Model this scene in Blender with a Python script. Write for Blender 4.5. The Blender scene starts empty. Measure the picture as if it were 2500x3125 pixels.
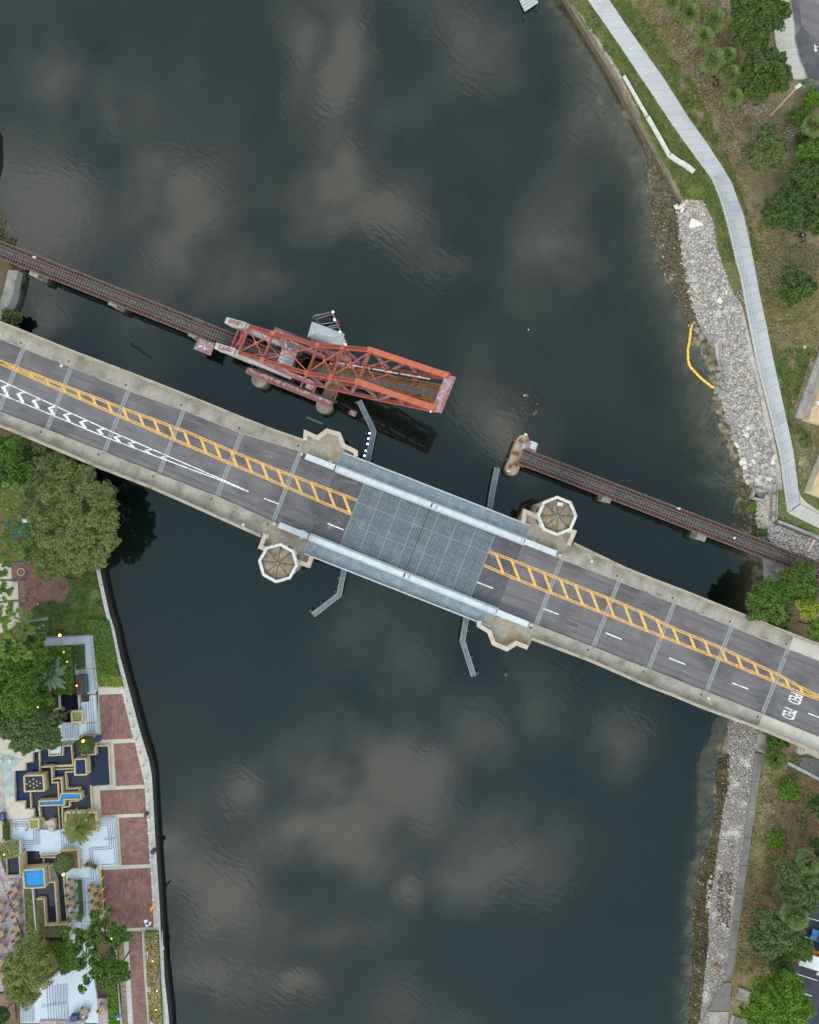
import bpy, math, random
import numpy as np
from mathutils import Vector, Matrix, noise
R = math.radians
random.seed(7); rng = np.random.default_rng(7)
sc = bpy.context.scene
col = sc.collection
S = 0.0625; CH = 130.0                      # metres per unit on the water, camera height
# ---------------------------------------------------------------- camera
cam_d = bpy.data.cameras.new('camera'); cam = bpy.data.objects.new('camera', cam_d); col.objects.link(cam)
cam.location = (0, 0, CH); cam.rotation_euler = (0, 0, 0)
cam_d.sensor_fit = 'VERTICAL'; cam_d.sensor_height = 24
cam_d.angle = 2*math.atan((3125*S/2)/CH); cam_d.clip_start = 1; cam_d.clip_end = 3000
sc.camera = cam
sc.cycles.max_bounces = 6; sc.cycles.diffuse_bounces = 2; sc.cycles.glossy_bounces = 2; sc.cycles.transparent_max_bounces = 6; sc.cycles.volume_bounces = 0
sc.render.resolution_x = 819; sc.render.resolution_y = 1024
sc.view_settings.view_transform = 'Standard'; sc.view_settings.look = 'None'
sc.view_settings.exposure = 0.0; sc.view_settings.gamma = 1; sc.view_settings.use_curve_mapping = False
# ---------------------------------------------------------------- world
SUN_EL, SUN_AZ = R(34), R(205)
w = bpy.data.worlds.new("World"); sc.world = w; w.use_nodes = True
nt = w.node_tree; nt.nodes.clear()
def nn(t, **k):
    n = nt.nodes.new(t)
    for a, b in k.items():
        if a.startswith('i_'): n.inputs[int(a[2:])].default_value = b
        else: setattr(n, a, b)
    return n
def ln(a, b): nt.links.new(a, b)
def mth(op, a, b=None, c=None, clamp=False):
    n = nt.nodes.new('ShaderNodeMath'); n.operation = op; n.use_clamp = clamp
    for i, x in enumerate((a, b, c)):
        if x is None: continue
        if isinstance(x, (int, float)): n.inputs[i].default_value = x
        else: ln(x, n.inputs[i])
    return n.outputs[0]
out = nn('ShaderNodeOutputWorld')
sky = nn('ShaderNodeTexSky'); sky.sky_type = 'NISHITA'; sky.sun_disc = False
sky.sun_elevation = SUN_EL; sky.sun_rotation = SUN_AZ; sky.air_density = 1.2; sky.dust_density = 2.5
bgs = nn('ShaderNodeBackground'); bgs.inputs[1].default_value = 0.055; ln(sky.outputs[0], bgs.inputs[0])
tc = nn('ShaderNodeTexCoord'); sx = nn('ShaderNodeSeparateXYZ'); ln(tc.outputs['Generated'], sx.inputs[0])
zz = mth('MAXIMUM', sx.outputs[2], 0.12)
cx = mth('DIVIDE', sx.outputs[0], zz); cy = mth('DIVIDE', sx.outputs[1], zz)
cv = nn('ShaderNodeCombineXYZ'); ln(cx, cv.inputs[0]); ln(cy, cv.inputs[1])
n0 = nn('ShaderNodeTexNoise'); n0.inputs['Scale'].default_value = 3.2; n0.inputs['Detail'].default_value = 4
ln(cv.outputs[0], n0.inputs['Vector'])
warp = nn('ShaderNodeVectorMath', operation='MULTIPLY_ADD'); ln(n0.outputs['Color'], warp.inputs[0])
warp.inputs[1].default_value = (.34, .34, 0); ln(cv.outputs[0], warp.inputs[2])
sub = nn('ShaderNodeVectorMath', operation='SUBTRACT'); ln(warp.outputs[0], sub.inputs[0]); sub.inputs[1].default_value = (.17, .17, 0)
def blob(px, py, rx, ry, ang, amp):
    """one soft bank of cloud overhead, at its bearing"""
    m = nn('ShaderNodeVectorMath', operation='MULTIPLY_ADD'); ln(sub.outputs[0], m.inputs[0]); fx, fy = CH/(rx*S), CH/(ry*S)
    m.inputs[1].default_value = (fx, fy, 0); m.inputs[2].default_value = (-(px-1250)*S/CH*fx, -(1562.5-py)*S/CH*fy, 0)
    l = nn('ShaderNodeVectorMath', operation='LENGTH'); ln(m.outputs[0], l.inputs[0]); a = math.sqrt(amp*3.5)
    return mth('MULTIPLY_ADD', l.outputs['Value'], -.75*a, a)
tot = None
for b in [(130,650,330,420,20,.5),(480,690,260,420,10,.62),(120,180,260,260,0,.4),(1010,330,170,420,8,.62),(1150,640,330,190,-35,.7),
          (1010,560,230,300,20,.5),(1700,700,260,520,15,.28),(1500,1250,160,260,0,.55),(700,900,300,200,0,.4),(150,930,170,140,0,.3),
          (1180,2300,420,240,20,.8),(760,2330,130,150,0,.55),(960,2500,330,170,10,.8),(1500,2600,260,200,0,.5),(640,2700,170,250,0,.6),
          (720,2990,190,90,-5,.75),(1250,2620,110,120,0,.5),(560,2560,130,240,0,.35),(1900,2250,200,240,0,.25),(1230,1950,300,220,0,.3),
          (1240,3060,260,160,0,.2),(1400,150,300,300,0,.3),(1750,330,160,300,20,.3),(420,380,900,800,0,.17),(1200,450,900,900,0,.13),(1000,2480,1000,620,0,.13),(1900,700,300,700,0,.14),(330,400,120,460,12,.3),(860,250,110,420,10,.3),(1330,830,420,90,-20,.3),(1000,2800,420,90,15,.22),(1640,2150,120,300,0,.2)]:
    o = blob(*b); tot = o if tot is None else mth('MAXIMUM', tot, o)
n1 = nn('ShaderNodeTexNoise'); n1.inputs['Scale'].default_value = 8; n1.inputs['Detail'].default_value = 8; n1.inputs['Roughness'].default_value = .6
ln(cv.outputs[0], n1.inputs['Vector'])
mr = nn('ShaderNodeMapRange'); ln(n1.outputs[0], mr.inputs[0]); mr.inputs[1].default_value = .36; mr.inputs[2].default_value = .66
mr.inputs[3].default_value = .24; mr.inputs[4].default_value = 1.25
# beyond the overhead part the same broken cloud goes on, from noise alone
rad = nn('ShaderNodeVectorMath', operation='LENGTH'); ln(cv.outputs[0], rad.inputs[0])
far = nn('ShaderNodeMapRange'); ln(rad.outputs['Value'], far.inputs[0]); far.inputs[1].default_value = .7; far.inputs[2].default_value = 1.2
n2 = nn('ShaderNodeTexNoise'); n2.inputs['Scale'].default_value = 2.2; n2.inputs['Detail'].default_value = 5; ln(cv.outputs[0], n2.inputs['Vector'])
m2 = nn('ShaderNodeMapRange'); ln(n2.outputs[0], m2.inputs[0]); m2.inputs[1].default_value = .38; m2.inputs[2].default_value = .62
tot = mth('MAXIMUM', tot, 0.0); near_c = mth('MULTIPLY', mth('MULTIPLY', tot, tot), mr.outputs[0])
fc = nn('ShaderNodeMix'); ln(far.outputs[0], fc.inputs[0]); ln(near_c, fc.inputs[2]); ln(m2.outputs[0], fc.inputs[3])
cf = mth('MULTIPLY', fc.outputs[0], 1.0, clamp=True)
cl = nn('ShaderNodeMix', data_type='RGBA'); ln(cf, cl.inputs[0]); cl.inputs[6].default_value = (.41,.655,.775,1); cl.inputs[7].default_value = (2.65,2.6,2.3,1)
bgc = nn('ShaderNodeBackground'); ln(cl.outputs[2], bgc.inputs[0]); bgc.inputs[1].default_value = .80
ad = nn('ShaderNodeAddShader'); ln(bgs.outputs[0], ad.inputs[0]); ln(bgc.outputs[0], ad.inputs[1]); ln(ad.outputs[0], out.inputs[0])
# ---------------------------------------------------------------- sun (veiled by cloud)
sd = bpy.data.lights.new('sun', 'SUN'); sun = bpy.data.objects.new('sun', sd); col.objects.link(sun)
sd.energy = 1.2; sd.angle = R(28); sd.color = (1, .95, .88)
sun.rotation_euler = (R(90)-SUN_EL, 0, math.pi-SUN_AZ)
# ================================================================ helpers
def P(px, py, z=0.0):
    k = (CH-z)/CH*S
    return Vector(((px-1250)*k, (1562.5-py)*k, z))
def Z(ox, oy, f):
    return lambda *pts: [(ox+x/f, oy+y/f) for x, y in pts]
zA=Z(0,600,2.156); zB=Z(1700,0,2.156); zC=Z(600,900,2.156); zD=Z(0,1300,2.875); zE=Z(1900,500,2.875)
zF=Z(1300,1200,2.396); zG=Z(2000,1800,3.45); zH=Z(1900,1100,2.875); zI=Z(1980,2300,2.6135); zJ=Z(640,930,4.3125)
zK=Z(1000,1000,4.107); zL=Z(740,1580,4.79); zM=Z(0,640,4.3125); zN=Z(2250,1350,6.9); zO=Z(2250,2200,6.9)
zQ=Z(2250,2750,5.748); zT=Z(2250,1050,6.9)
z1=Z(0,1900,3.45); z2=Z(0,2400,3.45); z3=Z(0,2700,3.317); z4=Z(0,2300,6.635); z5=Z(180,2560,5.75)
z6=Z(180,2880,5.074); z7=Z(0,1480,5.75); z8=Z(0,1740,5.75); z9=Z(0,2560,6.635)
def interp(pts, t):
    if t <= pts[0][0]: a, b = pts[0], pts[1]
    elif t >= pts[-1][0]: a, b = pts[-2], pts[-1]
    else:
        for a, b in zip(pts, pts[1:]):
            if t <= b[0]: break
    return a[1] + (b[1]-a[1])*(t-a[0])/(b[0]-a[0])
def xofy(pts, y): return interp([(p[1], p[0]) for p in pts], y)
# ---- materials
M = {}
def pm(name, c1, c2=None, scale=1.0, rough=.85, bump=0.0, bscale=None, detail=5, lo=.35, hi=.65, metal=0, spec=.3,
       c3=None, scale3=.25, f3=.5, stretch=None, rot=0, emit=None, estr=0, speck=.10, sscale=3.5):
    m = bpy.data.materials.new(name); m.use_nodes = True; t = m.node_tree
    b = t.nodes['Principled BSDF']; b.inputs['Roughness'].default_value = rough; b.inputs['Metallic'].default_value = metal
    b.inputs['Specular IOR Level'].default_value = spec
    c2 = c2 or c1
    def N(k): return t.nodes.new(k)
    geo = N('ShaderNodeNewGeometry')
    vec = geo.outputs['Position']
    if stretch:
        mp = N('ShaderNodeMapping'); t.links.new(vec, mp.inputs[0]); mp.vector_type = 'TEXTURE'
        mp.inputs['Rotation'].default_value = (0, 0, rot); mp.inputs['Scale'].default_value = stretch; vec = mp.outputs[0]
    no = N('ShaderNodeTexNoise'); no.inputs['Scale'].default_value = scale; no.inputs['Detail'].default_value = detail
    no.inputs['Roughness'].default_value = .62; t.links.new(vec, no.inputs['Vector'])
    mr = N('ShaderNodeMapRange'); t.links.new(no.outputs[0], mr.inputs[0]); mr.inputs[1].default_value = lo; mr.inputs[2].default_value = hi
    mx = N('ShaderNodeMix'); mx.data_type = 'RGBA'; t.links.new(mr.outputs[0], mx.inputs[0])
    mx.inputs[6].default_value = (*c1, 1); mx.inputs[7].default_value = (*c2, 1); o = mx.outputs[2]
    if c3:
        n3 = N('ShaderNodeTexNoise'); n3.inputs['Scale'].default_value = scale3; n3.inputs['Detail'].default_value = 4
        t.links.new(geo.outputs['Position'], n3.inputs['Vector'])
        m3 = N('ShaderNodeMapRange'); t.links.new(n3.outputs[0], m3.inputs[0]); m3.inputs[1].default_value = f3-.08; m3.inputs[2].default_value = f3+.1
        x3 = N('ShaderNodeMix'); x3.data_type = 'RGBA'; t.links.new(m3.outputs[0], x3.inputs[0]); t.links.new(o, x3.inputs[6])
        x3.inputs[7].default_value = (*c3, 1); o = x3.outputs[2]
    if speck:
        ns = N('ShaderNodeTexNoise'); ns.inputs['Scale'].default_value = sscale; ns.inputs['Detail'].default_value = 3; t.links.new(geo.outputs['Position'], ns.inputs['Vector'])
        ms = N('ShaderNodeMapRange'); t.links.new(ns.outputs[0], ms.inputs[0]); ms.inputs[1].default_value = .3; ms.inputs[2].default_value = .7
        ms.inputs[3].default_value = 1-speck; ms.inputs[4].default_value = 1+speck
        xs = N('ShaderNodeMix'); xs.data_type = 'RGBA'; xs.blend_type = 'MULTIPLY'; xs.inputs[0].default_value = 1; t.links.new(o, xs.inputs[6]); t.links.new(ms.outputs[0], xs.inputs[7]); o = xs.outputs[2]
    t.links.new(o, b.inputs['Base Color'])
    if bump:
        bn = N('ShaderNodeTexNoise'); bn.inputs['Scale'].default_value = bscale or scale*4; bn.inputs['Detail'].default_value = 4
        t.links.new(vec, bn.inputs['Vector'])
        bu = N('ShaderNodeBump'); bu.inputs['Strength'].default_value = bump; bu.inputs['Distance'].default_value = .08
        t.links.new(bn.outputs[0], bu.inputs['Height']); t.links.new(bu.outputs[0], b.inputs['Normal'])
    if emit:
        b.inputs['Emission Color'].default_value = (*emit, 1); b.inputs['Emission Strength'].default_value = estr
    M[name] = m; return m
RA = R(-21.4)
pm('asphalt', (.140,.130,.142), (.188,.175,.186), .9, .9, .25, 30, c3=(.10,.094,.10), scale3=.16, f3=.56, stretch=(5,1,1), rot=RA)
pm('asphalt_dark', (.085,.08,.095), (.12,.115,.13), .8, .9, .3, 25, c3=(.26,.24,.23), scale3=.5, f3=.68)
pm('asphalt_park', (.035,.04,.058), (.055,.06,.08), .6, .9, .2, 20)
pm('joint_concrete', (.22,.22,.225), (.30,.30,.30), 1.5, .9, .2)
pm('seam', (.09,.09,.09))
pm('sidewalk', (.31,.28,.24), (.41,.37,.325), .8, .9, .3, 14, c3=(.23,.20,.165), scale3=.4, f3=.54)
pm('sidewalk_pale', (.46,.43,.385), (.52,.49,.44), .8, .9, .2)
pm('bay_floor', (.30,.26,.22), (.38,.33,.27), 1.0, .9, .3, c3=(.26,.16,.07), scale3=.35, f3=.6)
pm('parapet', (.40,.31,.23), (.47,.40,.33), .7, .85, .2, c3=(.30,.24,.18), scale3=.6, f3=.6)
pm('parapet_white', (.46,.385,.33), (.56,.49,.43), 1.0, .8, .15, c3=(.42,.33,.27), scale3=.8, f3=.64)
pm('concrete', (.30,.28,.25), (.40,.37,.33), .8, .9, .3, c3=(.2,.18,.16), scale3=.5, f3=.6)
pm('pier_concrete', (.36,.265,.18), (.45,.345,.24), .9, .9, .3, c3=(.2,.10,.06), scale3=.5, f3=.62)
pm('yellow_paint', (.76,.40,.08), (.84,.48,.13), 3, .7, c3=(.50,.32,.16), scale3=1.6, f3=.60, speck=.14)
pm('white_paint', (.74,.74,.74), (.82,.82,.82), 3, .7, c3=(.42,.42,.43), scale3=1.6, f3=.57, speck=.14)
pm('barrier', (.52,.56,.60), (.60,.64,.68), .8, .6, c3=(.42,.45,.5), scale3=.4, f3=.62)
pm('steel_pale', (.42,.45,.48), (.52,.55,.57), 2, .5, metal=.2)
pm('grating_plate', (.075,.095,.115), (.125,.15,.17), 1.2, .7, .3, c3=(.17,.19,.215), scale3=.5, f3=.6, stretch=(6,.7,1), rot=RA)
pm('grating_bar', (.25,.29,.33), (.37,.41,.45), 1.5, .6, stretch=(3,.6,1), rot=RA)
pm('grating_fine', (.22,.255,.295), (.33,.365,.405), 1.5, .6)
pm('walk_plate', (.17,.215,.255), (.22,.27,.31), 1.0, .6, .2, c3=(.27,.32,.36), scale3=.5, f3=.6)
pm('walk_bar', (.29,.345,.39), (.36,.41,.45), 1.5, .6)
pm('tie_wood', (.075,.04,.036), (.15,.075,.062), 1.3, .9, .4, 12, c3=(.10,.08,.08), scale3=.7)
pm('gap_dark', (.03,.025,.025), (.05,.04,.04), 1)
pm('plank_grey', (.085,.075,.076), (.14,.125,.125), 1.5, .9, .3, 12)
pm('timber_edge', (.16,.10,.09), (.23,.16,.15), 1.5, .9, .3)
pm('rail_steel', (.27,.17,.16), (.36,.25,.23), 3, .5, metal=.3)
pm('rust_dark', (.12,.055,.04), (.20,.09,.06), 1.5, .85, .3)
pm('truss_orange', (.36,.072,.045), (.45,.11,.07), 2.0, .6, .15, c3=(.25,.085,.07), scale3=1.2, f3=.54)
pm('truss_plate', (.42,.10,.055), (.50,.145,.08), 1.5, .6, .15, c3=(.38,.13,.10), scale3=.8, f3=.62)
pm('truss_red', (.33,.075,.06), (.42,.13,.11), 2.0, .7, .15, c3=(.30,.12,.13), scale3=1.2, f3=.56)
pm('truss_shade', (.24,.09,.095), (.34,.15,.155), 2.0, .7, .15, c3=(.38,.30,.33), scale3=1.0, f3=.58)
pm('graffiti_steel', (.36,.13,.11), (.40,.26,.29), 2.2, .7, .15, lo=.42, hi=.55, c3=(.36,.42,.55), scale3=1.3, f3=.55)
pm('girder_peel', (.25,.10,.085), (.44,.36,.345), 2.0, .8, .2, lo=.42, hi=.58, c3=(.24,.14,.13), scale3=.9, f3=.55)
pm('weight_concrete', (.38,.37,.375), (.50,.485,.485), 1.2, .85, .2, c3=(.36,.33,.34), scale3=.8, f3=.6)
pm('deck_rust', (.22,.10,.05), (.34,.17,.08), 2.0, .85, .3, c3=(.13,.07,.05), scale3=1, f3=.55)
pm('roof_grey', (.46,.48,.51), (.54,.56,.59), .8, .7, .1, c3=(.40,.42,.45), scale3=.4, f3=.6)
pm('roof_seam', (.36,.38,.41))
pm('ink', (.03,.03,.035))
pm('roof_brown', (.17,.13,.085), (.29,.215,.145), 1.4, .85, .3, c3=(.32,.28,.23), scale3=1.0, f3=.57)
pm('verdigris', (.08,.26,.18), (.16,.38,.28), 4)
pm('trim_white', (.60,.59,.585), (.68,.67,.665), 1.5, .7, c3=(.44,.40,.37), scale3=1.5, f3=.57)
pm('fender', (.13,.15,.175), (.19,.21,.235), 1.2, .8, .2, c3=(.24,.25,.26), scale3=2, f3=.66)
pm('pile_wood', (.11,.075,.06), (.17,.115,.09), 2, .9, .4)
pm('galvanised', (.50,.53,.55), (.58,.61,.62), 2, .5, metal=.2)
pm('led_blue', (.5,.6,1), emit=(.45,.55,1), estr=9)
pm('lamp_warm', (1,.6,.25), emit=(1,.42,.08), estr=5)
pm('lamp_soft', (1,.8,.4), emit=(1,.5,.12), estr=2.2)
pm('grass_green', (.085,.12,.025), (.13,.165,.045), 1.2, .95, .5, 25, c3=(.16,.15,.06), scale3=.16, f3=.54, speck=.34, sscale=2.6)
pm('lawn_green', (.055,.10,.02), (.10,.15,.035), .9, .95, .5, 25, c3=(.12,.15,.045), scale3=.16, f3=.52, speck=.34, sscale=2.6)
pm('park_ground', (.255,.19,.12), (.16,.15,.065), .33, .95, .6, 20, detail=8, c3=(.30,.215,.15), scale3=.09, f3=.54, speck=.34, sscale=2.6)
pm('park_sandy', (.22,.165,.095), (.12,.12,.045), .5, .95, .6, 20, detail=9, c3=(.42,.36,.29), scale3=.3, f3=.66, speck=.34, sscale=2.6)
pm('park_south', (.265,.205,.115), (.19,.17,.07), .4, .95, .6, 20, detail=8, c3=(.23,.12,.065), scale3=.07, f3=.52, speck=.34, sscale=2.6)
pm('mulch', (.17,.095,.075), (.25,.15,.13), 2.5, .95, .7, 20, lo=.4, hi=.6, c3=(.13,.07,.05), scale3=.4, f3=.56)
pm('dirt_pale', (.36,.31,.28), (.46,.41,.38), 1.2, .95, .5, 12)
pm('dark_soil', (.02,.02,.028), (.04,.035,.04), 2, .9, .5)
pm('path_concrete', (.475,.47,.495), (.51,.505,.53), .5, .85, .1, c3=(.42,.42,.445), scale3=.3, f3=.58, speck=.025)
pm('path_buff', (.50,.47,.42), (.55,.52,.47), .5, .85, .1)
pm('wall_cap', (.30,.27,.24), (.42,.39,.36), 1.0, .9, .3, c3=(.17,.14,.11), scale3=.6, f3=.58)
pm('wall_timber', (.13,.115,.10), (.26,.235,.20), 1.5, .9, .4, stretch=(1,6,1), rot=R(30))
pm('wall_wet', (.03,.03,.026), (.06,.055,.045), 1.5, .7)
pm('wet_teal', (.26,.34,.33), (.36,.43,.41), .8, .4, c3=(.42,.44,.40), scale3=.4, f3=.55)
pm('precast', (.55,.56,.54), (.62,.63,.61), 1.0, .85, .1)
pm('cap_grey', (.155,.145,.145), (.21,.195,.19), .8, .9, .3, c3=(.26,.24,.23), scale3=.3, f3=.6)
pm('promenade', (.48,.43,.37), (.56,.51,.45), .8, .85, .1, c3=(.42,.37,.31), scale3=.4, f3=.6)
pm('white_plaza', (.50,.57,.66), (.54,.61,.70), .5, .8, .05, c3=(.46,.54,.62), scale3=.3, f3=.62)
pm('nosing', (.16,.18,.25))  # stair edge tone with the riser's shade put into its colour
pm('coping', (.42,.34,.20), (.54,.45,.30), 2.5, .8, .3, lo=.4, hi=.6)
pm('coping_grey', (.40,.40,.40), (.50,.50,.50), 1.2, .8, .1)
pm('walk_blue', (.38,.41,.48), (.44,.47,.54), .8, .85, .1)
pm('paver_pink', (.31,.24,.265), (.46,.385,.41), 3.5, .85, .2, lo=.4, hi=.62)
pm('pavers_tan', (.46,.36,.28), (.52,.42,.34), 1.5, .85)
pm('rusty_sign', (.3,.12,.08))
pm('teak', (.34,.22,.13), (.42,.29,.17), 4, .7)
pm('chair_brown', (.17,.10,.06), (.25,.15,.09), 4, .7)
for nme, c in dict(orange=(.75,.16,.03), lime=(.28,.50,.04), black=(.02,.02,.02), amber=(.80,.40,.03), red=(.55,.03,.02), blue=(.02,.16,.5),
                   purple=(.22,.06,.35), navy=(.04,.06,.20), teal=(.02,.11,.13), white=(.78,.79,.82), bus_orange=(.65,.26,.03), car_blue=(.015,.22,.60), glass=(.02,.03,.05), iron=(.05,.05,.055), green_iron=(.03,.12,.10)).items():
    pm(nme, c, tuple(x*.85 for x in c), 4, .5 if nme in ('glass','car_blue') else .75, spec=.5)
pm('roof_tan', (.52,.37,.22), (.58,.43,.27), .8, .8, .1)
pm('terrace_grey', (.33,.31,.29), (.42,.40,.37), .8, .85, .2, c3=(.28,.26,.25), scale3=.6, f3=.6)
pm('trunk_grey', (.20,.21,.23), (.30,.31,.33), 3, .9, .4)
pm('bark', (.12,.09,.065), (.18,.14,.10), 3, .9, .5)
def leafmat(name, c1, c2, c3, trans=.25):
    m = pm(name, c1, c2, .9, .75, lo=.3, hi=.7, c3=c3, scale3=.45, f3=.56, spec=.2)
    b = m.node_tree.nodes['Principled BSDF']
    return m
leafmat('leaf_dark', (.055,.10,.028), (.115,.16,.045), (.06,.11,.035))
leafmat('leaf_mid', (.065,.135,.025), (.14,.22,.045), (.09,.15,.03))
leafmat('leaf_olive', (.13,.175,.055), (.27,.31,.12), (.19,.225,.085))
leafmat('leaf_bright', (.09,.19,.02), (.16,.28,.03), (.11,.2,.03))
leafmat('leaf_park', (.07,.115,.04), (.15,.19,.065), (.14,.17,.065))
leafmat('leaf_lime', (.20,.28,.03), (.34,.34,.05), (.26,.3,.04))
leafmat('palm_leaf', (.10,.16,.045), (.19,.24,.09), (.14,.16,.06))
leafmat('fan_leaf', (.085,.15,.028), (.18,.25,.06), (.12,.17,.04))
leafmat('silver_leaf', (.16,.22,.15), (.28,.33,.24), (.2,.25,.17))
leafmat('date_leaf', (.13,.165,.045), (.29,.31,.115), (.22,.26,.08))
leafmat('straw', (.34,.27,.12), (.24,.26,.07), (.45,.34,.20))
leafmat('algae', (.07,.06,.025), (.13,.10,.05), (.05,.05,.03))
pm('rock_pale', (.42,.375,.33), (.58,.53,.48), 1.6, .9, .4, c3=(.36,.34,.36), scale3=.9, f3=.55)
pm('rock_grey', (.20,.178,.16), (.34,.31,.28), 1.6, .9, .4, c3=(.28,.26,.28), scale3=.9, f3=.55)
pm('rock_white', (.62,.58,.53), (.70,.66,.61), 1.6, .9, .3)
pm('rock_tan', (.52,.42,.32), (.62,.52,.42), 1.6, .9, .3)
pm('rock_wet', (.085,.07,.05), (.15,.12,.085), 1.6, .8, .4, c3=(.10,.10,.04), scale3=.9, f3=.55)
pm('rock_fine', (.17,.15,.135), (.50,.46,.43), 3.2, .9, .4, lo=.38, hi=.62, c3=(.30,.24,.22), scale3=.4, f3=.58)
pm('boom_yellow', (.85,.50,.04), (.90,.62,.12), 2, .6)
pm('pink_pipe', (.70,.45,.42))
# brick paving: courses and tint from the brick node, laid along the plaza's axes
def brickmat(name, ca, cb, cm, sx, sy, rot):
    m = bpy.data.materials.new(name); m.use_nodes = True; t = m.node_tree; b = t.nodes['Principled BSDF']; b.inputs['Roughness'].default_value = .85
    g = t.nodes.new('ShaderNodeNewGeometry'); mp = t.nodes.new('ShaderNodeMapping'); mp.vector_type = 'TEXTURE'
    mp.inputs['Rotation'].default_value = (0, 0, rot); t.links.new(g.outputs['Position'], mp.inputs[0])
    br = t.nodes.new('ShaderNodeTexBrick'); t.links.new(mp.outputs[0], br.inputs[0]); br.inputs['Color1'].default_value = (*ca, 1)
    br.inputs['Color2'].default_value = (*cb, 1); br.inputs['Mortar'].default_value = (*cm, 1); br.inputs['Scale'].default_value = 1
    br.inputs['Brick Width'].default_value = sx; br.inputs['Row Height'].default_value = sy; br.inputs['Mortar Size'].default_value = .012; br.inputs['Bias'].default_value = -.3
    no = t.nodes.new('ShaderNodeTexNoise'); no.inputs['Scale'].default_value = .7; no.inputs['Detail'].default_value = 6; t.links.new(g.outputs['Position'], no.inputs[0])
    mr = t.nodes.new('ShaderNodeMapRange'); t.links.new(no.outputs[0], mr.inputs[0]); mr.inputs[1].default_value=.35; mr.inputs[2].default_value=.65; mr.inputs[3].default_value=.8; mr.inputs[4].default_value=1.15
    mu = t.nodes.new('ShaderNodeMix'); mu.data_type='RGBA'; mu.blend_type='MULTIPLY'; mu.inputs[0].default_value=1; t.links.new(br.outputs[0], mu.inputs[6]); t.links.new(mr.outputs[0], mu.inputs[7])
    t.links.new(mu.outputs[2], b.inputs['Base Color']); M[name] = m
brickmat('brick_a', (.185,.09,.085), (.35,.165,.12), (.17,.115,.11), .8, .2, R(3)+R(90))
brickmat('brick_b', (.19,.095,.09), (.33,.16,.12), (.17,.115,.11), .8, .2, R(3))
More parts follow.
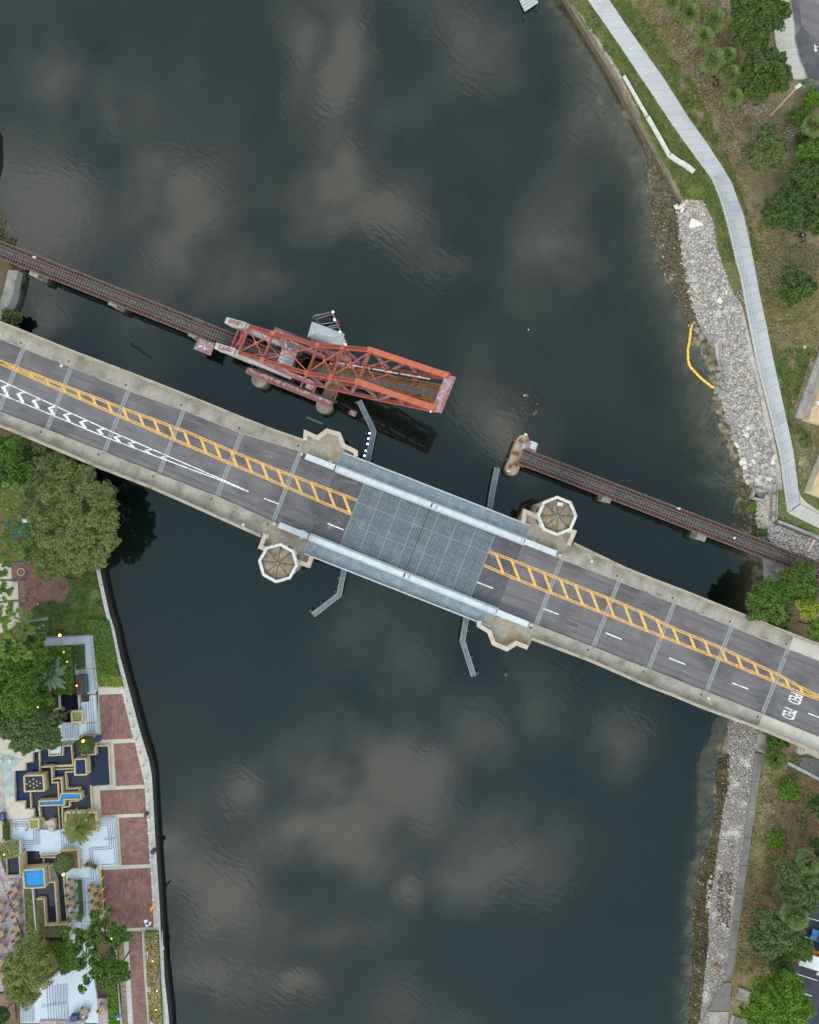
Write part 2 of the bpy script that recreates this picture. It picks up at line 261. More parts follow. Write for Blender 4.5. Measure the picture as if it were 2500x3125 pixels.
# water: mirror film over murky, absorbing water
def watermat():
    m = bpy.data.materials.new('river_water'); m.use_nodes = True; t = m.node_tree; t.nodes.clear()
    def N(k): return t.nodes.new(k)
    L = t.links.new
    o = N('ShaderNodeOutputMaterial'); g = N('ShaderNodeNewGeometry')
    gl = N('ShaderNodeBsdfGlossy'); gl.inputs['Roughness'].default_value = .02
    tr = N('ShaderNodeBsdfTransparent'); tr.inputs[0].default_value = (1,1,1,1)
    df = N('ShaderNodeBsdfDiffuse'); df.inputs[0].default_value = (.0125,.019,.024,1)
    n = N('ShaderNodeTexNoise'); n.inputs['Scale'].default_value = .012; n.inputs['Detail'].default_value = 3; L(g.outputs['Position'], n.inputs[0])
    mx = N('ShaderNodeMix'); mx.data_type='RGBA'; mr = N('ShaderNodeMapRange'); L(n.outputs[0], mr.inputs[0]); mr.inputs[1].default_value=.35; mr.inputs[2].default_value=.65
    L(mr.outputs[0], mx.inputs[0]); mx.inputs[6].default_value = (.020,.028,.019,1); mx.inputs[7].default_value = (.005,.024,.025,1); L(mx.outputs[2], df.inputs[0])
    body = N('ShaderNodeMixShader'); body.inputs[0].default_value = .34; L(tr.outputs[0], body.inputs[1]); L(df.outputs[0], body.inputs[2])
    fr = N('ShaderNodeFresnel'); fr.inputs[0].default_value = 1.66
    inv = N('ShaderNodeMath'); inv.operation='SUBTRACT'; inv.inputs[0].default_value=1; L(g.outputs['Backfacing'], inv.inputs[1]); fm = N('ShaderNodeMath'); fm.operation='MULTIPLY'; L(fr.outputs[0], fm.inputs[0]); L(inv.outputs[0], fm.inputs[1])
    fin = N('ShaderNodeMixShader'); L(fm.outputs[0], fin.inputs[0]); L(body.outputs[0], fin.inputs[1]); L(gl.outputs[0], fin.inputs[2]); L(fin.outputs[0], o.inputs[0])
    # ripples
    mp = N('ShaderNodeMapping'); mp.vector_type='TEXTURE'; mp.inputs['Rotation'].default_value=(0,0,R(-35)); mp.inputs['Scale'].default_value=(1.6,.7,1); L(g.outputs['Position'], mp.inputs[0])
    w1 = N('ShaderNodeTexNoise'); w1.inputs['Scale'].default_value = .9; w1.inputs['Detail'].default_value = 5; L(mp.outputs[0], w1.inputs[0])
    big = N('ShaderNodeTexNoise'); big.inputs['Scale'].default_value = .035; big.inputs['Detail'].default_value = 3; L(g.outputs['Position'], big.inputs[0])
    bm = N('ShaderNodeMapRange'); L(big.outputs[0], bm.inputs[0]); bm.inputs[1].default_value=.4; bm.inputs[2].default_value=.65; bm.inputs[3].default_value=.15
    mul = N('ShaderNodeMath'); mul.operation='MULTIPLY'; L(w1.outputs[0], mul.inputs[0]); L(bm.outputs[0], mul.inputs[1])
    # rings spreading south of the lift span
    rm = N('ShaderNodeMapping'); rm.vector_type='TEXTURE'; c = P(1195,1900); rm.inputs['Location'].default_value=(c.x,c.y,0); L(g.outputs['Position'], rm.inputs[0])
    ln_ = N('ShaderNodeVectorMath'); ln_.operation='LENGTH'; L(rm.outputs[0], ln_.inputs[0])
    si = N('ShaderNodeMath'); si.operation='SINE'; sm = N('ShaderNodeMath'); sm.operation='MULTIPLY'; sm.inputs[1].default_value=11.5; L(ln_.outputs['Value'], sm.inputs[0]); L(sm.outputs[0], si.inputs[0])
    fo = N('ShaderNodeMapRange'); L(ln_.outputs['Value'], fo.inputs[0]); fo.inputs[1].default_value=11; fo.inputs[2].default_value=3; fo.inputs[3].default_value=0; fo.inputs[4].default_value=.10
    rr = N('ShaderNodeMath'); rr.operation='MULTIPLY_ADD'; L(si.outputs[0], rr.inputs[0]); L(fo.outputs[0], rr.inputs[1]); L(mul.outputs[0], rr.inputs[2])
    bu = N('ShaderNodeBump'); bu.inputs['Strength'].default_value=.085; bu.inputs['Distance'].default_value=.25; L(rr.outputs[0], bu.inputs['Height'])
    L(bu.outputs[0], gl.inputs['Normal'])
    va = N('ShaderNodeVolumeAbsorption'); va.inputs[0].default_value=(.42,.44,.30,1); va.inputs[1].default_value=.48; L(va.outputs[0], o.inputs[1])
    M['water'] = m
watermat()
def poolmat(name, c, refl=1.33):
    m = bpy.data.materials.new(name); m.use_nodes = True; b = m.node_tree.nodes['Principled BSDF']
    b.inputs['Base Color'].default_value = (*c, 1); b.inputs['Roughness'].default_value = .08; b.inputs['IOR'].default_value = 1.5
    t = m.node_tree; n = t.nodes.new('ShaderNodeTexNoise'); n.inputs['Scale'].default_value = 2; g = t.nodes.new('ShaderNodeNewGeometry'); t.links.new(g.outputs['Position'], n.inputs[0])
    bu = t.nodes.new('ShaderNodeBump'); bu.inputs['Strength'].default_value = .06; t.links.new(n.outputs[0], bu.inputs['Height']); t.links.new(bu.outputs[0], b.inputs['Normal'])
    M[name] = m
poolmat('pool_navy', (.008,.012,.042)); poolmat('pool_slate', (.030,.028,.045)); poolmat('pool_blue', (.01,.24,.62)); poolmat('pool_black', (.012,.014,.025))
poolmat('pool_deep', (.004,.014,.085))
# ---- mesh builder
class MB:
    def __init__(s): s.v = []; s.f = []
    def add(s, vs, fs):
        o = len(s.v); s.v += [tuple(v) for v in vs]; s.f += [tuple(i+o for i in f) for f in fs]; return s
    def prism(s, top, zb):
        """top: list of 3-D points; zb: bottom height"""
        a = sum(top[i][0]*top[(i+1) % len(top)][1]-top[(i+1) % len(top)][0]*top[i][1] for i in range(len(top)))
        if a < 0: top = top[::-1]
        n = len(top)
        return s.add(list(top)+[(p[0], p[1], zb) for p in top], [tuple(range(n)), tuple(range(2*n-1, n-1, -1))]+[((i+1) % n, i, n+i, n+(i+1) % n) for i in range(n)])
    def box(s, c, d, rz=0):
        m = Matrix.Rotation(rz, 3, 'Z'); c = Vector(c); vs = []
        for z in (-.5, .5):
            for x, y in ((-.5,-.5),(.5,-.5),(.5,.5),(-.5,.5)): vs.append(c+m@Vector((x*d[0], y*d[1], z*d[2])))
        return s.add(vs, [(3,2,1,0),(4,5,6,7),(0,1,5,4),(1,2,6,5),(2,3,7,6),(3,0,4,7)])
    def beam(s, p, q, w, h, up=(0,0,1)):
        p, q = Vector(p), Vector(q); d = (q-p)
        if d.length < 1e-6: return s
        d.normalize(); up = Vector(up)
        if abs(d.dot(up)) > .98: up = Vector((1,0,0))
        a = d.cross(up).normalized(); b = a.cross(d).normalized(); vs = []
        for e in (p, q):
            for i, j in ((-.5,-.5),(.5,-.5),(.5,.5),(-.5,.5)): vs.append(e+a*w*i+b*h*j)
        return s.add(vs, [(0,1,2,3),(7,6,5,4),(1,0,4,5),(2,1,5,6),(3,2,6,7),(0,3,7,4)])
    def cyl(s, p, q, r0, r1=None, n=8, cap=True):
        p, q = Vector(p), Vector(q); d = (q-p).normalized(); r1 = r0 if r1 is None else r1
        up = Vector((0,0,1)) if abs(d.z) < .98 else Vector((1,0,0)); a = d.cross(up).normalized(); b = d.cross(a).normalized()
        vs = [e+a*r*math.cos(2*math.pi*i/n)+b*r*math.sin(2*math.pi*i/n) for e, r in ((p, r0), (q, r1)) for i in range(n)]
        fs = [(i, (i+1) % n, n+(i+1) % n, n+i) for i in range(n)]
        if cap: fs += [tuple(range(n-1, -1, -1)), tuple(range(n, 2*n))]
        return s.add(vs, fs)
    def ball(s, c, r, nu=10, nv=6, sz=1):
        c = Vector(c); vs = [c+Vector((0,0,r*sz))]
        for j in range(1, nv):
            t = math.pi*j/nv
            vs += [c+Vector((r*math.sin(t)*math.cos(2*math.pi*i/nu), r*math.sin(t)*math.sin(2*math.pi*i/nu), r*sz*math.cos(t))) for i in range(nu)]
        vs.append(c-Vector((0,0,r*sz))); fs = [(0, 1+i, 1+(i+1) % nu) for i in range(nu)]
        for j in range(nv-2):
            o = 1+j*nu; fs += [(o+i, o+nu+i, o+nu+(i+1) % nu, o+(i+1) % nu) for i in range(nu)]
        o = 1+(nv-2)*nu; fs += [(o+i, len(vs)-1, o+(i+1) % nu) for i in range(nu)]
        return s.add(vs, fs)
    def strip(s, pts, w, zt=0.0, h=None):
        """flat ribbon (or low wall of height h) along 3-D points"""
        n = len(pts); L = []; Rr = []
        for i, p in enumerate(pts):
            p = Vector(p); a = Vector(pts[max(i-1, 0)]); b = Vector(pts[min(i+1, n-1)])
            d0 = (p-a) if i > 0 else (b-p); d1 = (b-p) if i < n-1 else (p-a)
            d0 = Vector((d0.x, d0.y, 0)).normalized(); d1 = Vector((d1.x, d1.y, 0)).normalized()
            t = (d0+d1).normalized(); nrm = Vector((-t.y, t.x, 0)); c = max(.35, nrm.dot(Vector((-d0.y, d0.x, 0))))
            o = nrm*(w/2/c); L.append(p+o+Vector((0,0,zt))); Rr.append(p-o+Vector((0,0,zt)))
        vs = L+Rr; fs = [(i, n+i, n+i+1, i+1) for i in range(n-1)]
        if h:
            vs2 = [v-Vector((0,0,h)) for v in vs]; m = 2*n; vs = vs+vs2
            fs += [(m+i+1, m+n+i+1, m+n+i, m+i) for i in range(n-1)]
            fs += [(i, i+1, m+i+1, m+i) for i in range(n-1)]+[(n+i+1, n+i, m+n+i, m+n+i+1) for i in range(n-1)]
            fs += [(0, m, m+n, n), (n-1, 2*n-1, m+2*n-1, m+n-1)]
        return s.add(vs, fs)
    def mesh(s, name):
        me = bpy.data.meshes.new(name); me.from_pydata([tuple(v) for v in s.v], [], s.f); me.update(); return me
    def build(s, name, mat, parent=None, kind=None, label=None, smooth=False, local=False):
        if parent is not None and not local:
            o = parent['_o'] if '_o' in parent else (0,0,0); s.v = [(v[0]-o[0], v[1]-o[1], v[2]-o[2]) for v in s.v]
        me = s.mesh(name); return put(name, me, mat, parent, kind, label, smooth)
def put(name, me, mat=None, parent=None, kind=None, label=None, smooth=False, loc=None, rz=None, scale=None):
    if mat is not None and not me.materials: me.materials.append(M[mat])
    if smooth: me.polygons.foreach_set('use_smooth', [True]*len(me.polygons))
    o = bpy.data.objects.new(name, me); col.objects.link(o)
    if parent is not None: o.parent = parent
    if kind: o['kind'] = kind
    if label: o['label'] = label
    if loc is not None: o.location = loc
    if rz is not None: o.rotation_euler = rz if isinstance(rz, (tuple, list)) else (0,0,rz)
    if scale is not None: o.scale = scale if isinstance(scale, (tuple, list)) else (scale,)*3
    return o
ROOTS = []
def thing(name, label, cat, loc=(0,0,0), group=None, rz=0):
    o = bpy.data.objects.new(name, None); o.empty_display_size = .3; col.objects.link(o); o.location = loc
    o.rotation_euler = (0,0,rz); o['_o'] = tuple(loc); o['label'] = label; o['category'] = cat; ROOTS.append(o)
    if group: o['group'] = group
    return o
def tag(o, label, cat, group=None):
    o['label'] = label; o['category'] = cat
    if group: o['group'] = group
    return o
def copy_tree(src, loc, label=None, rz=None, scale=None):
    r = src.copy(); col.objects.link(r); r.location = loc; r['_o'] = tuple(loc)
    if rz is not None: r.rotation_euler = (0,0,rz)
    if scale is not None: r.scale = (scale,)*3
    if label: r['label'] = label
    for ch in src.children:
        c = ch.copy(); col.objects.link(c); c.parent = r
        for g in ch.children:
            d = g.copy(); col.objects.link(d); d.parent = c
    ROOTS.append(r); return r
def PP(pts, z): return [P(x, y, z) for x, y in pts]
def slab(name, pts, z, th, mat, parent=None, kind=None, label=None):
    return MB().prism(PP(pts, z), z-th).build(name, mat, parent, kind, label)
def wall(name, pts, w, z, h, mat, parent=None, label=None, kind=None):
    return MB().strip(PP(pts, z), w, 0, h).build(name, mat, parent, kind, label)
# ================================================================ SETTING: water, beds, banks
def struct(o): o['kind'] = 'structure'; return o
mb = MB(); mb.box((0,0,-6.5), (900,900,13)); wat = mb.build('river_water', None); wat.data.materials.append(M['water']); struct(wat)
# water's own bed: deep silt, one sheet under everything
pm('river_bed', (.06,.06,.045), (.10,.095,.07), .3, .95)
struct(MB().add([(-449,-449,-12.9),(449,-449,-12.9),(449,449,-12.9),(-449,449,-12.9)], [(0,1,2,3)]).build('river_bed', 'river_bed'))
def loft(cons, ys, mats, name, split=1):
    """bank built between contour lines; cons = list of (z, [(x,y)...]); one sheet per pair"""
    out = []
    for (za, a), (zb, b), mat, nm in zip(cons, cons[1:], mats, name):
        vs = []; fs = []; k = 6
        for j, y in enumerate(ys):
            xa, xb = [xofy(c, y)+(noise.noise(Vector((y*.021, z_*3, 0)))*20+noise.noise(Vector((y*.07, z_*3, 5)))*9 if z_ < -.1 else 0) for c, z_ in ((a, za), (b, zb))]
            for i in range(k+1):
                t = i/k; x = xa+(xb-xa)*t; z = za+(zb-za)*t
                p = P(x, y, z); r = noise.noise(Vector((p.x*.35, p.y*.35, 3)))*.30+noise.noise(Vector((p.x*1.1, p.y*1.1, 7)))*.12
                amp = 1.5 if (z < -.1 and not (i == k and zb > -.1)) else 1.0 if 0 < i < k else 0.0
                vs.append((p.x, p.y, z+r*amp))
        for j in range(len(ys)-1):
            for i in range(k): o = j*(k+1)+i; fs.append((o, o+k+1, o+k+2, o+1))
        o = MB().add(vs, fs).build(nm, mat, smooth=True); struct(o); out.append(o)
    return out
ys = [-500+12*i for i in range(345)]
SW = zB((-90,-300),(60,0),(330,440),(560,870),(800,1310))                      # outer edge of the timber seawall
c_deep = [(p[0]-200, p[1]) for p in SW[:1]]+[(1700,200),(1840,560)]+[(1860,700),(1905,900),(1940,1050),(2000,1150),(2010,1300),(2070,1500),(2140,1620),(2180,1800),(2150,2200),(2100,2350),(2085,2500),(2060,2650),(2040,2900),(2020,3200),(2010,3700)]
c_sh = [(p[0]-46, p[1]) for p in SW[:2]]+[(SW[2][0]-60,SW[2][1])]+zE((130,200),(190,420),(215,620),(280,900),(380,1180),(480,1420),(480,1560))+zH((590,150),(620,400),(700,700),(860,950),(700,1050),(930,1200),(980,1350))+[(2270,1720),(2270,1840),(2180,2206)]+zI((400,80),(400,440),(400,640),(340,900),(310,1200),(300,1500),(280,1900),(240,2156))+[(2060,3400)]
c_w = SW[:4]+zE((255,420),(275,650),(370,950),(470,1150),(565,1330),(620,1560))+zH((700,60),(800,240),(780,330),(800,450),(855,620),(930,800),(985,980),(1010,1180),(960,1330),(1040,1500))+[(2290,1720),(2296,1850),(2225,2206)]+zI((545,100),(545,440),(505,680),(385,980),(350,1250),(350,1500),(340,1900),(310,2156))+[(2080,3400)]
c_r = [(p[0]+9, p[1]) for p in SW[:4]]+zB((815,1320))+zE((480,430),(500,700),(540,950),(600,1200),(680,1480),(800,1560))+zH((850,100),(870,350),(960,560),(1030,800),(1070,1020),(1080,1150),(1180,1250),(1180,1500))+[(2330,1720),(2330,1850),(2240,2206)]+zI((630,0),(630,250),(600,400),(560,650),(520,950),(470,1200),(480,1500),(440,1800),(400,2156))+[(2110,3400)]
c_t = [(p[0]+11, p[1]) for p in SW[:4]]+zB((835,1330))+zE((600,310),(790,480),(830,740),(900,940),(970,1130),(1050,1250),(1110,1500),(1165,1725))+zH((1200,150),(1310,600),(1385,950),(1400,1100),(1400,1300),(1330,1420),(1400,1600))+[(2400,1720),(2380,1850),(2300,2206)]+zI((845,0),(810,370),(780,560),(720,960),(665,1380),(640,1600),(610,1790),(520,1960),(460,2100))+[(2140,3400)]
c_f = [(2900,-600),(2900,3700)]
loft([(-7.5,[(x-260,y) for x,y in c_deep]),(-3.2,c_deep),(-.9,c_sh),(-.02,c_w),(.35,c_r),(1.85,c_t),(2.0,c_f)], ys,
     ['river_bed','shoal2','shoal2','mud_flat','bank_dirt','park_ground'],
     ['river_bed','river_bed','river_bed','mud_flat','bank','park_ground']) if False else None
pm('shoal', (.08,.075,.05), (.14,.13,.09), .5, .95, lo=.4, hi=.6)
pm('shoal2', (.22,.19,.125), (.12,.105,.075), .75, .95, .6, 6, detail=9, lo=.40, hi=.60, c3=(.16,.13,.07), scale3=.3, f3=.56)
pm('mud_flat', (.15,.125,.08), (.29,.25,.175), 1.3, .9, .6, 8, detail=9, lo=.42, hi=.58, c3=(.08,.065,.04), scale3=.5, f3=.52)
pm('bank_dirt', (.42,.38,.36), (.52,.48,.46), 1.2, .95, .5, 8, c3=(.30,.26,.24), scale3=.5, f3=.58)
loft([(-7.5,[(x-260,y) for x,y in c_deep]),(-4.2,c_deep),(-.62,c_sh),(-.02,c_w),(.35,c_r),(1.85,c_t),(2.0,c_f)], ys,
     ['river_bed','shoal2','shoal2','mud_flat','bank_dirt','park_ground'],
     ['deep_bed','sloping_bed','shallow_bed','mud_flat','bank_slope','park_ground'])
# south-east ground gets its own drier turf
def rough(pts, amp=3.0, step=9, seed=0):
    """natural, wandering edge for planted ground"""
    out = []
    for a, b in zip(pts, pts[1:]+pts[:1]):
        n = max(1, int(math.dist(a, b)/step))
        for i in range(n):
            x, y = a[0]+(b[0]-a[0])*i/n, a[1]+(b[1]-a[1])*i/n; v = Vector((x*.045, y*.045, seed))
            out.append((x+(noise.noise(v)*2+random.uniform(-.5,.5))*amp, y+(noise.noise(v+Vector((9,9,9)))*2+random.uniform(-.5,.5))*amp))
    return out
def sheet(name, pts, z, mat, th=.05):
    if 'grass_' in name or 'turf' in name or name in ('mulch_bed', 'lawn'): pts = rough(pts, 2.2 if name == 'grass_verge' else 1.5 if name in ('mulch_bed', 'lawn') else 5.0)
    return struct(slab(name, pts, z, th, mat))
S_in = zI((915,0),(890,150),(860,370),(780,960),(720,1380),(680,1700),(665,1830),(640,2050),(630,2400))
sheet('south_park_turf', S_in+[(2900,3400),(2900,2200)]+zO((1500,1150),(640,260)), 2.03, 'park_south')
# green verge between seawall and path, green margins
sheet('grass_verge', zB((75,0),(150,75),(395,440),(600,880),(760,1170),(835,1320),(960,1310),(1040,1450),(1060,1600),(1085,1725),(1180,1725),(1130,1500),(1080,1320),(1020,1180),(910,1030),(640,640),(205,0),(60,-240),(-80,-240)), 2.02, 'grass_green')
sheet('grass_verge', zE((735,380),(800,480),(835,740),(900,940),(975,1130),(1045,1120),(1000,860),(960,640),(900,480),(870,350)), 2.025, 'grass_green')
sheet('grass_margin', zB((345,0),(520,250),(705,510),(870,780),(1000,960),(1110,1100),(1240,1400),(1300,1725),(1345,1725),(1290,1500),(1230,1250),(1150,1080),(960,900),(850,620),(700,330),(560,140),(480,0),(380,-200),(250,-200)), 2.022, 'grass_green')
sheet('grass_margin', zE((1110,480),(1140,640),(1200,1000),(1270,1400),(1325,1725),(1390,1725),(1310,1400),(1230,1000),(1160,700)), 2.024, 'grass_green')
sheet('grass_margin', zH((1335,0),(1430,470),(1500,800),(1530,1020),(1560,1170),(1640,1260),(1725,1330),(1800,1500),(1900,1500),(1900,1230),(1725,1180),(1620,1090),(1560,900),(1500,600),(1430,250),(1390,0)), 2.023, 'grass_green')
sheet('grass_corner', zH((1370,1150),(1425,1140),(1450,1330),(1725,1470),(2000,1600),(2000,1700),(1725,1510),(1370,1400)), 2.026, 'grass_green')
sheet('rough_turf', zH((1395,0),(1440,300),(1530,800),(1560,1000),(1700,1180),(1900,1230),(2300,1000),(2300,-700),(1330,-700),(1400,-200)), 2.018, 'park_sandy')
# ---- left bank
LB = [(-1200,-1200),(-30,-1200),(-60,300),(-22,390),(-20,480),(-40,560),(-30,700)]+zM((160,760),(240,800),(150,1200),(0,1470))+[(-5,1010),(60,1130),(150,1290),(225,1400)]+[(x-6,y) for x,y in zD((760,620),(820,1000),(860,1180),(905,1400),(960,1650))+z1((1190,0),(1255,330),(1335,620),(1475,1150),(1592,1530),(1605,1725))+z2((1637,600),(1677,1200),(1700,1725))+z3((1715,1410),(1730,1800))]+[(530,3700),(-1200,3700)]
pm('left_ground', (.17,.10,.07), (.13,.12,.05), .5, .95, .5, 15)
struct(MB().prism(PP(LB, 1.6), -6).build('left_bank', 'left_ground'))
slope = MB().prism(PP([(-20,600),(20,690)]+zM((330,800),(330,900),(220,1150),(180,1330),(60,1480),(-30,1400),(0,800)),.15), -1).build('mud_slope', 'mud_flat'); struct(slope)
LAWN = zD((640,1330),(835,1200),(850,1260),(885,1530),(935,1725))+z1((1150,0),(1175,120),(985,122),(470,160),(330,150),(200,60),(260,-90))+zD((330,1580),(480,1530),(560,1560),(590,1480),(630,1400),(590,1350),(480,1240))
sheet('lawn', LAWN, 1.66, 'lawn_green')
sheet('mulch_bed', zD((100,1000),(480,1000),(480,1245),(590,1350),(625,1420),(590,1480),(560,1565),(440,1530),(340,1560),(250,1640),(180,1725),(170,1640),(160,1370),(100,1370)), 1.68, 'mulch')
sheet('west_walk', zD((-80,1190),(95,1190),(105,1370),(155,1370),(172,1720),(60,1800),(-80,1840)), 1.72, 'promenade')
# ================================================================ seawalls (things of their own)
def walltop(name, label, outer, inner, z, zb, mat, seg, capmat, caph=.12, group=None):
    """retaining wall with its cap cast in segments"""
    t = thing(name, label, 'seawall', (*P(*outer[0], 0).xy, 0), group)
    MB().prism(PP(outer+inner[::-1], z), zb).build('wall_body', 'wall_wet' if mat == 'concrete' else mat, t)
    tot = 0; L = [0]
    for a, b in zip(outer, outer[1:]): tot += math.dist(a, b); L.append(tot)
    n = max(1, round(tot/seg))
    def at(line, s):
        Ls = [0]
        for a, b in zip(line, line[1:]): Ls.append(Ls[-1]+math.dist(a, b))
        s *= Ls[-1]
        for i in range(len(line)-1):
            if s <= Ls[i+1]+1e-6:
                f = (s-Ls[i])/(Ls[i+1]-Ls[i]); return (line[i][0]+(line[i+1][0]-line[i][0])*f, line[i][1]+(line[i+1][1]-line[i][1])*f)
        return line[-1]
    for i in range(n):
        a, b = i/n, (i+1)/n-.004/n*5; zt = z+caph+random.uniform(0, .03)
        MB().prism([P(*at(outer, a), zt), P(*at(outer, b), zt), P(*at(inner, b), zt), P(*at(inner, a), zt)], z+.002).build('cap_block', capmat, t)
    return t
W_out = zD((820,1000),(860,1180),(905,1400),(960,1650))+z1((1190,0),(1255,330),(1335,620),(1475,1150),(1592,1530),(1605,1725))+z2((1637,600),(1677,1200),(1700,1725))+z3((1715,1410),(1730,1800))
W_in = [(x-11.5, y) for x, y in W_out]
walltop('seawall', 'long grey concrete seawall along the lawn and brick promenade, west shore', W_out, W_in, 1.75, -6, 'concrete', 46, 'coping_grey')
o1 = zB((25,-60),(60,0),(330,440),(560,870),(800,1310)); i1 = zB((60,-60),(90,0),(365,425),(595,850),(832,1310))
t = walltop('seawall', 'weathered timber and concrete seawall beside the grass verge, northeast shore', i1, zB((85,-60),(118,0),(392,425),(615,850),(836,1318)), 1.85, -3, 'wall_timber', 70, 'wall_cap')
for k in range(3):
    f = 8+10*k
    MB().strip(PP([(a[0]+(b[0]-a[0])*k/3.2, a[1]+(b[1]-a[1])*k/3.2) for a, b in zip(o1, i1)], 1.1+.28*k), .36, 0, 2.5).build('timber_wale', 'wall_timber' if k else 'rock_wet', t)
walltop('seawall', 'stained retaining wall on the mud beside the rail trestle, west edge', zM((240,800),(150,1200),(0,1470)), zM((110,790),(30,1150),(-80,1400)), 1.9, -3, 'coping_grey', 80, 'concrete')
i2 = zI((845,0),(810,370),(780,560),(720,960),(665,1380),(640,1600),(610,1790)); o2 = zI((915,0),(860,370),(832,560),(780,960),(720,1380),(695,1600),(668,1790))
walltop('seawall', 'dark grey concrete wall cap between pebble slope and south park turf', i2, o2, 2.0, -.5, 'cap_grey', 92, 'cap_grey', .15)
t = thing('concrete_apron', 'dark concrete apron ending the south revetment wall', 'concrete slab', (*P(2200,3050,0).xy, 0))
MB().prism(PP(zI((610,1830),(665,1830),(640,2050),(480,2050),(530,1930)), 2.05), .5).build('apron_panel', 'cap_grey', t)
MB().prism(PP(zI((485,2060),(640,2060),(636,2200),(470,2200)), 1.98), .5).build('apron_panel', 'concrete', t)
# ================================================================ ROAD BRIDGE
ca, sa = math.cos(R(21.4)), math.sin(R(21.4))
def uv(p): dx, dy = p[0]-1250, p[1]-1635; return (dx*ca+dy*sa, -dx*sa+dy*ca)
def uvp(u, v): return (1250+u*ca-v*sa, 1635+u*sa+v*ca)
def zd(u): return 6.6
def RB(u, v, dz=0, wz=None):
    x, y = uvp(u, v); p = P(x, y, zd(u)); p.z += dz
    if wz is not None: p.z = wz
    return p
NO = sorted(uv(p) for p in zA((-150,760),(0,820),(155,880),(500,1020),(870,1160),(1240,1305),(1725,1505))+zC((330,815),(715,955))+zF((1090,1095),(1440,1265),(1677,1360))+zG((310,5),(880,235),(1470,470),(1725,560),(1950,650)))
NC = sorted(uv(p) for p in zA((-150,880),(0,940),(460,1120),(850,1280),(1215,1410),(1590,1560))+zC((290,910),(680,1030))+zF((990,1215),(1420,1380))+zG((210,150),(800,390),(1390,625),(1725,745),(1950,835)))
SC = sorted(uv(p) for p in zA((-150,1355),(0,1415),(320,1535),(690,1680))+zD((930,235),(1425,430))+zC((0,1275),(150,1330),(500,1490))+zF((800,1690),(1225,1855),(1630,2015))+zG((540,1070),(1120,1300),(1690,1530),(1950,1640)))
SO = sorted(uv(p) for p in zD((-100,-40),(40,20),(380,160),(850,360),(1340,550),(1725,720))+zC((440,1600))+zF((760,1795),(1200,1960),(1600,2135))+zG((0,1040),(480,1240),(1080,1460),(1650,1700),(1950,1830)))
vNO=lambda u: interp(NO,u); vNC=lambda u: interp(NC,u); vSC=lambda u: interp(SC,u); vSO=lambda u: interp(SO,u)
uL, uR = -1520, 1530
bridge = thing('road_bridge', 'wide four lane concrete road bridge with grey steel grating lift span and yellow hatching', 'bridge', (*P(1250,1635,7).xy, 0))
def rpoly(u0, u1, va, vb, dz, th, name, mat, n=1, label=None, kind=None):
    top = [RB(u0+(u1-u0)*i/n, va(u0+(u1-u0)*i/n), dz) for i in range(n+1)]+[RB(u1-(u1-u0)*i/n, vb(u1-(u1-u0)*i/n), dz) for i in range(n+1)]
    a = MB(); m = len(top)
    zb = min(p.z for p in top)-th; a.prism(top, zb)
    return a.build(name, mat, bridge, kind, label)
# joints along the bridge (u of each expansion strip)
jn = [uv(p)[0] for p in zA((75,1200),(390,1325),(765,1480),(1145,1570))+zC((215,1120),(-10,1020),(575,1310))+zF((900,1450),(1318,1615))+zG((60,500),(670,730),(1265,960))]
jn = sorted(jn); J2 = []
for j in jn:
    if not J2 or j-J2[-1] > 90: J2.append(j)
uA, uB = uv(zC((1025,1440))[0])[0], uv(zF((420,1260))[0])[0]          # ends of the steel grating
uC, uD = uv(zC((850,1330))[0])[0], uv(zF((630,1300))[0])[0]           # ends of the darker asphalt on the leaves
cuts_l = [uL]+[j for j in J2 if j < uC-30]+[uC]; cuts_r = [uD]+[j for j in J2 if j > uD+30]+[uR]
for cuts in (cuts_l, cuts_r):
    for a, b in zip(cuts, cuts[1:]):
        rpoly(a+.3, b-.3, vNC, vSC, 0, 1.1, 'roadway_slab', 'asphalt', 3)
        nS = max(1, round((b-a)/66))
        for k in range(nS):
            u0, u1 = a+(b-a)*k/nS+.25, a+(b-a)*(k+1)/nS-.25
            pale = u0 > uv(zG((1450,620))[0])[0]-20
            if not (cuts is cuts_l and b > uC-1 and False):
                rpoly(u0, u1, lambda u: vNO(u)+8, lambda u: vNC(u), .16, .9, 'sidewalk_slab', 'sidewalk_pale' if pale else 'sidewalk', 1)
                rpoly(u0, u1, lambda u: vSC(u), lambda u: vSO(u)-8, .16, .9, 'sidewalk_slab', 'sidewalk_pale' if pale else 'sidewalk', 1)
        # kerb edge and parapets
        rpoly(a+.3, b-.3, lambda u: vNC(u)-2.2, lambda u: vNC(u)+.4, .175, .5, 'kerb', 'concrete', 2)
        rpoly(a+.3, b-.3, lambda u: vSC(u)-.4, lambda u: vSC(u)+2.2, .175, .5, 'kerb', 'concrete', 2)
for cuts in ([uL]+[j for j in J2 if j < -330]+[uv(zC((700,950))[0])[0]], [uv(zF((1075,1095))[0])[0]]+[j for j in J2 if j > 470]+[uR]):
    for a, b in zip(cuts, cuts[1:]):
        if b-a < 8: continue
        rpoly(a+.3, b-.3, lambda u: vNO(u)-.5, lambda u: vNO(u)+8, .85, 2.2, 'parapet', 'parapet', 2)
        rpoly(a+.6, b-.6, lambda u: vNO(u)+6.4, lambda u: vNO(u)+8.6, .95, .12, 'parapet_rail', 'concrete', 2)
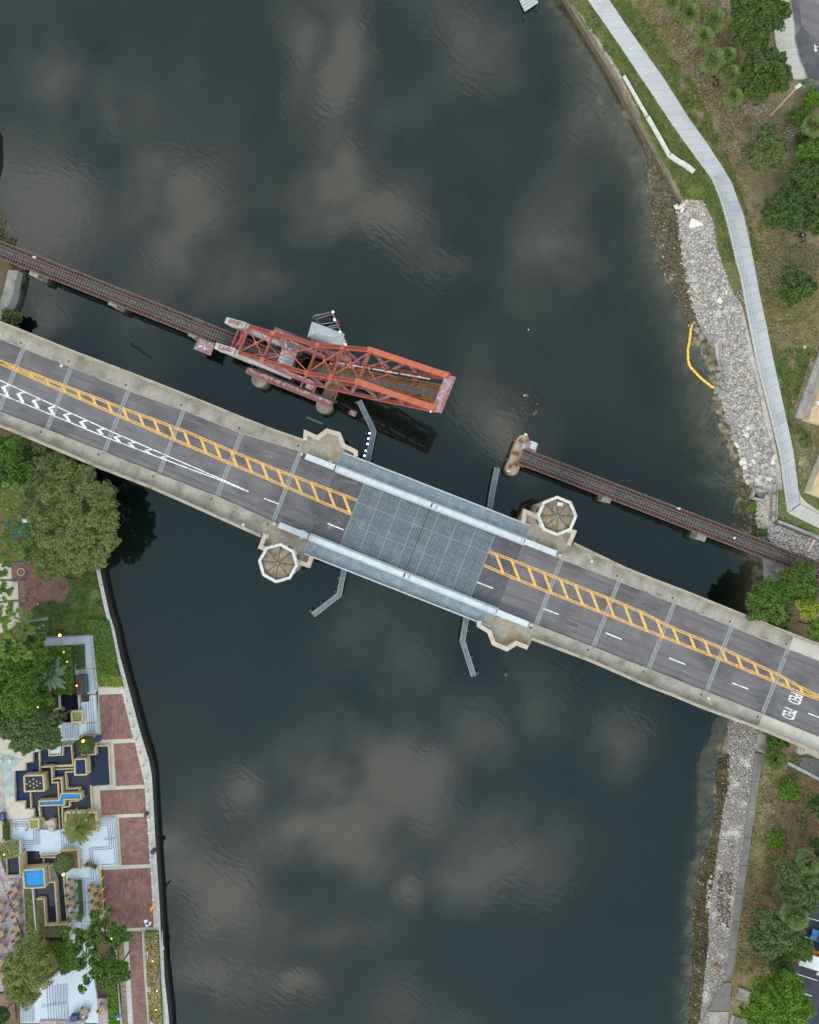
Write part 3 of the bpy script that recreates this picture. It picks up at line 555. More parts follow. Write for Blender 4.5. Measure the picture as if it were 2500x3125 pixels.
for cuts in ([uL]+[j for j in J2 if j < -430]+[uv(zC((430,1590))[0])[0]], [uv(zF((765,1800))[0])[0]]+[j for j in J2 if j > 330]+[uR]):
    for a, b in zip(cuts, cuts[1:]):
        if b-a < 8: continue
        rpoly(a+.3, b-.3, lambda u: vSO(u)-8, lambda u: vSO(u)+.5, .85, 2.2, 'parapet', 'parapet', 2)
        rpoly(a+.6, b-.6, lambda u: vSO(u)-8.6, lambda u: vSO(u)-6.4, .95, .12, 'parapet_rail', 'concrete', 2)
for j in J2:
    rpoly(j-6.5, j+6.5, vNC, vSC, .0098, .05, 'expansion_joint', 'joint_concrete', 1)
    rpoly(j-.6, j+.6, vNC, vSC, .014, .05, 'joint_gap', 'seam', 1)
    for f in (vNC, vSC):
        s = 1 if f is vSC else -1
        MB().add([RB(j+du-12, f(j)+s*(14+dv), .17) for du, dv in ((-3,-3),(3,-3),(3,3),(-3,3))], [(0,1,2,3)]).build('drain_grate', 'iron', bridge)
# piers and girders below the approaches
for j in J2:
    MB().box((*RB(j, 0).xy, zd(j)-6.9), (1.3, 13.5, 9.5), R(-21.4)).build('pier', 'pier_concrete', bridge)
for v in (-95, -50, 0, 50, 95):
    for a, b in ((uL, uA), (uB, uR)):
        MB().beam(RB(a, v, -1.9), RB(b, v, -1.9), .6, 1.4).build('girder', 'concrete', bridge)
# leaf-end dark asphalt
pm('asphalt_mend', (.09,.086,.095), (.12,.115,.12), 1.5, .9, .2); pm('tyre_wear', (.112,.106,.113), (.15,.142,.149), .8, .9, c3=(.135,.128,.135), scale3=.3, f3=.5, stretch=(6,1,1), rot=RA)
rpoly(uC+.3, uA-.3, lambda u: vNC(u)+3, lambda u: vSC(u)-3, 0, .9, 'roadway_slab', 'asphalt_dark', 1, 'darker worn asphalt panel beside the steel grating')
rpoly(uB+.3, uD-.3, lambda u: vNC(u)+3, lambda u: vSC(u)-3, 0, .9, 'roadway_slab', 'asphalt_dark', 1, 'darker worn asphalt panel beside the steel grating')
# steel grating: panels, each a plate with its bars
vN1, vS1 = vNC(uA)+5, vSC(uA)-5
nU, nV = 14, 6
du, dv = (uB-uA)/nU, (vS1-vN1)/nV
k7 = (CH-7)/CH*S
LU, LV = du*k7, dv*k7
def gpanel(lu, lv, nu, nv, name, bw, bh):
    pl = MB().box((0,0,-.06), (lu-.03, lv-.03, .08)); me = pl.mesh('plate'); me.materials.append(M[name[0]]); me.materials.append(M[name[1]])
    b = MB().box((0,0,-.06), (lu-.03, lv-.03, .08)); nf = len(b.f)
    for i in range(nu): b.box((-lu/2+(i+.5)*lu/nu, 0, bh/2-.018), (bw, lv-.04, bh))
    for i in range(nv): b.box((0, -lv/2+(i+.5)*lv/nv, bh/2-.016), (lu-.04, bw, bh+.004))
    me = b.mesh('grating'); me.materials.append(M[name[0]]); me.materials.append(M[name[1]])
    for i, p in enumerate(me.polygons): p.material_index = 0 if i < nf else 1
    return me
gm = gpanel(LU, LV, 4, 5, ('grating_plate','grating_bar'), .055, .05)
gm2 = gpanel(LU, LV, 4, 9, ('grating_plate','grating_fine'), .05, .05)
for i in range(nU):
    for j in range(nV):
        p = RB(uA+(i+.5)*du, vN1+(j+.5)*dv, -.012*((i+j) % 2))
        put('grating_panel', gm2 if random.random() < .55 else gm, None, bridge, loc=Vector(p)-Vector(bridge['_o']), rz=R(-21.4))
for i in range(nU+1):      # floor beams showing as pale seams
    u = uA+i*du
    if i % 2 == 0: MB().beam(RB(u, vN1, .035), RB(u, vS1, .035), .09, .05).build('floor_beam', 'walk_bar', bridge)
for f in (.33,.66): MB().beam(RB(uA, vN1+(vS1-vN1)*f, .035), RB(uB, vN1+(vS1-vN1)*f, .035), .08, .05).build('stringer', 'walk_bar', bridge)
for v in (vN1+8, -30, 30, vS1-8): MB().beam(RB(uA-20, v, -1.2), RB(uB+20, v, -1.2), .5, 1.6).build('girder', 'fender', bridge)
um = uv(zC((1500,1500))[0])[0]
MB().beam(RB(um, vN1-8, .06), RB(um, vS1+8, .06), .10, .05).build('centre_joint', 'iron', bridge)
# footway gratings either side
def quadpanels(c0, c1, c2, c3, nu, nv, z, name):
    """c0->c1 along outer edge, c3->c2 along inner edge"""
    def at(a, b):
        A = (c0[0]+(c1[0]-c0[0])*a, c0[1]+(c1[1]-c0[1])*a); B = (c3[0]+(c2[0]-c3[0])*a, c3[1]+(c2[1]-c3[1])*a)
        return P(A[0]+(B[0]-A[0])*b, A[1]+(B[1]-A[1])*b, z)
    for i in range(nu):
        for j in range(nv):
            a, b, c, d = i/nu+.0012, (i+1)/nu-.0012, j/nv+.006, (j+1)/nv-.006
            MB().prism([at(a,c), at(b,c), at(b,d), at(a,d)], z-.08).build(name, 'walk_plate', bridge)
    bars = MB()
    for i in range(nu*2+1): bars.beam(at(i/nu/2,0)+Vector((0,0,.012)), at(i/nu/2,1)+Vector((0,0,.012)), .055, .03)
    for j in range(nv*2+1): bars.beam(at(0,j/nv/2)+Vector((0,0,.014)), at(1,j/nv/2)+Vector((0,0,.014)), .055, .03)
    bars.build('grating_bars', 'walk_bar', bridge)
    br = MB()
    for i in range(0, nu, 2):
        br.beam(at(i/nu,.05), at(min(1,(i+1.6)/nu),.95), .05, .05); br.beam(at(i/nu,.95), at(min(1,(i+1.6)/nu),.05), .05, .05)
    br.build('cross_bracing', 'walk_bar', bridge)
    MB().beam(at(0,0)+Vector((0,0,.25)), at(1,0)+Vector((0,0,.25)), .22, .5).build('edge_rail', 'steel_pale', bridge)
n0_, n1_, n2_, n3_ = zC((965,1037))[0], zF((762,968))[0], zF((728,1072))[0], zC((925,1120))[0]
quadpanels(n0_, n1_, n2_, n3_, 18, 2, 6.75, 'footway_grating')
s0_, s1_, s2_, s3_ = zL((908,522))[0], zF((472,1705))[0], zF((510,1610))[0], zL((985,320))[0]
quadpanels(s0_, s1_, s2_, s3_, 18, 2, 6.75, 'footway_grating')
# pale barrier girders between roadway and footway
for a, b in ((zC((720,1062))[0], zF((950,1172))[0]), (zL((540,105))[0], zF((745,1690))[0])):
    A, B = P(*a, 7.3), P(*b, 7.3); d = (B-A)
    for f0, f1 in ((0,.115),(.12,.52),(.525,.87),(.875,1)):
        w_ = 1.05 if f0 in (0,.875) else .85
        MB().beam(A+d*f0, A+d*f1, w_, .75).build('barrier_beam', 'barrier', bridge)
    for f in (.125,.5,.86): MB().beam(A+d*f+Vector((0,0,.03)), A+d*(f+.0)+d.normalized()*.25+Vector((0,0,.03)), .8, .8).build('barrier_cap', 'iron' if f == .5 else 'steel_pale', bridge)
    s = -1 if a[0] < 940 and a[1] < 1500 else 1
    MB().strip([A+d*.12+Vector((0,0,-.25)), A+d*.88+Vector((0,0,-.25))], 1.5, 0, .2).build('kerb_plate', 'steel_pale', bridge)
# small pale cabinets and covers near the barrier ends
for (x, y), s in zip(zC((692,1048),(872,1128),(882,1100))+zF((980,1185),(785,1085),(565,1640),(770,1695))+zL((470,90),(895,205),(860,295)), (4.5,9,6,6,7,8,6,5,9,8)):
    p = P(x, y, 7.2); MB().box((p.x, p.y, 7.25), (s*.1, .5, .35), R(-21.4)).build('cabinet', 'steel_pale', bridge)
# octagonal bays and their parapets
def bay(name, floor, par):
    slab('bay_floor', floor, 6.78, 1.2, 'bay_floor', bridge, label=name)
    for q in par:
        wall('bay_parapet', q, .75, 7.7, 1.6, 'parapet_white', bridge)
    pc = [(sum(p[0] for p in floor)/len(floor)), (sum(p[1] for p in floor)/len(floor))]
    top = PP(floor, 6.78); c = P(*pc, 7.14); MB().prism([Vector((c.x+(p.x-c.x)*.92, c.y+(p.y-c.y)*.92, 5.9)) for p in top], -4).prism([Vector((p.x,p.y,5.93)) for p in top], 5.3).build('bay_pier', 'pier_concrete', bridge)
bay('paved viewing bay with stained floor, no tower', zC((715,915),(800,935),(860,890),(940,920),(960,990),(1045,1030),(1050,1060),(965,1037),(925,1120),(690,1035)), [zC((715,955),(718,905),(795,940),(858,893),(935,915),(965,990),(1045,1030),(1048,1062))])
bay('paved bay carrying the octagonal tower, northeast', zF((690,930),(730,860),(800,890),(850,800),(960,770),(1080,900),(1040,1010),(1090,1020),(1060,1110),(960,1180),(730,1072),(760,968)), [zF((712,950),(728,865),(810,900)), zF((1040,1005),(1085,1015),(1045,1110))])
bay('paved bay carrying the octagonal tower, southwest', zL((440,50),(985,320),(908,522),(1000,560),(960,720),(830,670),(540,900),(280,700),(340,450),(250,430),(340,260)), [zL((380,280),(325,265),(265,430),(370,470)), zL((800,640),(960,700),(1010,570))])
bay('paved viewing bay with stained floor, south side', zF((510,1610),(745,1700),(780,1800),(745,1865),(660,1830),(590,1875),(495,1835),(460,1745),(385,1690)), [zF((745,1862),(662,1828),(592,1872),(498,1832),(465,1745),(390,1700),(395,1665))])
for (x0,y0,sgn) in ((*zC((800,1290))[0],1),):
    pass
# ---- road markings
def rm(name, pts, mat='yellow_paint', dz=.012): 
    return MB().add([RB(*uv(p), dz) for p in pts], [tuple(range(len(pts)))]).build(name, mat, bridge)
def rline(name, pts, w, mat, off=0, dz=.012, br=True):
    q = []
    for a, b in zip(pts, pts[1:]):
        n = max(1, int(math.dist(a, b)/60))
        for i in range(n): q.append((a[0]+(b[0]-a[0])*i/n, a[1]+(b[1]-a[1])*i/n))
    q.append(pts[-1]); q = [uv(p) for p in q]; q = [RB(u, v+off, dz) for u, v in q]
    return MB().strip(q, w).build(name, mat, bridge)
YU = zA((-150,1030),(0,1083),(100,1120),(400,1236),(800,1389),(1240,1553))+zC((210,1018),(520,1148),(870,1280),(1058,1352))
YL = zA((-150,1035),(0,1096),(100,1140),(400,1273),(770,1436),(1130,1592))+zC((210,1103),(580,1257),(830,1366),(1018,1442))
YU2 = zF((460,1157),(700,1247),(950,1347),(1360,1510),(1600,1612))+zG((120,373),(700,614),(1290,890),(1540,1030),(1725,1122),(1950,1235))
YL2 = zF((425,1258),(620,1342),(890,1451),(1310,1611),(1600,1729))+zG((80,492),(670,722),(1260,966),(1540,1090),(1725,1150),(1950,1250))
for L_ in (YU, YL, YU2, YL2):
    for off in (-2.6, 2.6): rline('centre_line', L_, .17, 'yellow_paint', off)
def yat(L_, x): return interp(L_, x)
xs = [90,139,186,232,278,325,372,420,466,512.5,557,607.6,652,700,746,795,843.5,897,945.5,996.6,1043]
xs2 = [1508.7,1556.7,1607,1655,1705,1751,1799,1847,1901,1948,2000,2049,2100,2146,2197,2245,2296,2345,2393,2437]
for X, U_, L_ in ((xs, YU, YL), (xs2, YU2, YL2)):
    for x in X:
        y = yat(U_, x); s = 0
        while s < 90 and y+s*.93 < yat(L_, x+s*.36): s += .5
        if s < 4: continue
        a = (x, y); b = (x+s*.36, y+s*.93); w_ = 9.5 if s > 20 else 7
        rm('hatch_bar', [a, (a[0]+w_, yat(U_, a[0]+w_)), (b[0]+w_, yat(L_, b[0]+w_)), b], dz=.010)
studs = MB()
for L_ in (YU, YL, YU2, YL2):
    x = L_[1][0]
    while x < L_[-1][0]:
        for s in (-5, 5):
            p = RB(*uv((x, yat(L_, x)+s)), .02); studs.box(p, (.14,.14,.05))
        x += 46
studs.build('road_studs', 'yellow_paint', bridge, kind='stuff')
WU = zA((-150,1140),(0,1208),(370,1380),(725,1542),(1000,1662))+zC((170,1215),(342,1292))
WL = zA((-150,1235),(0,1298),(330,1431),(700,1584),(1080,1728))+zC((165,1222),(342,1297))
rline('channel_line', WU, .2, 'white_paint'); rline('channel_line', WL, .2, 'white_paint')
for x in (10,110,210,315,415,520,635,745,840,950,1055):
    X = x/2.156; a = (X+19, yat(WU, X+19)+1.5); yb = yat(WL, X+12)
    g = (yb-a[1]); b = (X-1, a[1]+g*.22); c = (X+14, yb-1)
    if g < 6: continue
    w_ = min(11, g*.62)
    rm('chevron', [a, b, (b[0]+w_*1.2, b[1]+w_*.3)][:0] or [(a[0]+w_, a[1]+w_*.4), a, b, (b[0]+w_*1.15, b[1]+w_*.1)], 'white_paint')
    rm('chevron', [(b[0]+w_*1.15, b[1]+w_*.1), b, c, (c[0]+w_, c[1]+w_*.2)], 'white_paint', .013)
for a, b in (zC((445,1338),(540,1376)), zC((862,1503),(968,1546)), zF((375,1382),(492,1427)), zF((855,1573),(973,1618)), zF((1314,1752),(1432,1800)),
             zG((145,717),(317,785)), zG((810,979),(980,1045)), zG((1612,1299),(1780,1366))):
    rline('lane_dash', [a, b], .22, 'white_paint')
def ped(c):
    cu = bpy.data.curves.new('ped', 'FONT'); cu.body = 'PED'; cu.size = 1; cu.offset = .018; cu.align_x = 'CENTER'; cu.align_y = 'CENTER'
    o = bpy.data.objects.new('t', cu); col.objects.link(o); bpy.context.view_layer.update()
    me = bpy.data.meshes.new_from_object(o.evaluated_get(bpy.context.evaluated_depsgraph_get())); bpy.data.objects.remove(o)
    xs_ = [v.co.x for v in me.vertices]; ys_ = [v.co.y for v in me.vertices]; W_, H_ = max(xs_)-min(xs_), max(ys_)-min(ys_); cy_ = (max(ys_)+min(ys_))/2; cx_ = (max(xs_)+min(xs_))/2
    u, v = uv(c)
    for q in me.vertices:
        X = (q.co.x-cx_)/W_*31; Y = (q.co.y-cy_)/H_*40
        p = RB(u+Y, v+X, .014); q.co = p-Vector(bridge['_o'])
    me.materials.append(M['white_paint']); put('lettering', me, None, bridge, label='white PED lettering painted on the lane')
ped(zG((1474,1146))[0]); ped(zG((1410,1306))[0])
# drains, tar stains
st = MB()
for x, y in zG((1180,1190),(1320,1310),(1400,1380),(1440,1250),(1390,720),(1350,850),(1310,1020),(1640,1370),(1700,1440),(1230,1160)):
    for k in range(6):
        u, v = uv((x+random.uniform(-12,12), y+random.uniform(-9,9))); a = random.uniform(0,3.1)
        st.add([RB(u+math.cos(a+t_)*random.uniform(2,7), v+math.sin(a+t_)*random.uniform(.6,2.2), .009+.0004*k) for t_ in (0,1.1,2.2,3.3,4.4,5.4)], [(0,1,2,3,4,5)])
st.build('tar_stains', 'asphalt_dark', bridge, kind='stuff')
# repairs and cracks in the asphalt
rk = random.Random(4); ck = MB()
for k in range(46):
    u = rk.choice((rk.uniform(-1350,-430), rk.uniform(430,1350))); v = rk.uniform(vNC(u)+12, vSC(u)-12); q_ = []; a = rk.choice((0,0,1.5))+rk.uniform(-.3,.3); l_ = rk.uniform(20,110)
    for i in range(9): q_.append(RB(u+math.cos(a)*l_*i/8+rk.uniform(-1.2,1.2), max(vNC(u)+5,min(vSC(u)-5, v+math.sin(a)*min(l_,50)*i/8+rk.uniform(-1.6,1.6))), .009))
    ck.strip(q_, rk.uniform(.05,.1))
ck.build('cracks', 'asphalt_dark', bridge, kind='stuff')
for k, (u, v, lu, lv) in enumerate(((-980,-52,46,9),(-760,64,34,12),(-560,-72,28,9),(560,70,38,11),(760,-66,52,8),(1010,-40,30,10),(1180,72,44,9),(-1180,40,26,8))):
    MB().add([RB(u+a*lu/2, v+b*lv/2, .0085) for a, b in ((-1,-1),(1,-1),(1,1),(-1,1))], [(0,1,2,3)]).build('repair_patch', 'asphalt_mend', bridge)
wl = MB()
for f in (.10,.26,.74,.90):
    for (a, b) in ((-1480,uC-4),(uD+4,1480)):
        q_ = [RB(a+(b-a)*i/30, vNC(a+(b-a)*i/30)+(vSC(a+(b-a)*i/30)-vNC(a+(b-a)*i/30))*f+rk.uniform(-.6,.6), .006) for i in range(31)]; wl.strip(q_, .55)
wl.build('tyre_tracks', 'tyre_wear', bridge, kind='stuff')
c = P(*zC((790,1420))[0], zd(-400)+.012); MB().cyl(c, c+Vector((0,0,.006)), .75, n=20).build('manhole', 'asphalt_dark', bridge)
# ---- octagonal towers
def tower(c, rot, label):
    px, py = c; base = P(px, py, 12.2); t = thing('bridge_tender_tower', label, 'tower', (base.x, base.y, 5.5), 'octagonal bridge towers')
    def ring(r, z, a=0): return [Vector((base.x+r*math.cos(R(rot+45*i+a)), base.y+r*math.sin(R(rot+45*i+a)), z)) for i in range(8)]
    r = 3.0
    MB().prism(ring(r-.15, 5.4), -4).build('base', 'pier_concrete', t)
    MB().prism(ring(r, 11.3), 5.4).build('wall', 'parapet_white', t)
    for i in range(8):
        a, b = ring(r+.02, 8.2)[i], ring(r+.02, 8.2)[(i+1) % 8]; m = (a+b)/2; n = (m-Vector((base.x, base.y, 8.2))).normalized(); d = (b-a).normalized()
        f = MB().beam(m-d*.65+n*.0, m+d*.65+n*.0, .12, 1.9).build('window', 'trim_white', t)
        f['_o'] = t['_o']; MB().beam(m-d*.5+n*.03, m+d*.5+n*.03, .12, 1.6).build('pane', 'glass', f)
    MB().prism(ring(r+.22, 11.6), 11.3).build('cornice', 'parapet_white', t)
    up = ring(r+.42, 12.25); inn = ring(r-.02, 12.25)
    m = MB(); o = len(m.v); lo_, li_ = ring(r+.42, 11.6), ring(r-.02, 11.6)
    vs = up+inn+lo_+li_
    fs = []
    for i in range(8):
        j = (i+1) % 8; fs += [(i, j, 8+j, 8+i), (16+i, 16+j, j, i), (8+i, 8+j, 24+j, 24+i), (16+j, 16+i, 24+i, 24+j)]
    m.add(vs, fs).build('parapet_ring', 'trim_white', t)
    apex = Vector((base.x, base.y, 12.5)); rf = ring(r-.05, 11.75)
    for i in range(8):
        MB().add([rf[i], rf[(i+1) % 8], apex], [(0,1,2)]).build('roof_panel', 'roof_brown', t)
        MB().beam(rf[i]+Vector((0,0,.03)), apex+Vector((0,0,.03)), .09, .06).build('roof_ridge', 'iron', t)
    for k, (an, rr_) in enumerate(((rot+30,1.5),(rot+160,2.0),(rot+250,1.2))): c_ = apex+Vector((math.cos(R(an))*rr_, math.sin(R(an))*rr_, -.75*rr_/3-.0)); MB().cyl(c_-Vector((0,0,.2)), c_+Vector((0,0,.28)), .09, n=6).build('roof_vent', 'iron', t)
    MB().cyl(apex-Vector((0,0,.1)), apex+Vector((0,0,.25)), .28, .12, 8).build('finial', 'verdigris', t)
    den = MB()
    for i in range(8):
        a, b = up[i], up[(i+1) % 8]
        for k in range(9): den.box(a+(b-a)*((k+.5)/9)-Vector((0,0,.12))+(a-apex).xy.to_3d().normalized()*.05, (.14,.14,.16), R(rot+45*i+22))
    den.build('dentils', 'trim_white', t, kind='stuff')
    return t
t = tower(zF((960,897))[0], 90, 'octagonal brown roofed tower with a white roof box, by the northeast bay')
p = P(*zF((980,812))[0], 12.1); MB().box((p.x,p.y,12.15), (.95,.6,.35), R(-10)).build('roof_box', 'trim_white', t)
tower(zL((522,663))[0], 83, 'octagonal brown roofed tower without roof box, by the southwest bay')
# ---- pier fenders: timber walkways on piles
def fender(pts, label, piles, leds=None):
    t = thing('pier_fender', label, 'fender', (*P(*pts[0], 0).xy, 0), 'fenders beside the bridge channel')
    pts3 = PP(pts, 2.2)
    MB().strip(pts3, .95, 0, .25).build('deck', 'fender', t)
    for s in (-.45,.45):
        q = []
        for i, p in enumerate(pts3):
            a = pts3[max(0,i-1)]; b = pts3[min(len(pts3)-1,i+1)]; d = (b-a).normalized(); q.append(p+Vector((-d.y,d.x,0))*s)
        MB().strip(q, .07, .06, .1).build('edge_strip', 'steel_pale', t)
        MB().strip(q, .12, -1.1, .35).build('wale', 'pile_wood', t)
    for x, y in piles:
        p = P(x, y, 1.4); MB().cyl((p.x,p.y,-5), (p.x,p.y,1.6), .24).build('pile', 'pile_wood', t)
    bolts = MB()
    for a, b in zip(pts3, pts3[1:]):
        n = int((b-a).length/.9); d = (b-a).normalized(); nn_ = Vector((-d.y,d.x,0))
        for i in range(n):
            for s in (-.28,.28): bolts.box(a+d*(i+.5)*.9+nn_*s+Vector((0,0,.03)), (.07,.07,.05))
    bolts.build('bolts', 'steel_pale', t, kind='stuff')
    return t
f1 = fender(zK((395,915),(578,1300),(500,1690),(440,1900)), 'bent grey pier fender reaching up under the rusty rail leaf', zK((440,1130),(560,1180),(480,1330),(440,1640),(355,940)))
fender(zL((1510,620),(1482,790),(1412,1128),(1030,1425)), 'bent grey pier fender with hooked end, southwest of the lift span', zL((1405,880),(1360,1080),(1150,1245),(1000,1360)))
fender(zF((523,545),(490,700),(463,870),(440,980)), 'straight grey pier fender north of the lift span', zF((518,705),(495,830),(525,540)))
fender(zF((310,1570),(295,1650),(268,1812),(350,2070)), 'bent grey pier fender south of the lift span', zF((310,1740),(298,1815),(335,1930),(378,2045)))
for i, (x, y) in enumerate(zC((1138,910),(1131,945),(1125,980),(1113,1025),(1105,1058))):
    p = P(x, y, 2.3); t = thing('marker_lamp', 'small blue-white lamp on the bent fender, number %s of five from the north' % ('one two three four five'.split()[i]), 'lamp', (p.x, p.y, 1.7), 'blue lamps along the fender')
    MB().beam(p+Vector((0,0,-.3)), P(*zC((1150+(0,6,12,16,22)[i]*-1+6, y and (910,945,980,1025,1058)[i]))[0], 2.0), .05, .05).build('bracket', 'iron', t)
    MB().ball(p, .17, 8, 6).build('bulb', 'led_blue', t)
# ================================================================ RAILWAY
def track(t, p0, p1, z, tm=None, mats=('tie_wood','plank_grey'), side=0):
    """open-deck track: ties, rails, guard timbers, centre boards. p0, p1 3-D points of the centre line"""
    A, B = Vector(p0), Vector(p1); d = (B-A); L_ = d.length; d.normalize(); n = Vector((0,0,1)).cross(d).normalized(); up = d.cross(n)
    O = Vector(t['_o']); q = Matrix((d, n, up)).transposed().to_euler()
    tie = MB().box((0,0,0), (.26,2.95,.24)); tm = tie.mesh('tie'); tm.materials.append(M[mats[0]])
    pl = MB().box((0,0,0), (.42,.86,.05)); pmz = pl.mesh('plank'); pmz.materials.append(M[mats[1]])
    N = int(L_/.52)
    for i in range(N):
        c = A+d*(.26+i*.52)
        if i < 290: put('tie', tm, None, t, loc=c-O+up*random.uniform(-.015,.015)+n*random.uniform(-.05,.05), rz=tuple(q))
        put('walkway_plank', pmz, None, t, loc=c-O+up*(.155+.012*(i % 2)), rz=tuple(q))
    for s in (-.72,.72): MB().beam(A+n*s+up*.2, B+n*s+up*.2, .09, .16, up).build('rail', 'rail_steel', t)
    for s in (-.53,.53): MB().beam(A+n*s+up*.17, B+n*s+up*.17, .05, .10, up).build('guard_rail', 'rust_dark', t)
    for s in (-1.5,1.5): MB().beam(A+n*s+up*.06, B+n*s+up*.06, .14, .22, up).build('edge_timber', 'timber_edge', t)
    for s in (-.95,.95): MB().beam(A+n*s-up*.85, B+n*s-up*.85, .35, 1.4, up).build('girder', 'rust_dark', t)
    return A, B, d, n, up
rwL = thing('rail_trestle', 'dark red railway trestle with grey centre planks, west of the raised leaf', 'rail bridge', (*P(300,880,0).xy, 0))
a, b = P(-70,734,4.2), P(862,1104,4.2); track(rwL, a, b, 4.2)
rwR = thing('rail_trestle', 'dark red railway trestle starting at the rounded pier and running to the east shore', 'rail bridge', (*P(2000,1550,0).xy, 0))
a2, b2 = P(1590,1392,4.2), P(2600,1780,4.2); track(rwR, a2, b2, 4.2)
def pier(t, x, y, w_=1.4, l_=3.3, z=3.2, rz=R(-22)):
    p = P(x, y, z); MB().box((p.x,p.y,z/2-2), (w_, l_, z+4), rz).build('pier', 'concrete', t)
    MB().box((p.x,p.y,z+.1), (w_+.3, l_+.3, .3), rz).build('pier_cap', 'concrete', t)
for x, y in zM((490,790),(1530,1180))+zA((1290,880)): pier(rwL, x, y-6)
for x, y in zH((710,1515),)+zF((1338,745),): pier(rwR, x, y-6)
for x, y in zH((1400,1790),): pier(rwR, x, y)
# side platform on the trestle
def platform(t, pts, z, name='side_platform', mat='graffiti_steel'):
    MB().prism(PP(pts, z), z-.2).build(name, mat, t)
platform(rwL, zA((1310,925),(1415,965),(1385,1045),(1275,1000)), 3.9)
MB().strip(PP(zA((1310,925),(1275,1000),(1385,1045),(1415,965)), 4.3), .09, 0, .12).build('side_rail', 'truss_red', rwL)
for x, y in zA((1322,985),(1350,1003)): 
    p = P(x,y,4.2); MB().box(p, (.6,.25,.3), .5).build('valve', 'trim_white', rwL)
# rounded end pier
t = thing('rail_pier', 'rounded buff concrete pier at the open end of the east trestle', 'pier', (*P(1585,1390,0).xy, 0))
def stadium(c0, c1, r, z, n=8):
    a, b = P(*c0, z), P(*c1, z); d = (b-a).normalized(); an = math.atan2(d.y, d.x); return [b+Vector((r*math.cos(an-math.pi/2+math.pi*i/n), r*math.sin(an-math.pi/2+math.pi*i/n), 0)) for i in range(n+1)]+[a+Vector((r*math.cos(an+math.pi/2+math.pi*i/n), r*math.sin(an+math.pi/2+math.pi*i/n), 0)) for i in range(n+1)]
MB().prism(stadium(zF((712,350))[0], zF((632,555))[0], 1.12, 3.4), -5).build('pier_body', 'pier_concrete', t)
MB().prism(stadium(zF((712,350))[0], zF((632,555))[0], 1.18, 3.5), 3.2).build('pier_cap', 'pier_concrete', t)
for x, y, s in [(*q, .5) for q in zF((692,348),(640,437),(665,445),(615,535))]:
    p = P(x,y,3.5); MB().box((p.x,p.y,3.6), (s*1.3,s,.3), R(-20)).build('bearing', 'rust_dark', t)
for x, y in zF((730,302),(605,570)): p = P(x,y,3.5); MB().box((p.x,p.y,3.6), (.55,.35,.25), R(-20)).build('light_box', 'trim_white', t)
MB().prism(PP(zF((770,345),(820,375),(800,440),(690,395),(700,370)), 4.0), 3.5).build('side_platform', 'graffiti_steel', t)
MB().prism(PP(zF((775,348),(815,365),(798,415),(760,400)), 4.4), 4.0).build('equipment_box', 'roof_grey', t)
for x, y in zF((655,520),(700,530)): p = P(x,y,3.9); MB().box((p.x,p.y,3.9), (.9,.5,.5), R(-22)).build('bracket', 'rust_dark', t)
# ================================================================ RAISED BASCULE LEAF
cr, sr = .9285, .3714
def RW(s, v, z):
    w_ = -17.5+v; return Vector((s*cr-sr*w_, -(s*sr+cr*w_), z))
leaf = thing('bascule_leaf', 'raised rusty orange steel truss leaf of the old railway drawbridge', 'bridge leaf', tuple(RW(-26,0,0)))
HW = 2.5
T = [(-38.6,9.1),(-33.4,11.8),(-24.2,17.3),(-19.1,23.6),(-14.1,29.7),(-2.6,32.9)]
Bn = [(-27.0,5.2),(-22.0,9.6),(-16.6,14.9),(-11.3,20.2),(-6.8,25.8),(-2.2,31.0)]
def laced(name, p, q, w_, h_, mat, plate=False, up=(0,0,1), pitch=.42):
    """built-up member: two side channels with zigzag lacing, or a solid cover plate"""
    p, q = Vector(p), Vector(q); d = (q-p); L_ = d.length; d.normalize(); up = Vector(up)
    a = d.cross(up).normalized(); b = a.cross(d).normalized(); m = MB()
    for s in (-1,1): m.beam(p+a*s*(w_/2-.05), q+a*s*(w_/2-.05), .11, h_, b)
    if plate: m.beam(p+b*h_/2, q+b*h_/2, w_*.98, .05, b)
    else:
        n = max(2, int(L_/pitch))
        for i in range(n):
            for zz_ in (h_/2, -h_/2):
                s = 1 if i % 2 else -1
                m.beam(p+d*L_*i/n+a*s*w_*.42+b*zz_, p+d*L_*(i+1)/n-a*s*w_*.42+b*zz_, .09, .03, b)
                m.beam(p+d*L_*i/n-a*s*w_*.42+b*(zz_-.035*(1 if zz_ > 0 else -1)), p+d*L_*(i+1)/n+a*s*w_*.42+b*(zz_-.035*(1 if zz_ > 0 else -1)), .09, .03, b)
    return m.build(name, mat, leaf)
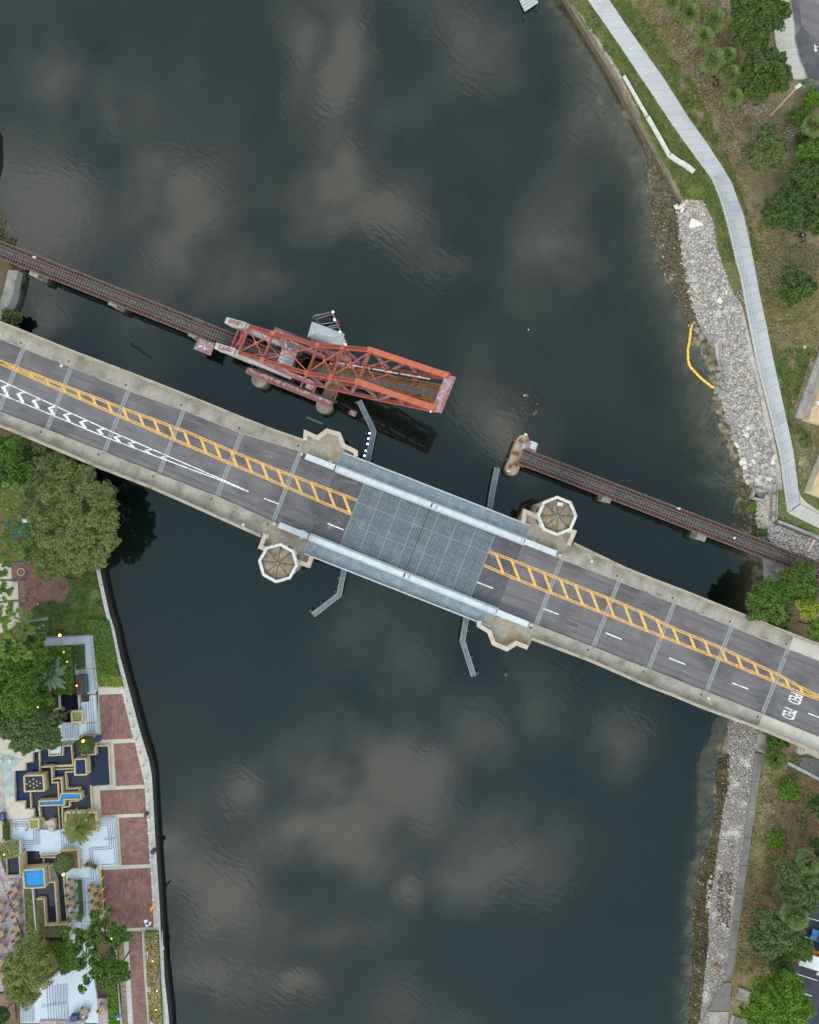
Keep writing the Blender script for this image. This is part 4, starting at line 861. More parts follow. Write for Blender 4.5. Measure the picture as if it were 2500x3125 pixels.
for v in (-HW, HW):
    for i in range(5):
        a, b = T[i], T[i+1]; pts = RW(a[0], v, a[1]), RW(b[0], v, b[1])
        if i == 4: laced('end_post', *pts, .78, .6, 'truss_plate', True)
        else: laced('top_chord', *pts, .62, .45, 'truss_orange')
    for i, a in enumerate(T[1:5]):
        c = RW(a[0], v, a[1]); d = (RW(T[min(5,i+2)][0], v, T[min(5,i+2)][1])-RW(T[i][0], v, T[i][1])).normalized()
        MB().beam(c-d*.5, c+d*.5, .78, .54).build('gusset_plate', 'truss_plate', leaf)
    for i in range(5):
        a, b = Bn[i], Bn[i+1]; laced('bottom_chord', RW(a[0], v, a[1]), RW(b[0], v, b[1]), .5, .5, 'truss_orange' if i > 2 else 'truss_red')
    for (a, b) in ((T[1],Bn[0]),(T[2],Bn[0]),(T[2],Bn[1]),(T[3],Bn[1]),(T[3],Bn[2]),(T[4],Bn[2]),(T[4],Bn[3]),(T[0],Bn[0])):
        laced('web_member', RW(a[0], v, a[1]), RW(b[0], v, b[1]), .42, .34, 'truss_shade', False, RW(0,1,0)-RW(0,0,0))
    e = (T[4][0]*.5+T[5][0]*.5, T[4][1]*.5+T[5][1]*.5); laced('web_member', RW(e[0], v, e[1]), RW(Bn[3][0], v, Bn[3][1]), .34, .3, 'truss_shade', False, RW(0,1,0)-RW(0,0,0))
    laced('web_member', RW(e[0], v, e[1]), RW(Bn[4][0], v, Bn[4][1]), .3, .3, 'truss_shade', False, RW(0,1,0)-RW(0,0,0))
    MB().beam(RW(T[5][0]-.4, v, T[5][1]-.1), RW(-2.0, v, 33.3), .85, .7).build('hip_joint', 'truss_plate', leaf)
# top laterals: struts and crosses between the two trusses
for i in range(5):
    a = T[i]; laced('lateral_strut', RW(a[0], -HW+.3, a[1]), RW(a[0], HW-.3, a[1]), .36, .28, 'truss_orange' if i else 'truss_red')
for i in range(4):
    a, b = T[i], T[i+1]; z_ = .05
    MB().beam(RW(a[0], -HW+.2, a[1]+z_), RW(b[0], HW-.2, b[1]+z_), .22, .14).build('lateral_brace', 'truss_orange', leaf)
    MB().beam(RW(a[0], HW-.2, a[1]-z_*2), RW(b[0], -HW+.2, b[1]-z_*2), .22, .14).build('lateral_brace', 'truss_orange', leaf)
    m = ((a[0]+b[0])/2, (a[1]+b[1])/2); MB().beam(RW(m[0]-.3, 0, m[1]+.05), RW(m[0]+.3, 0, m[1]+.05), .6, .2).build('gusset_plate', 'truss_plate', leaf)
    if i >= 2:
        laced('lateral_strut', RW(m[0], -HW+.3, m[1]), RW(m[0], HW-.3, m[1]), .2, .2, 'truss_orange') if False else None
# portal bracing behind the end posts
pp_ = [(T[4][0]*(1-f)+T[5][0]*f, T[4][1]*(1-f)+T[5][1]*f) for f in (.05,.32)]
for s in (-1,1):
    MB().beam(RW(pp_[0][0], s*(HW-.2), pp_[0][1]-.3), RW(pp_[1][0], 0, pp_[1][1]-.6), .16, .12).build('portal_brace', 'truss_orange', leaf)
    MB().beam(RW(pp_[1][0], s*(HW-.2), pp_[1][1]-.3), RW(pp_[0][0]-.3, 0, pp_[0][1]-.4), .16, .12).build('portal_brace', 'truss_orange', leaf)
# lower tier laterals
for i in range(1,5):
    a = Bn[i]; MB().beam(RW(a[0], -HW, a[1]), RW(a[0], HW, a[1]), .35, .9, (.65,0,.75)).build('floor_beam', 'truss_orange', leaf)
# deck riding on the bottom chords
A_, B_ = RW(Bn[0][0]+.3, .15, Bn[0][1]+.6), RW(Bn[5][0], .15, Bn[5][1]+.35)
d = (B_-A_); L_ = d.length; d.normalize(); n = (RW(0,1,0)-RW(0,0,0)).normalized(); up = n.cross(d)*1.0
if up.z < 0: up = -up
q = Matrix((d, n, d.cross(n))).transposed().to_euler(); O = Vector(leaf['_o'])
tm = MB().box((0,0,0), (.26,3.0,.24)).mesh('tie'); tm.materials.append(M['deck_rust'])
pz = MB().box((0,0,0), (.47,.85,.06)).mesh('plank'); pz.materials.append(M['plank_grey'])
for i in range(int(L_/.5)):
    c = A_+d*(.3+i*.5); put('tie', tm, None, leaf, loc=c-O, rz=tuple(q)); put('walkway_plank', pz, None, leaf, loc=c-O+up*.16, rz=tuple(q))
for s in (-.72,.72): MB().beam(A_+n*s+up*.2, B_+n*s+up*.2, .1, .18, up).build('rail', 'deck_rust', leaf)
for s in (-1.0,-.5,.5,1.0,-1.45,1.45): MB().beam(A_+n*s+up*(.14 if abs(s)<1.4 else .2), B_+n*s+up*(.14 if abs(s)<1.4 else .2), .12, .14, up).build('guard_timber', 'deck_rust', leaf)
for s in (-1.0,1.0): MB().beam(A_+n*s-up*.6, B_+n*s-up*.6, .3, 1.0, up).build('stringer', 'truss_shade', leaf)
MB().beam(A_+n*-2.0+up*.3+d*8, B_+n*-2.0+up*.3-d*3, .16, .16, up).build('conduit', 'trim_white', leaf)
for k in range(9):
    c = A_+d*(11+k*2.4)-n*2.0+up*.4; MB().box(c, (.35,.25,.25), R(-22)).build('cable_box', 'trim_white' if k % 3 else 'iron', leaf)
# end face of the leaf: painted-over plate
E0, E1 = RW(-2.5, 0, 32.9), RW(-1.25, 0, 34.4)
vv = (RW(0,1,0)-RW(0,0,0)).normalized()
for k in range(4):
    f0, f1 = -2.5+k*5.5/4+.01, -2.5+(k+1)*5.5/4-.01
    m = MB().add([E0+vv*f0, E0+vv*f1, E1+vv*f1, E1+vv*f0, E0+vv*f0+Vector((.2,0,-.5)), E0+vv*f1+Vector((.2,0,-.5)), E1+vv*f1+Vector((.3,0,-.7)), E1+vv*f0+Vector((.3,0,-.7))],
        [(0,1,2,3),(7,6,5,4),(0,4,5,1),(1,5,6,2),(2,6,7,3),(3,7,4,0)]); m.build('end_plate', 'graffiti_steel', leaf)
MB().beam(E1+vv*-2.5, E1+vv*3.0, .16, .3).build('end_flange', 'truss_red', leaf)
for s in (-2.65,3.1):
    c = RW(-2.5, s, 33.2); MB().ball(c, .2, 8, 6).build('navigation_light', 'trim_white', leaf)
# counterweights: one block each side at the tail, and their hanger arms
for v in (-HW, HW):
    C0, C1 = RW(-43.6, v, 5.2), RW(-39.2, v, 7.6)
    dd = (C1-C0).normalized(); 
    MB().beam(C0, C1, 1.15, 1.9).build('counterweight', 'weight_concrete', leaf, label='white counterweight block with rusty top')
    MB().beam(C0+Vector((0,0,1.0))+dd*.4, C1+Vector((0,0,1.0))-dd*.9, .8, .15).build('counterweight_frame', 'girder_peel', leaf)
    for k in range(3):
        e = C0+Vector((0,0,1.1))+dd*(.7+k*1.0); MB().beam(e-vv*.45, e+vv*.45, .12, .12).build('tie_bar', 'truss_red', leaf)
    MB().beam(C0+dd*2+Vector((0,0,-1.2)), RW(-29.5, v, 3.4), .9, 2.4).build('counterweight_arm', 'weight_concrete', leaf)
    MB().beam(C1-dd*.2, RW(T[0][0]+.2, v, T[0][1]), .8, .7).build('counterweight_joint', 'weight_concrete', leaf)
    # rolling segment: plate quadrant under the pivot
    seg = []; cz = 9.4; rs = 4.0; cs = -28.0
    for k in range(13):
        an = R(-150+k*13); seg.append((cs+rs*math.cos(an), cz+rs*math.sin(an)))
    seg += [(cs+1.0, cz+1.2), (cs-2.5, cz+1.5)]
    m = MB(); vs = [RW(s_, v-.12, z_) for s_, z_ in seg]+[RW(s_, v+.12, z_) for s_, z_ in seg]; k_ = len(seg)
    m.add(vs, [tuple(range(k_)), tuple(range(2*k_-1, k_-1, -1))]+[(i, k_+i, k_+(i+1) % k_, (i+1) % k_) for i in range(k_)]); m.build('rolling_segment', 'truss_shade', leaf)
MB().beam(RW(-41,-HW+.4,6.6), RW(-41,HW-.4,6.6), .25, .25).build('tail_strut', 'truss_red', leaf)
laced('tail_brace', RW(-40.2,-HW+.3,7.4), RW(-38.8,HW-.4,8.8), .3, .25, 'truss_red'); laced('tail_brace', RW(-40.2,HW-.3,7.4), RW(-38.8,-HW+.4,8.8), .3, .25, 'truss_red')
for (s0, z0), (s1, z1_) in (((-36,9.5),(-30,6)),((-33,8),(-28,5.5))):
    for sg in (-1,1): MB().beam(RW(s0, sg*1.9, z0), RW(s1, -sg*1.5, z1_), .16, .12).build('sway_brace', 'truss_shade', leaf)
# ---- fixed machinery pier: track girders, piers, control house
mp_ = thing('drawbridge_pier', 'rusty track girders on round concrete piers under the raised leaf', 'bridge pier', tuple(RW(-28,0,0)))
for v, s0, s1 in ((4.35,-37.5,-20.8),(-4.3,-35.5,-20.5)):
    MB().beam(RW(s0, v, 4.0), RW(s1, v, 4.0), 1.05, 1.7).build('track_girder', 'girder_peel', mp_)
    MB().beam(RW(s0, v+(.5 if v > 0 else -.5), 4.9), RW(s1, v+(.5 if v > 0 else -.5), 4.9), .18, .25).build('girder_flange', 'truss_red', mp_)
    MB().beam(RW(s0+1, v*.86, 4.6), RW(s1+1, v*.86, 4.6), .35, .5).build('rack', 'iron', mp_)
for (s, v) in ((-35.2,4.9),(-22.2,5.0),(-35.2,-3.3),(-22.2,-3.6)):
    c = RW(s, v, 0); MB().cyl((c.x,c.y,-5), (c.x,c.y,2.6), 1.45, 1.35, 18).build('pier', 'pier_concrete', mp_)
    MB().cyl((c.x,c.y,2.6), (c.x,c.y,2.95), 1.5, 1.5, 18).build('pier_cap', 'concrete', mp_)
for s in (-35.2,-22.2): MB().beam(RW(s,-4.5,1.4), RW(s,4.9,1.4), 2.2, 2.4).build('pier_wall', 'pier_concrete', mp_)
for s in (-37,-33,-29,-25,-21): MB().beam(RW(s,-4.2,3.6), RW(s,4.2,3.6), .35, .8).build('cross_girder', 'rust_dark', mp_)
for k, (s, v) in enumerate(((-31,2.2),(-29,-3.1),(-25.5,3.0),(-23,-2.2),(-33,-2.8))): MB().box(RW(s,v,4.9), (1.4,.8,.8), R(-22)).build('machinery_box', 'girder_peel' if k % 2 else 'graffiti_steel', mp_)
for s in (-27,-24.5): MB().beam(RW(s,-3.8,5.2), RW(s,3.8,5.2), .3,.3).build('drive_shaft', 'truss_red', mp_)
for (s, v) in ((-17.0,4.3),(-20.5,-3.8)): MB().beam(RW(s,v,2), RW(s+.4,v,2.8), .9, 1.2).build('bumper', 'girder_peel', mp_)
# machinery house over the track, graffiti on its roof
mh = thing('machinery_house', 'narrow grey roofed machinery house with black graffiti, spanning the rail track', 'building', tuple(RW(-31,0,4)))
c4 = zJ((1000,470),(1185,548),(1085,815),(890,752)); zR = 7.4
MB().prism(PP(c4, zR), 4.9).build('wall', 'graffiti_steel', mh)
RF = [P(*p, zR+.03) for p in c4]
def lerp(a, b, t_): return a+(b-a)*t_
for i in range(6):
    a, b = i/6+.004, (i+1)/6-.004
    MB().prism([lerp(RF[0],RF[3],a), lerp(RF[1],RF[2],a), lerp(RF[1],RF[2],b), lerp(RF[0],RF[3],b)], zR).prism([lerp(RF[0],RF[3],a), lerp(RF[1],RF[2],a), lerp(RF[1],RF[2],a+.012), lerp(RF[0],RF[3],a+.012)], zR).build('roof_sheet', 'roof_grey', mh)
gr = MB()
for st_ in (((1005,520),(1015,490),(1030,520),(1022,560),(1035,575)), ((1045,520),(1040,560),(1060,570),(1065,530)), ((1070,600),(1090,560),(1080,530),(1110,545),(1105,590)), ((1112,600),(1140,590),(1135,550),(1110,540)), ((975,570),(985,600),(1020,600),(1025,575)), ((1000,505),(1028,512)), ((1050,545),(1070,548)), ((1090,585),(1100,610),(1130,600))):
    gr.strip([P(*p, zR+.06) for p in zJ(*st_)], .10)
gr.build('graffiti', 'ink', mh)
# control house with hipped grey roof, north side
ch = thing('control_house', 'grey hipped roof control house on the north side of the drawbridge pier', 'building', (*P(970,1030,0).xy, 3))
ro = zC((760,175),(975,258),(945,335),(728,278)); zE_ = 8.2
ro3 = PP(ro, zE_); 
MB().prism([lerp(p, sum(ro3, Vector())/4, .10)-Vector((0,0,.2)) for p in ro3], 2.4).build('wall', 'trim_white', ch)
ra, rb_ = [P(*p, zE_+1.3) for p in zC((790,252),(905,285))]
faces = [(ro3[0], ro3[1], rb_, ra), (ro3[1], ro3[2], rb_), (ro3[2], ro3[3], ra, rb_), (ro3[3], ro3[0], ra)]
for f in faces: MB().add(list(f)+[Vector(p)-Vector((0,0,.12)) for p in f], [tuple(range(len(f)))]+[tuple(range(2*len(f)-1, len(f)-1, -1))]).build('roof_plane', 'roof_grey', ch)
for a, b in ((ro3[0],ra),(ro3[1],rb_),(ro3[2],rb_),(ro3[3],ra),(ra,rb_)): MB().beam(a+Vector((0,0,.04)), b+Vector((0,0,.04)), .1, .06).build('ridge_cap', 'roof_seam', ch)
for i in range(1,6):
    MB().beam(lerp(ro3[0],ro3[1],i/6)+Vector((0,0,.03)), lerp(ra,rb_,i/6)+Vector((0,0,.03)), .05, .03).build('roof_seam', 'roof_seam', ch)
MB().prism([lerp(p, sum(ro3, Vector())/4, .02)+Vector((0,0,-5.6)) for p in ro3], 1.9).build('floor_slab', 'rust_dark', ch)
for p in ro3: MB().cyl((p.x*.97,p.y*.97,-5), (p.x*.97,p.y*.97,2), .3).build('pile', 'pile_wood', ch)
# pile dolphin frame with lamps north of the control house
df = thing('dolphin_frame', 'open timber frame of old fender piles with blue lamps beside the control house', 'fender', (*P(1040,960,0).xy, 0))
fr = zC((760,148),(890,112),(898,108),(985,320)); 
for a, b, zz_ in ((0,1,3.2),(1,3,3.4)): MB().beam(P(*fr[a],zz_), P(*fr[b],zz_), .3 if a else .12, .3).build('wale', 'truss_shade', df)
for p0_, p1_ in (((775,135),(885,118)),((800,195),(925,178)),((850,215),(935,195)),((770,165),(890,128)),((880,220),(945,210))): MB().beam(P(*zC(p0_)[0],2.8), P(*zC(p1_)[0],2.8), .1,.1).build('spacer_pipe', 'steel_pale', df)
MB().beam(P(*zC((765,145))[0],3.0), P(*zC((815,192))[0],3.0), .3,.3).build('wale', 'plank_grey', df)
for x, y in zC((768,155),(890,120),(905,140),(930,170),(935,205),(950,240),(985,318)): p = P(x,y,3); MB().cyl((p.x,p.y,-5), (p.x,p.y,3.1), .26).build('pile', 'pile_wood', df)
for i, (x, y) in enumerate(zC((898,112),(907,163),(943,245),(980,328))):
    p = P(x,y,3.9); t = thing('marker_lamp', ('northernmost', 'second', 'third', 'southernmost')[i]+' blue-white lamp on the timber frame by the control house', 'lamp', (p.x,p.y,3.1), 'blue lamps on the dolphin frame')
    MB().cyl((p.x,p.y,3.1), (p.x,p.y,3.8), .06).build('post', 'iron', t); MB().ball(p, .2, 8, 6).build('bulb', 'led_blue', t)
# drowned timber off the bay, floating log, stub piles
def log(name, label, a, b, r, mat, z=.05, cat='timber'):
    A, B = P(*a, z), P(*b, z); t = thing(name, label, cat, tuple((A+B)/2)); MB().cyl(A, B, r, r*.8, 9).build('trunk', mat, t)
    m = (A+B)/2; MB().cyl(m, m+Vector((.3,.2,.15)), r*.4, r*.2, 6).build('stub', mat, t); return t
log('floating_log', 'dark log floating north of the bridge, west part', *zA((865,968),(992,1058)), .3, 'ink')
log('sunken_beam', 'pale beam awash beside the bare north bay', *zC((725,805),(828,848)), .18, 'concrete', .08)
log('floating_plank', 'thin plank stranded on the stony south shore', *zI((535,15),(625,22)), .12, 'timber_edge', .3)
stubs = zF((735,20),(705,110),(815,80),(788,155),(800,140),(662,172),(634,245),(614,288),(592,333),(562,395),(545,485),(590,487),(645,345),(655,325),(580,2050),(1477,638))
PL=['thick broken pile under the pink marker, top of the scattered line','thin pile stub left of the pile line, second row','thin pile stub right of the pile line, second row','thicker dark pile, lower left of a touching pair','thicker dark pile, upper right of a touching pair','thin pile stub below the touching pair']+['thin pile stub in the curved row north of the rounded pier, %s from the north'%o for o in ('first','second','third','fourth')]+['dark pile west of the rounded pier beside the straight fender','dark pile close against the west face of the rounded pier','dark pile at the north tip of the rounded pier, outer one','thin stub at the north tip of the rounded pier, inner one','broken pile alone south of the bridge, right of the bent fender','tiny pile alone in the water north of the east trestle']
for i, (x, y) in enumerate(stubs):
    p = P(x,y,0); big = i in (0,3,4,10,11,12,14); t = put('old_pile', MB().cyl((0,0,-4), (0,0,(.9 if big else .3)+.05*(i%3)), .32 if big else .2, .28 if big else .17, 8).mesh('pile'), 'pile_wood', loc=(p.x,p.y,0))
    tag(t, PL[i], 'pile', 'broken piles in the channel')
p = P(*zF((722,15))[0], .9); t = thing('channel_buoy', 'small pink topped marker on a dark float, northernmost in the pile line', 'buoy', (p.x,p.y,0)); MB().cyl((p.x,p.y,-.2),(p.x,p.y,.6),.3,.3,10).build('float','ink',t); MB().ball((p.x,p.y,.8),.2,8,6).build('top_mark','pink_pipe',t)
p = P(1613,1006,.1); tag(MB().ball(p,.14,8,6).build('net_float','trim_white'), 'tiny white float alone in the open river', 'buoy')
# floating dock at the top edge
t = thing('floating_dock', 'small grey plank dock cut by the top edge of the picture', 'dock', (*P(1610,0,0).xy,0))
c4 = [P(*p,.5) for p in ((1580,0),(1634,-22),(1642,12),(1600,34))]
c4 = [P(*p,.5) for p in ((1572,-30),(1622,-60),(1643,8),(1602,35))]
for i in range(8): MB().prism([lerp(c4[0],c4[3],i/8+.01), lerp(c4[1],c4[2],i/8+.01), lerp(c4[1],c4[2],(i+1)/8-.01), lerp(c4[0],c4[3],(i+1)/8-.01)], .3).build('plank', 'steel_pale', t)
for p in c4: MB().box((p.x*.99,p.y*.99,.1), (.5,.5,.5)).build('float', 'ink', t)
# yellow floating boom
t = thing('containment_boom', 'yellow floating boom strung from the riprap into the shallows', 'boom', (*P(2110,1060,0).xy,0))
BM = zE((612,1390),(598,1470),(588,1560),(574,1625),(576,1725))+zH((592,52),(645,110),(700,165),(770,220),(845,266))
for a, b in zip(BM, BM[1:]):
    for k in range(2):
        A, B = P(*a,.12), P(*b,.12); MB().cyl(lerp(A,B,k*.5+.01), lerp(A,B,k*.5+.47), .22, .25, 8).build('float_section', 'boom_yellow', t)

for lab, (x, y), mats in (('white and blue bag lying on the grey planks of the east trestle', zH((980,1557))[0], ('trim_white','blue')), ('crumpled white sheet on the north edge of the east trestle', zH((497,1299))[0], ('trim_white','steel_pale')), ('pale pink scrap on the west trestle near the left edge', zM((465,628))[0], ('pink_pipe','trim_white'))):
    p = P(x, y, 4.5); t = thing('litter', lab, 'litter', tuple(p)); MB().ball(p+Vector((0,0,.1)), .26, 7, 5, .5).build('bag', mats[0], t); MB().ball(p+Vector((-.34,.06,.08)), .17, 6, 4, .5).build('wrapper', mats[1], t)
# ================================================================ EAST SHORE: paths, riprap, park things
def resample(line, n):
    L = [0]
    for a, b in zip(line, line[1:]): L.append(L[-1]+math.dist(a, b))
    out = []
    for k in range(n+1):
        s = L[-1]*k/n; i = 0
        while i < len(line)-2 and s > L[i+1]: i += 1
        f = (s-L[i])/max(1e-6, L[i+1]-L[i]); out.append((line[i][0]+(line[i+1][0]-line[i][0])*f, line[i][1]+(line[i+1][1]-line[i][1])*f))
    return out
path = bpy.data.objects.new('riverside_path', None); col.objects.link(path); path['kind'] = 'structure'; path['_o'] = (0,0,0)
def slabs(left, right, n, z, mat, parent, name='path_slab', gap=.018, th=.15):
    a, b = resample(left, n*3), resample(right, n*3)
    for i in range(n):
        j = i*3; top = []
        for k in range(4):
            f = j+k; 
            t_ = .0
            top.append(P(*a[f], z))
        top2 = [P(*b[j+k], z) for k in range(4)]
        d = (top[1]-top[0]).normalized()*gap; top[0] = top[0]+d; top2[0] = top2[0]+d; top[3] = top[3]-d; top2[3] = top2[3]-d
        MB().prism(top+top2[::-1], z-th).build(name, mat, parent)
pl_ = zB((85,-190),(205,0),(400,280),(640,640),(780,850),(910,1030),(1020,1180),(1080,1320),(1130,1500))+zE((1000,860),(1030,950),(1110,1370),(1180,1725))+zH((1310,520),(1390,850),(1420,1100),(1452,1330))
pr_ = zB((230,-180),(345,0),(490,215),(700,510),(870,780),(1000,960),(1090,1100),(1150,1200),(1230,1420),(1270,1600))+zE((1130,750),(1200,1120),(1260,1400),(1325,1725))+zH((1430,470),(1500,800),(1530,1020),(1557,1255))
slabs(pl_, pr_, 62, 2.1, 'path_concrete', path, th=.25)
slabs(zH((1455,1340),(1725,1472),(2100,1655)), zH((1560,1262),(1725,1345),(2100,1520)), 8, 2.1, 'path_buff', path, th=.25)
MB().prism(PP(zH((1546,1110),(1560,1185),(1620,1250),(1725,1320),(1725,1340),(1562,1258)),2.09),1.9).build('path_slab','path_buff',path)
# handrail along the river side of the path
hr = thing('path_handrail', 'long galvanised handrail along the river edge of the pale path', 'railing', (*P(2280,1000,0).xy,2))
hl = zB((1037,1180),(1052,1222),(1090,1320),(1140,1500))+zE((1012,860),(1042,950),(1122,1370),(1192,1725))+zH((1322,520),(1402,850),(1432,1100),(1465,1328))
q = resample(hl, 44)
for off, zz_ in ((0,3.15),(0,2.75),(0,2.4)): MB().strip(PP(q, zz_), .08, 0, .07).build('rail', 'galvanised', hr)
q2 = [(x+7, y-1) for x, y in q]
MB().strip(PP(q2, 3.1), .09, 0, .08).build('rail', 'galvanised', hr); MB().strip(PP([(x-3,y) for x,y in q], 2.16), .3, 0, .2).build('kerb', 'precast', hr)
for i, (x, y) in enumerate(q):
    a = P(x, y, 3.1); MB().cyl((a.x,a.y,2.0), (a.x,a.y,3.15), .05, n=6).beam((a.x,a.y,3.1), P(x+7,y-1,3.1), .05,.05).cyl((*P(x+7,y-1,2.1).xy,2.0), (*P(x+7,y-1,2.1).xy,3.1), .05, n=6).build('post', 'galvanised', hr)
# stepped precast kerb in the verge
t = thing('precast_kerb', 'broken line of pale precast kerb sections in the grass verge', 'kerb', (*P(1980,400,0).xy,2))
kb = zB((440,500),(520,640),(592,765)); kb2 = zB((596,770),(660,880),(740,1025)); kb3 = zB((738,1018),(792,1058),(848,1088),(902,1132))
for L_, n_, w_ in ((kb,4,.42),(kb2,4,.62),(kb3,3,.75)):
    r_ = resample(L_, n_)
    for a, b in zip(r_, r_[1:]): A, B = P(*a,2.35), P(*b,2.35); MB().beam(A+(B-A)*.01, A+(B-A)*.985, w_, .5).build('kerb_section', 'precast', t)
# ---- stones
def rockmesh(seed, n=0):
    """angular broken stone: hull of a few points in a flattened block"""
    r = np.random.default_rng(seed+50); import bmesh
    d = np.array([1, r.uniform(.62,.95), r.uniform(.45,.75)])*.58
    P_ = r.uniform(-1,1,(16,3)); P_ /= np.abs(P_).max(1)[:,None]; P_ *= r.uniform(.8,1,(16,1)); P_ *= d
    b = bmesh.new(); vs = [b.verts.new(p) for p in P_]; h = bmesh.ops.convex_hull(b, input=vs)
    bmesh.ops.delete(b, geom=[v for v in b.verts if not v.link_faces], context='VERTS'); bmesh.ops.triangulate(b, faces=b.faces[:]); b.verts.index_update()
    v = np.array([x.co[:] for x in b.verts]); f = [tuple(x.index for x in q.verts) for q in b.faces]; b.free(); return v, f
RV = [rockmesh(s) for s in range(9)]
def rmesh(i, mat):
    v, f = RV[i]; me = bpy.data.meshes.new('rock'); me.from_pydata(v.tolist(), [], f); me.update(); me.materials.append(M[mat]); return me
RM = {m: [rmesh(i, m) for i in range(9)] for m in ('rock_pale','rock_grey','rock_white','rock_tan','rock_wet')}
def inpoly(x, y, poly):
    c = False; j = len(poly)-1
    for i in range(len(poly)):
        xi, yi = poly[i]; xj, yj = poly[j]
        if (yi > y) != (yj > y) and x < (xj-xi)*(y-yi)/(yj-yi)+xi: c = not c
        j = i
    return c
def bankz(x, y):
    a, b = xofy(c_r, y), xofy(c_t, y); w_ = xofy(c_w, y)
    if x >= b: return 1.9
    if x >= a: return .35+1.5*(x-a)/max(1,b-a)
    if x >= w_: return -.02+.37*(x-w_)/max(1,a-w_)
    s_ = xofy(c_sh, y); return -.02-.8*min(1,(w_-x)/max(1,w_-s_))
def scatter(name, n, poly, smin, smax, mat, parent=None, kind='stuff', zoff=0.0, flat=1.0, zf=None, power=2.0, seed=1):
    r = np.random.default_rng(seed); xs_ = [p[0] for p in poly]; ys_ = [p[1] for p in poly]; V = []; F = []; k = 0; tries = 0; off = 0
    while k < n and tries < n*20:
        tries += 1; x, y = r.uniform(min(xs_), max(xs_)), r.uniform(min(ys_), max(ys_))
        if not inpoly(x, y, poly): continue
        z = (zf or bankz)(x, y); s = smin+(smax-smin)*r.random()**power; p = P(x, y, z)
        v, ft = RV[int(r.integers(0, 9))]; a = r.uniform(0, 6.28); ca_, sa_ = math.cos(a), math.sin(a)
        w_ = v*s; w_ = np.stack([w_[:,0]*ca_-w_[:,1]*sa_+p.x, w_[:,0]*sa_+w_[:,1]*ca_+p.y, w_[:,2]*flat+z+zoff+s*r.uniform(-.05,.35)], 1)
        V.append(w_); F.append(np.array(ft)+off); off += len(v); k += 1
    V = np.concatenate(V); F = np.concatenate(F); me = bpy.data.meshes.new(name)
    if parent is not None: V = V-np.array(parent['_o'])
    me.vertices.add(len(V)); me.vertices.foreach_set('co', V.ravel()); me.loops.add(F.size); me.loops.foreach_set('vertex_index', F.ravel().astype('i'))
    me.polygons.add(len(F)); me.polygons.foreach_set('loop_start', np.arange(0, F.size, 3)); me.update(calc_edges=True)
    return put(name, me, mat, parent, kind)
rip = thing('riprap_bank', 'broad bank of loose pale grey broken rock between the path and the water', 'rock bank', (*P(2200,950,0).xy,0))
RP = zE((560,310),(700,320),(790,500),(828,740),(895,940),(965,1130),(1030,1290),(1085,1560),(1120,1725))+zH((1165,180),(1245,560),(1330,860),(1350,1010),(1330,1070),(1180,1120),(1080,1060),(1060,980),(1020,820),(950,600),(905,480),(860,340),(860,180),(850,60))+zE((870,1600),(860,1545),(700,1490),(600,1230),(540,960),(505,740),(480,430))
scatter('small_rocks', 15000, RP, .13, .42, 'rock_pale', rip, seed=2, power=1.6)
scatter('small_rocks', 9000, RP, .13, .42, 'rock_grey', rip, seed=3, power=1.6)
scatter('small_rocks', 700, RP, .16, .42, 'rock_white', rip, seed=4, zoff=.08)
scatter('small_rocks', 450, RP, .16, .42, 'rock_tan', rip, seed=5, zoff=.08)
r_ = random.Random(11); cnt = 0
def bigrock(x, y, s, mat, i=None, rz=None, sc_=(1,1,1), lab=None, zo=0.0, par=None):
    z = bankz(x, y); p = P(x, y, z+.1+zo); par = par or rip; o_ = Vector(par['_o'])
    return put('rock', RM[mat][r_.randrange(9) if i is None else i], None, par, label=lab, loc=p-o_, rz=(r_.uniform(-.2,.2), r_.uniform(-.2,.2), r_.uniform(0,6.3) if rz is None else rz), scale=(s*sc_[0], s*sc_[1], s*sc_[2]))
while cnt < 215:
    x, y = r_.uniform(2050,2400), r_.uniform(620,1490)
    if not inpoly(x, y, RP): continue
    low = y > 1300 or (890 < y < 960 and x > 2180)
    if not low and r_.random() < .45: continue
    bigrock(x, y, r_.uniform(.6,1.2) if low else r_.uniform(.5,.85), r_.choice(['rock_pale','rock_pale','rock_grey','rock_pale','rock_white'] if low else ['rock_pale','rock_grey','rock_grey'])); cnt += 1
bigrock(*zE((638,515))[0], 2.4, 'rock_white', 2, .1, (1,.8,.7), 'largest pale boulder near the north end of the bank', .2)
bigrock(*zE((516,362))[0], 1.5, 'rock_white', 4, .4, zo=.3); bigrock(*zE((472,378))[0], .95, 'rock_white', 1, zo=.4); bigrock(*zE((520,402))[0], .9, 'rock_white', 6, zo=.3)
for x, y, s in ((700,1515,1.6),(765,1530,1.5),(815,1540,1.5),(650,1460,1.3),(600,1340,1.1),(548,1090,1.0),(560,1140,1.0)): bigrock(*zE((x,y))[0], s, 'rock_grey' if x > 640 else 'rock_wet')
for x, y, s in ((840,65,1.3),(835,130,1.3),(845,190,1.5),(830,265,1.4),(870,290,1.6),(905,480,1.0),(925,525,1.3),(965,625,1.3),(985,680,1.7),(1010,735,1.3),(1055,885,1.5),(1080,945,1.2),(1085,1005,1.3),(1100,1060,1.2),(1150,880,1.2),(1190,1060,1.3),(1130,975,1.2),(1290,960,1.1),(1330,850,1.2),(1240,745,1.2),(1200,1080,1.5)): bigrock(*zH((x,y))[0], s, r_.choice(['rock_pale','rock_grey','rock_white']) if x > 1000 else 'rock_grey')
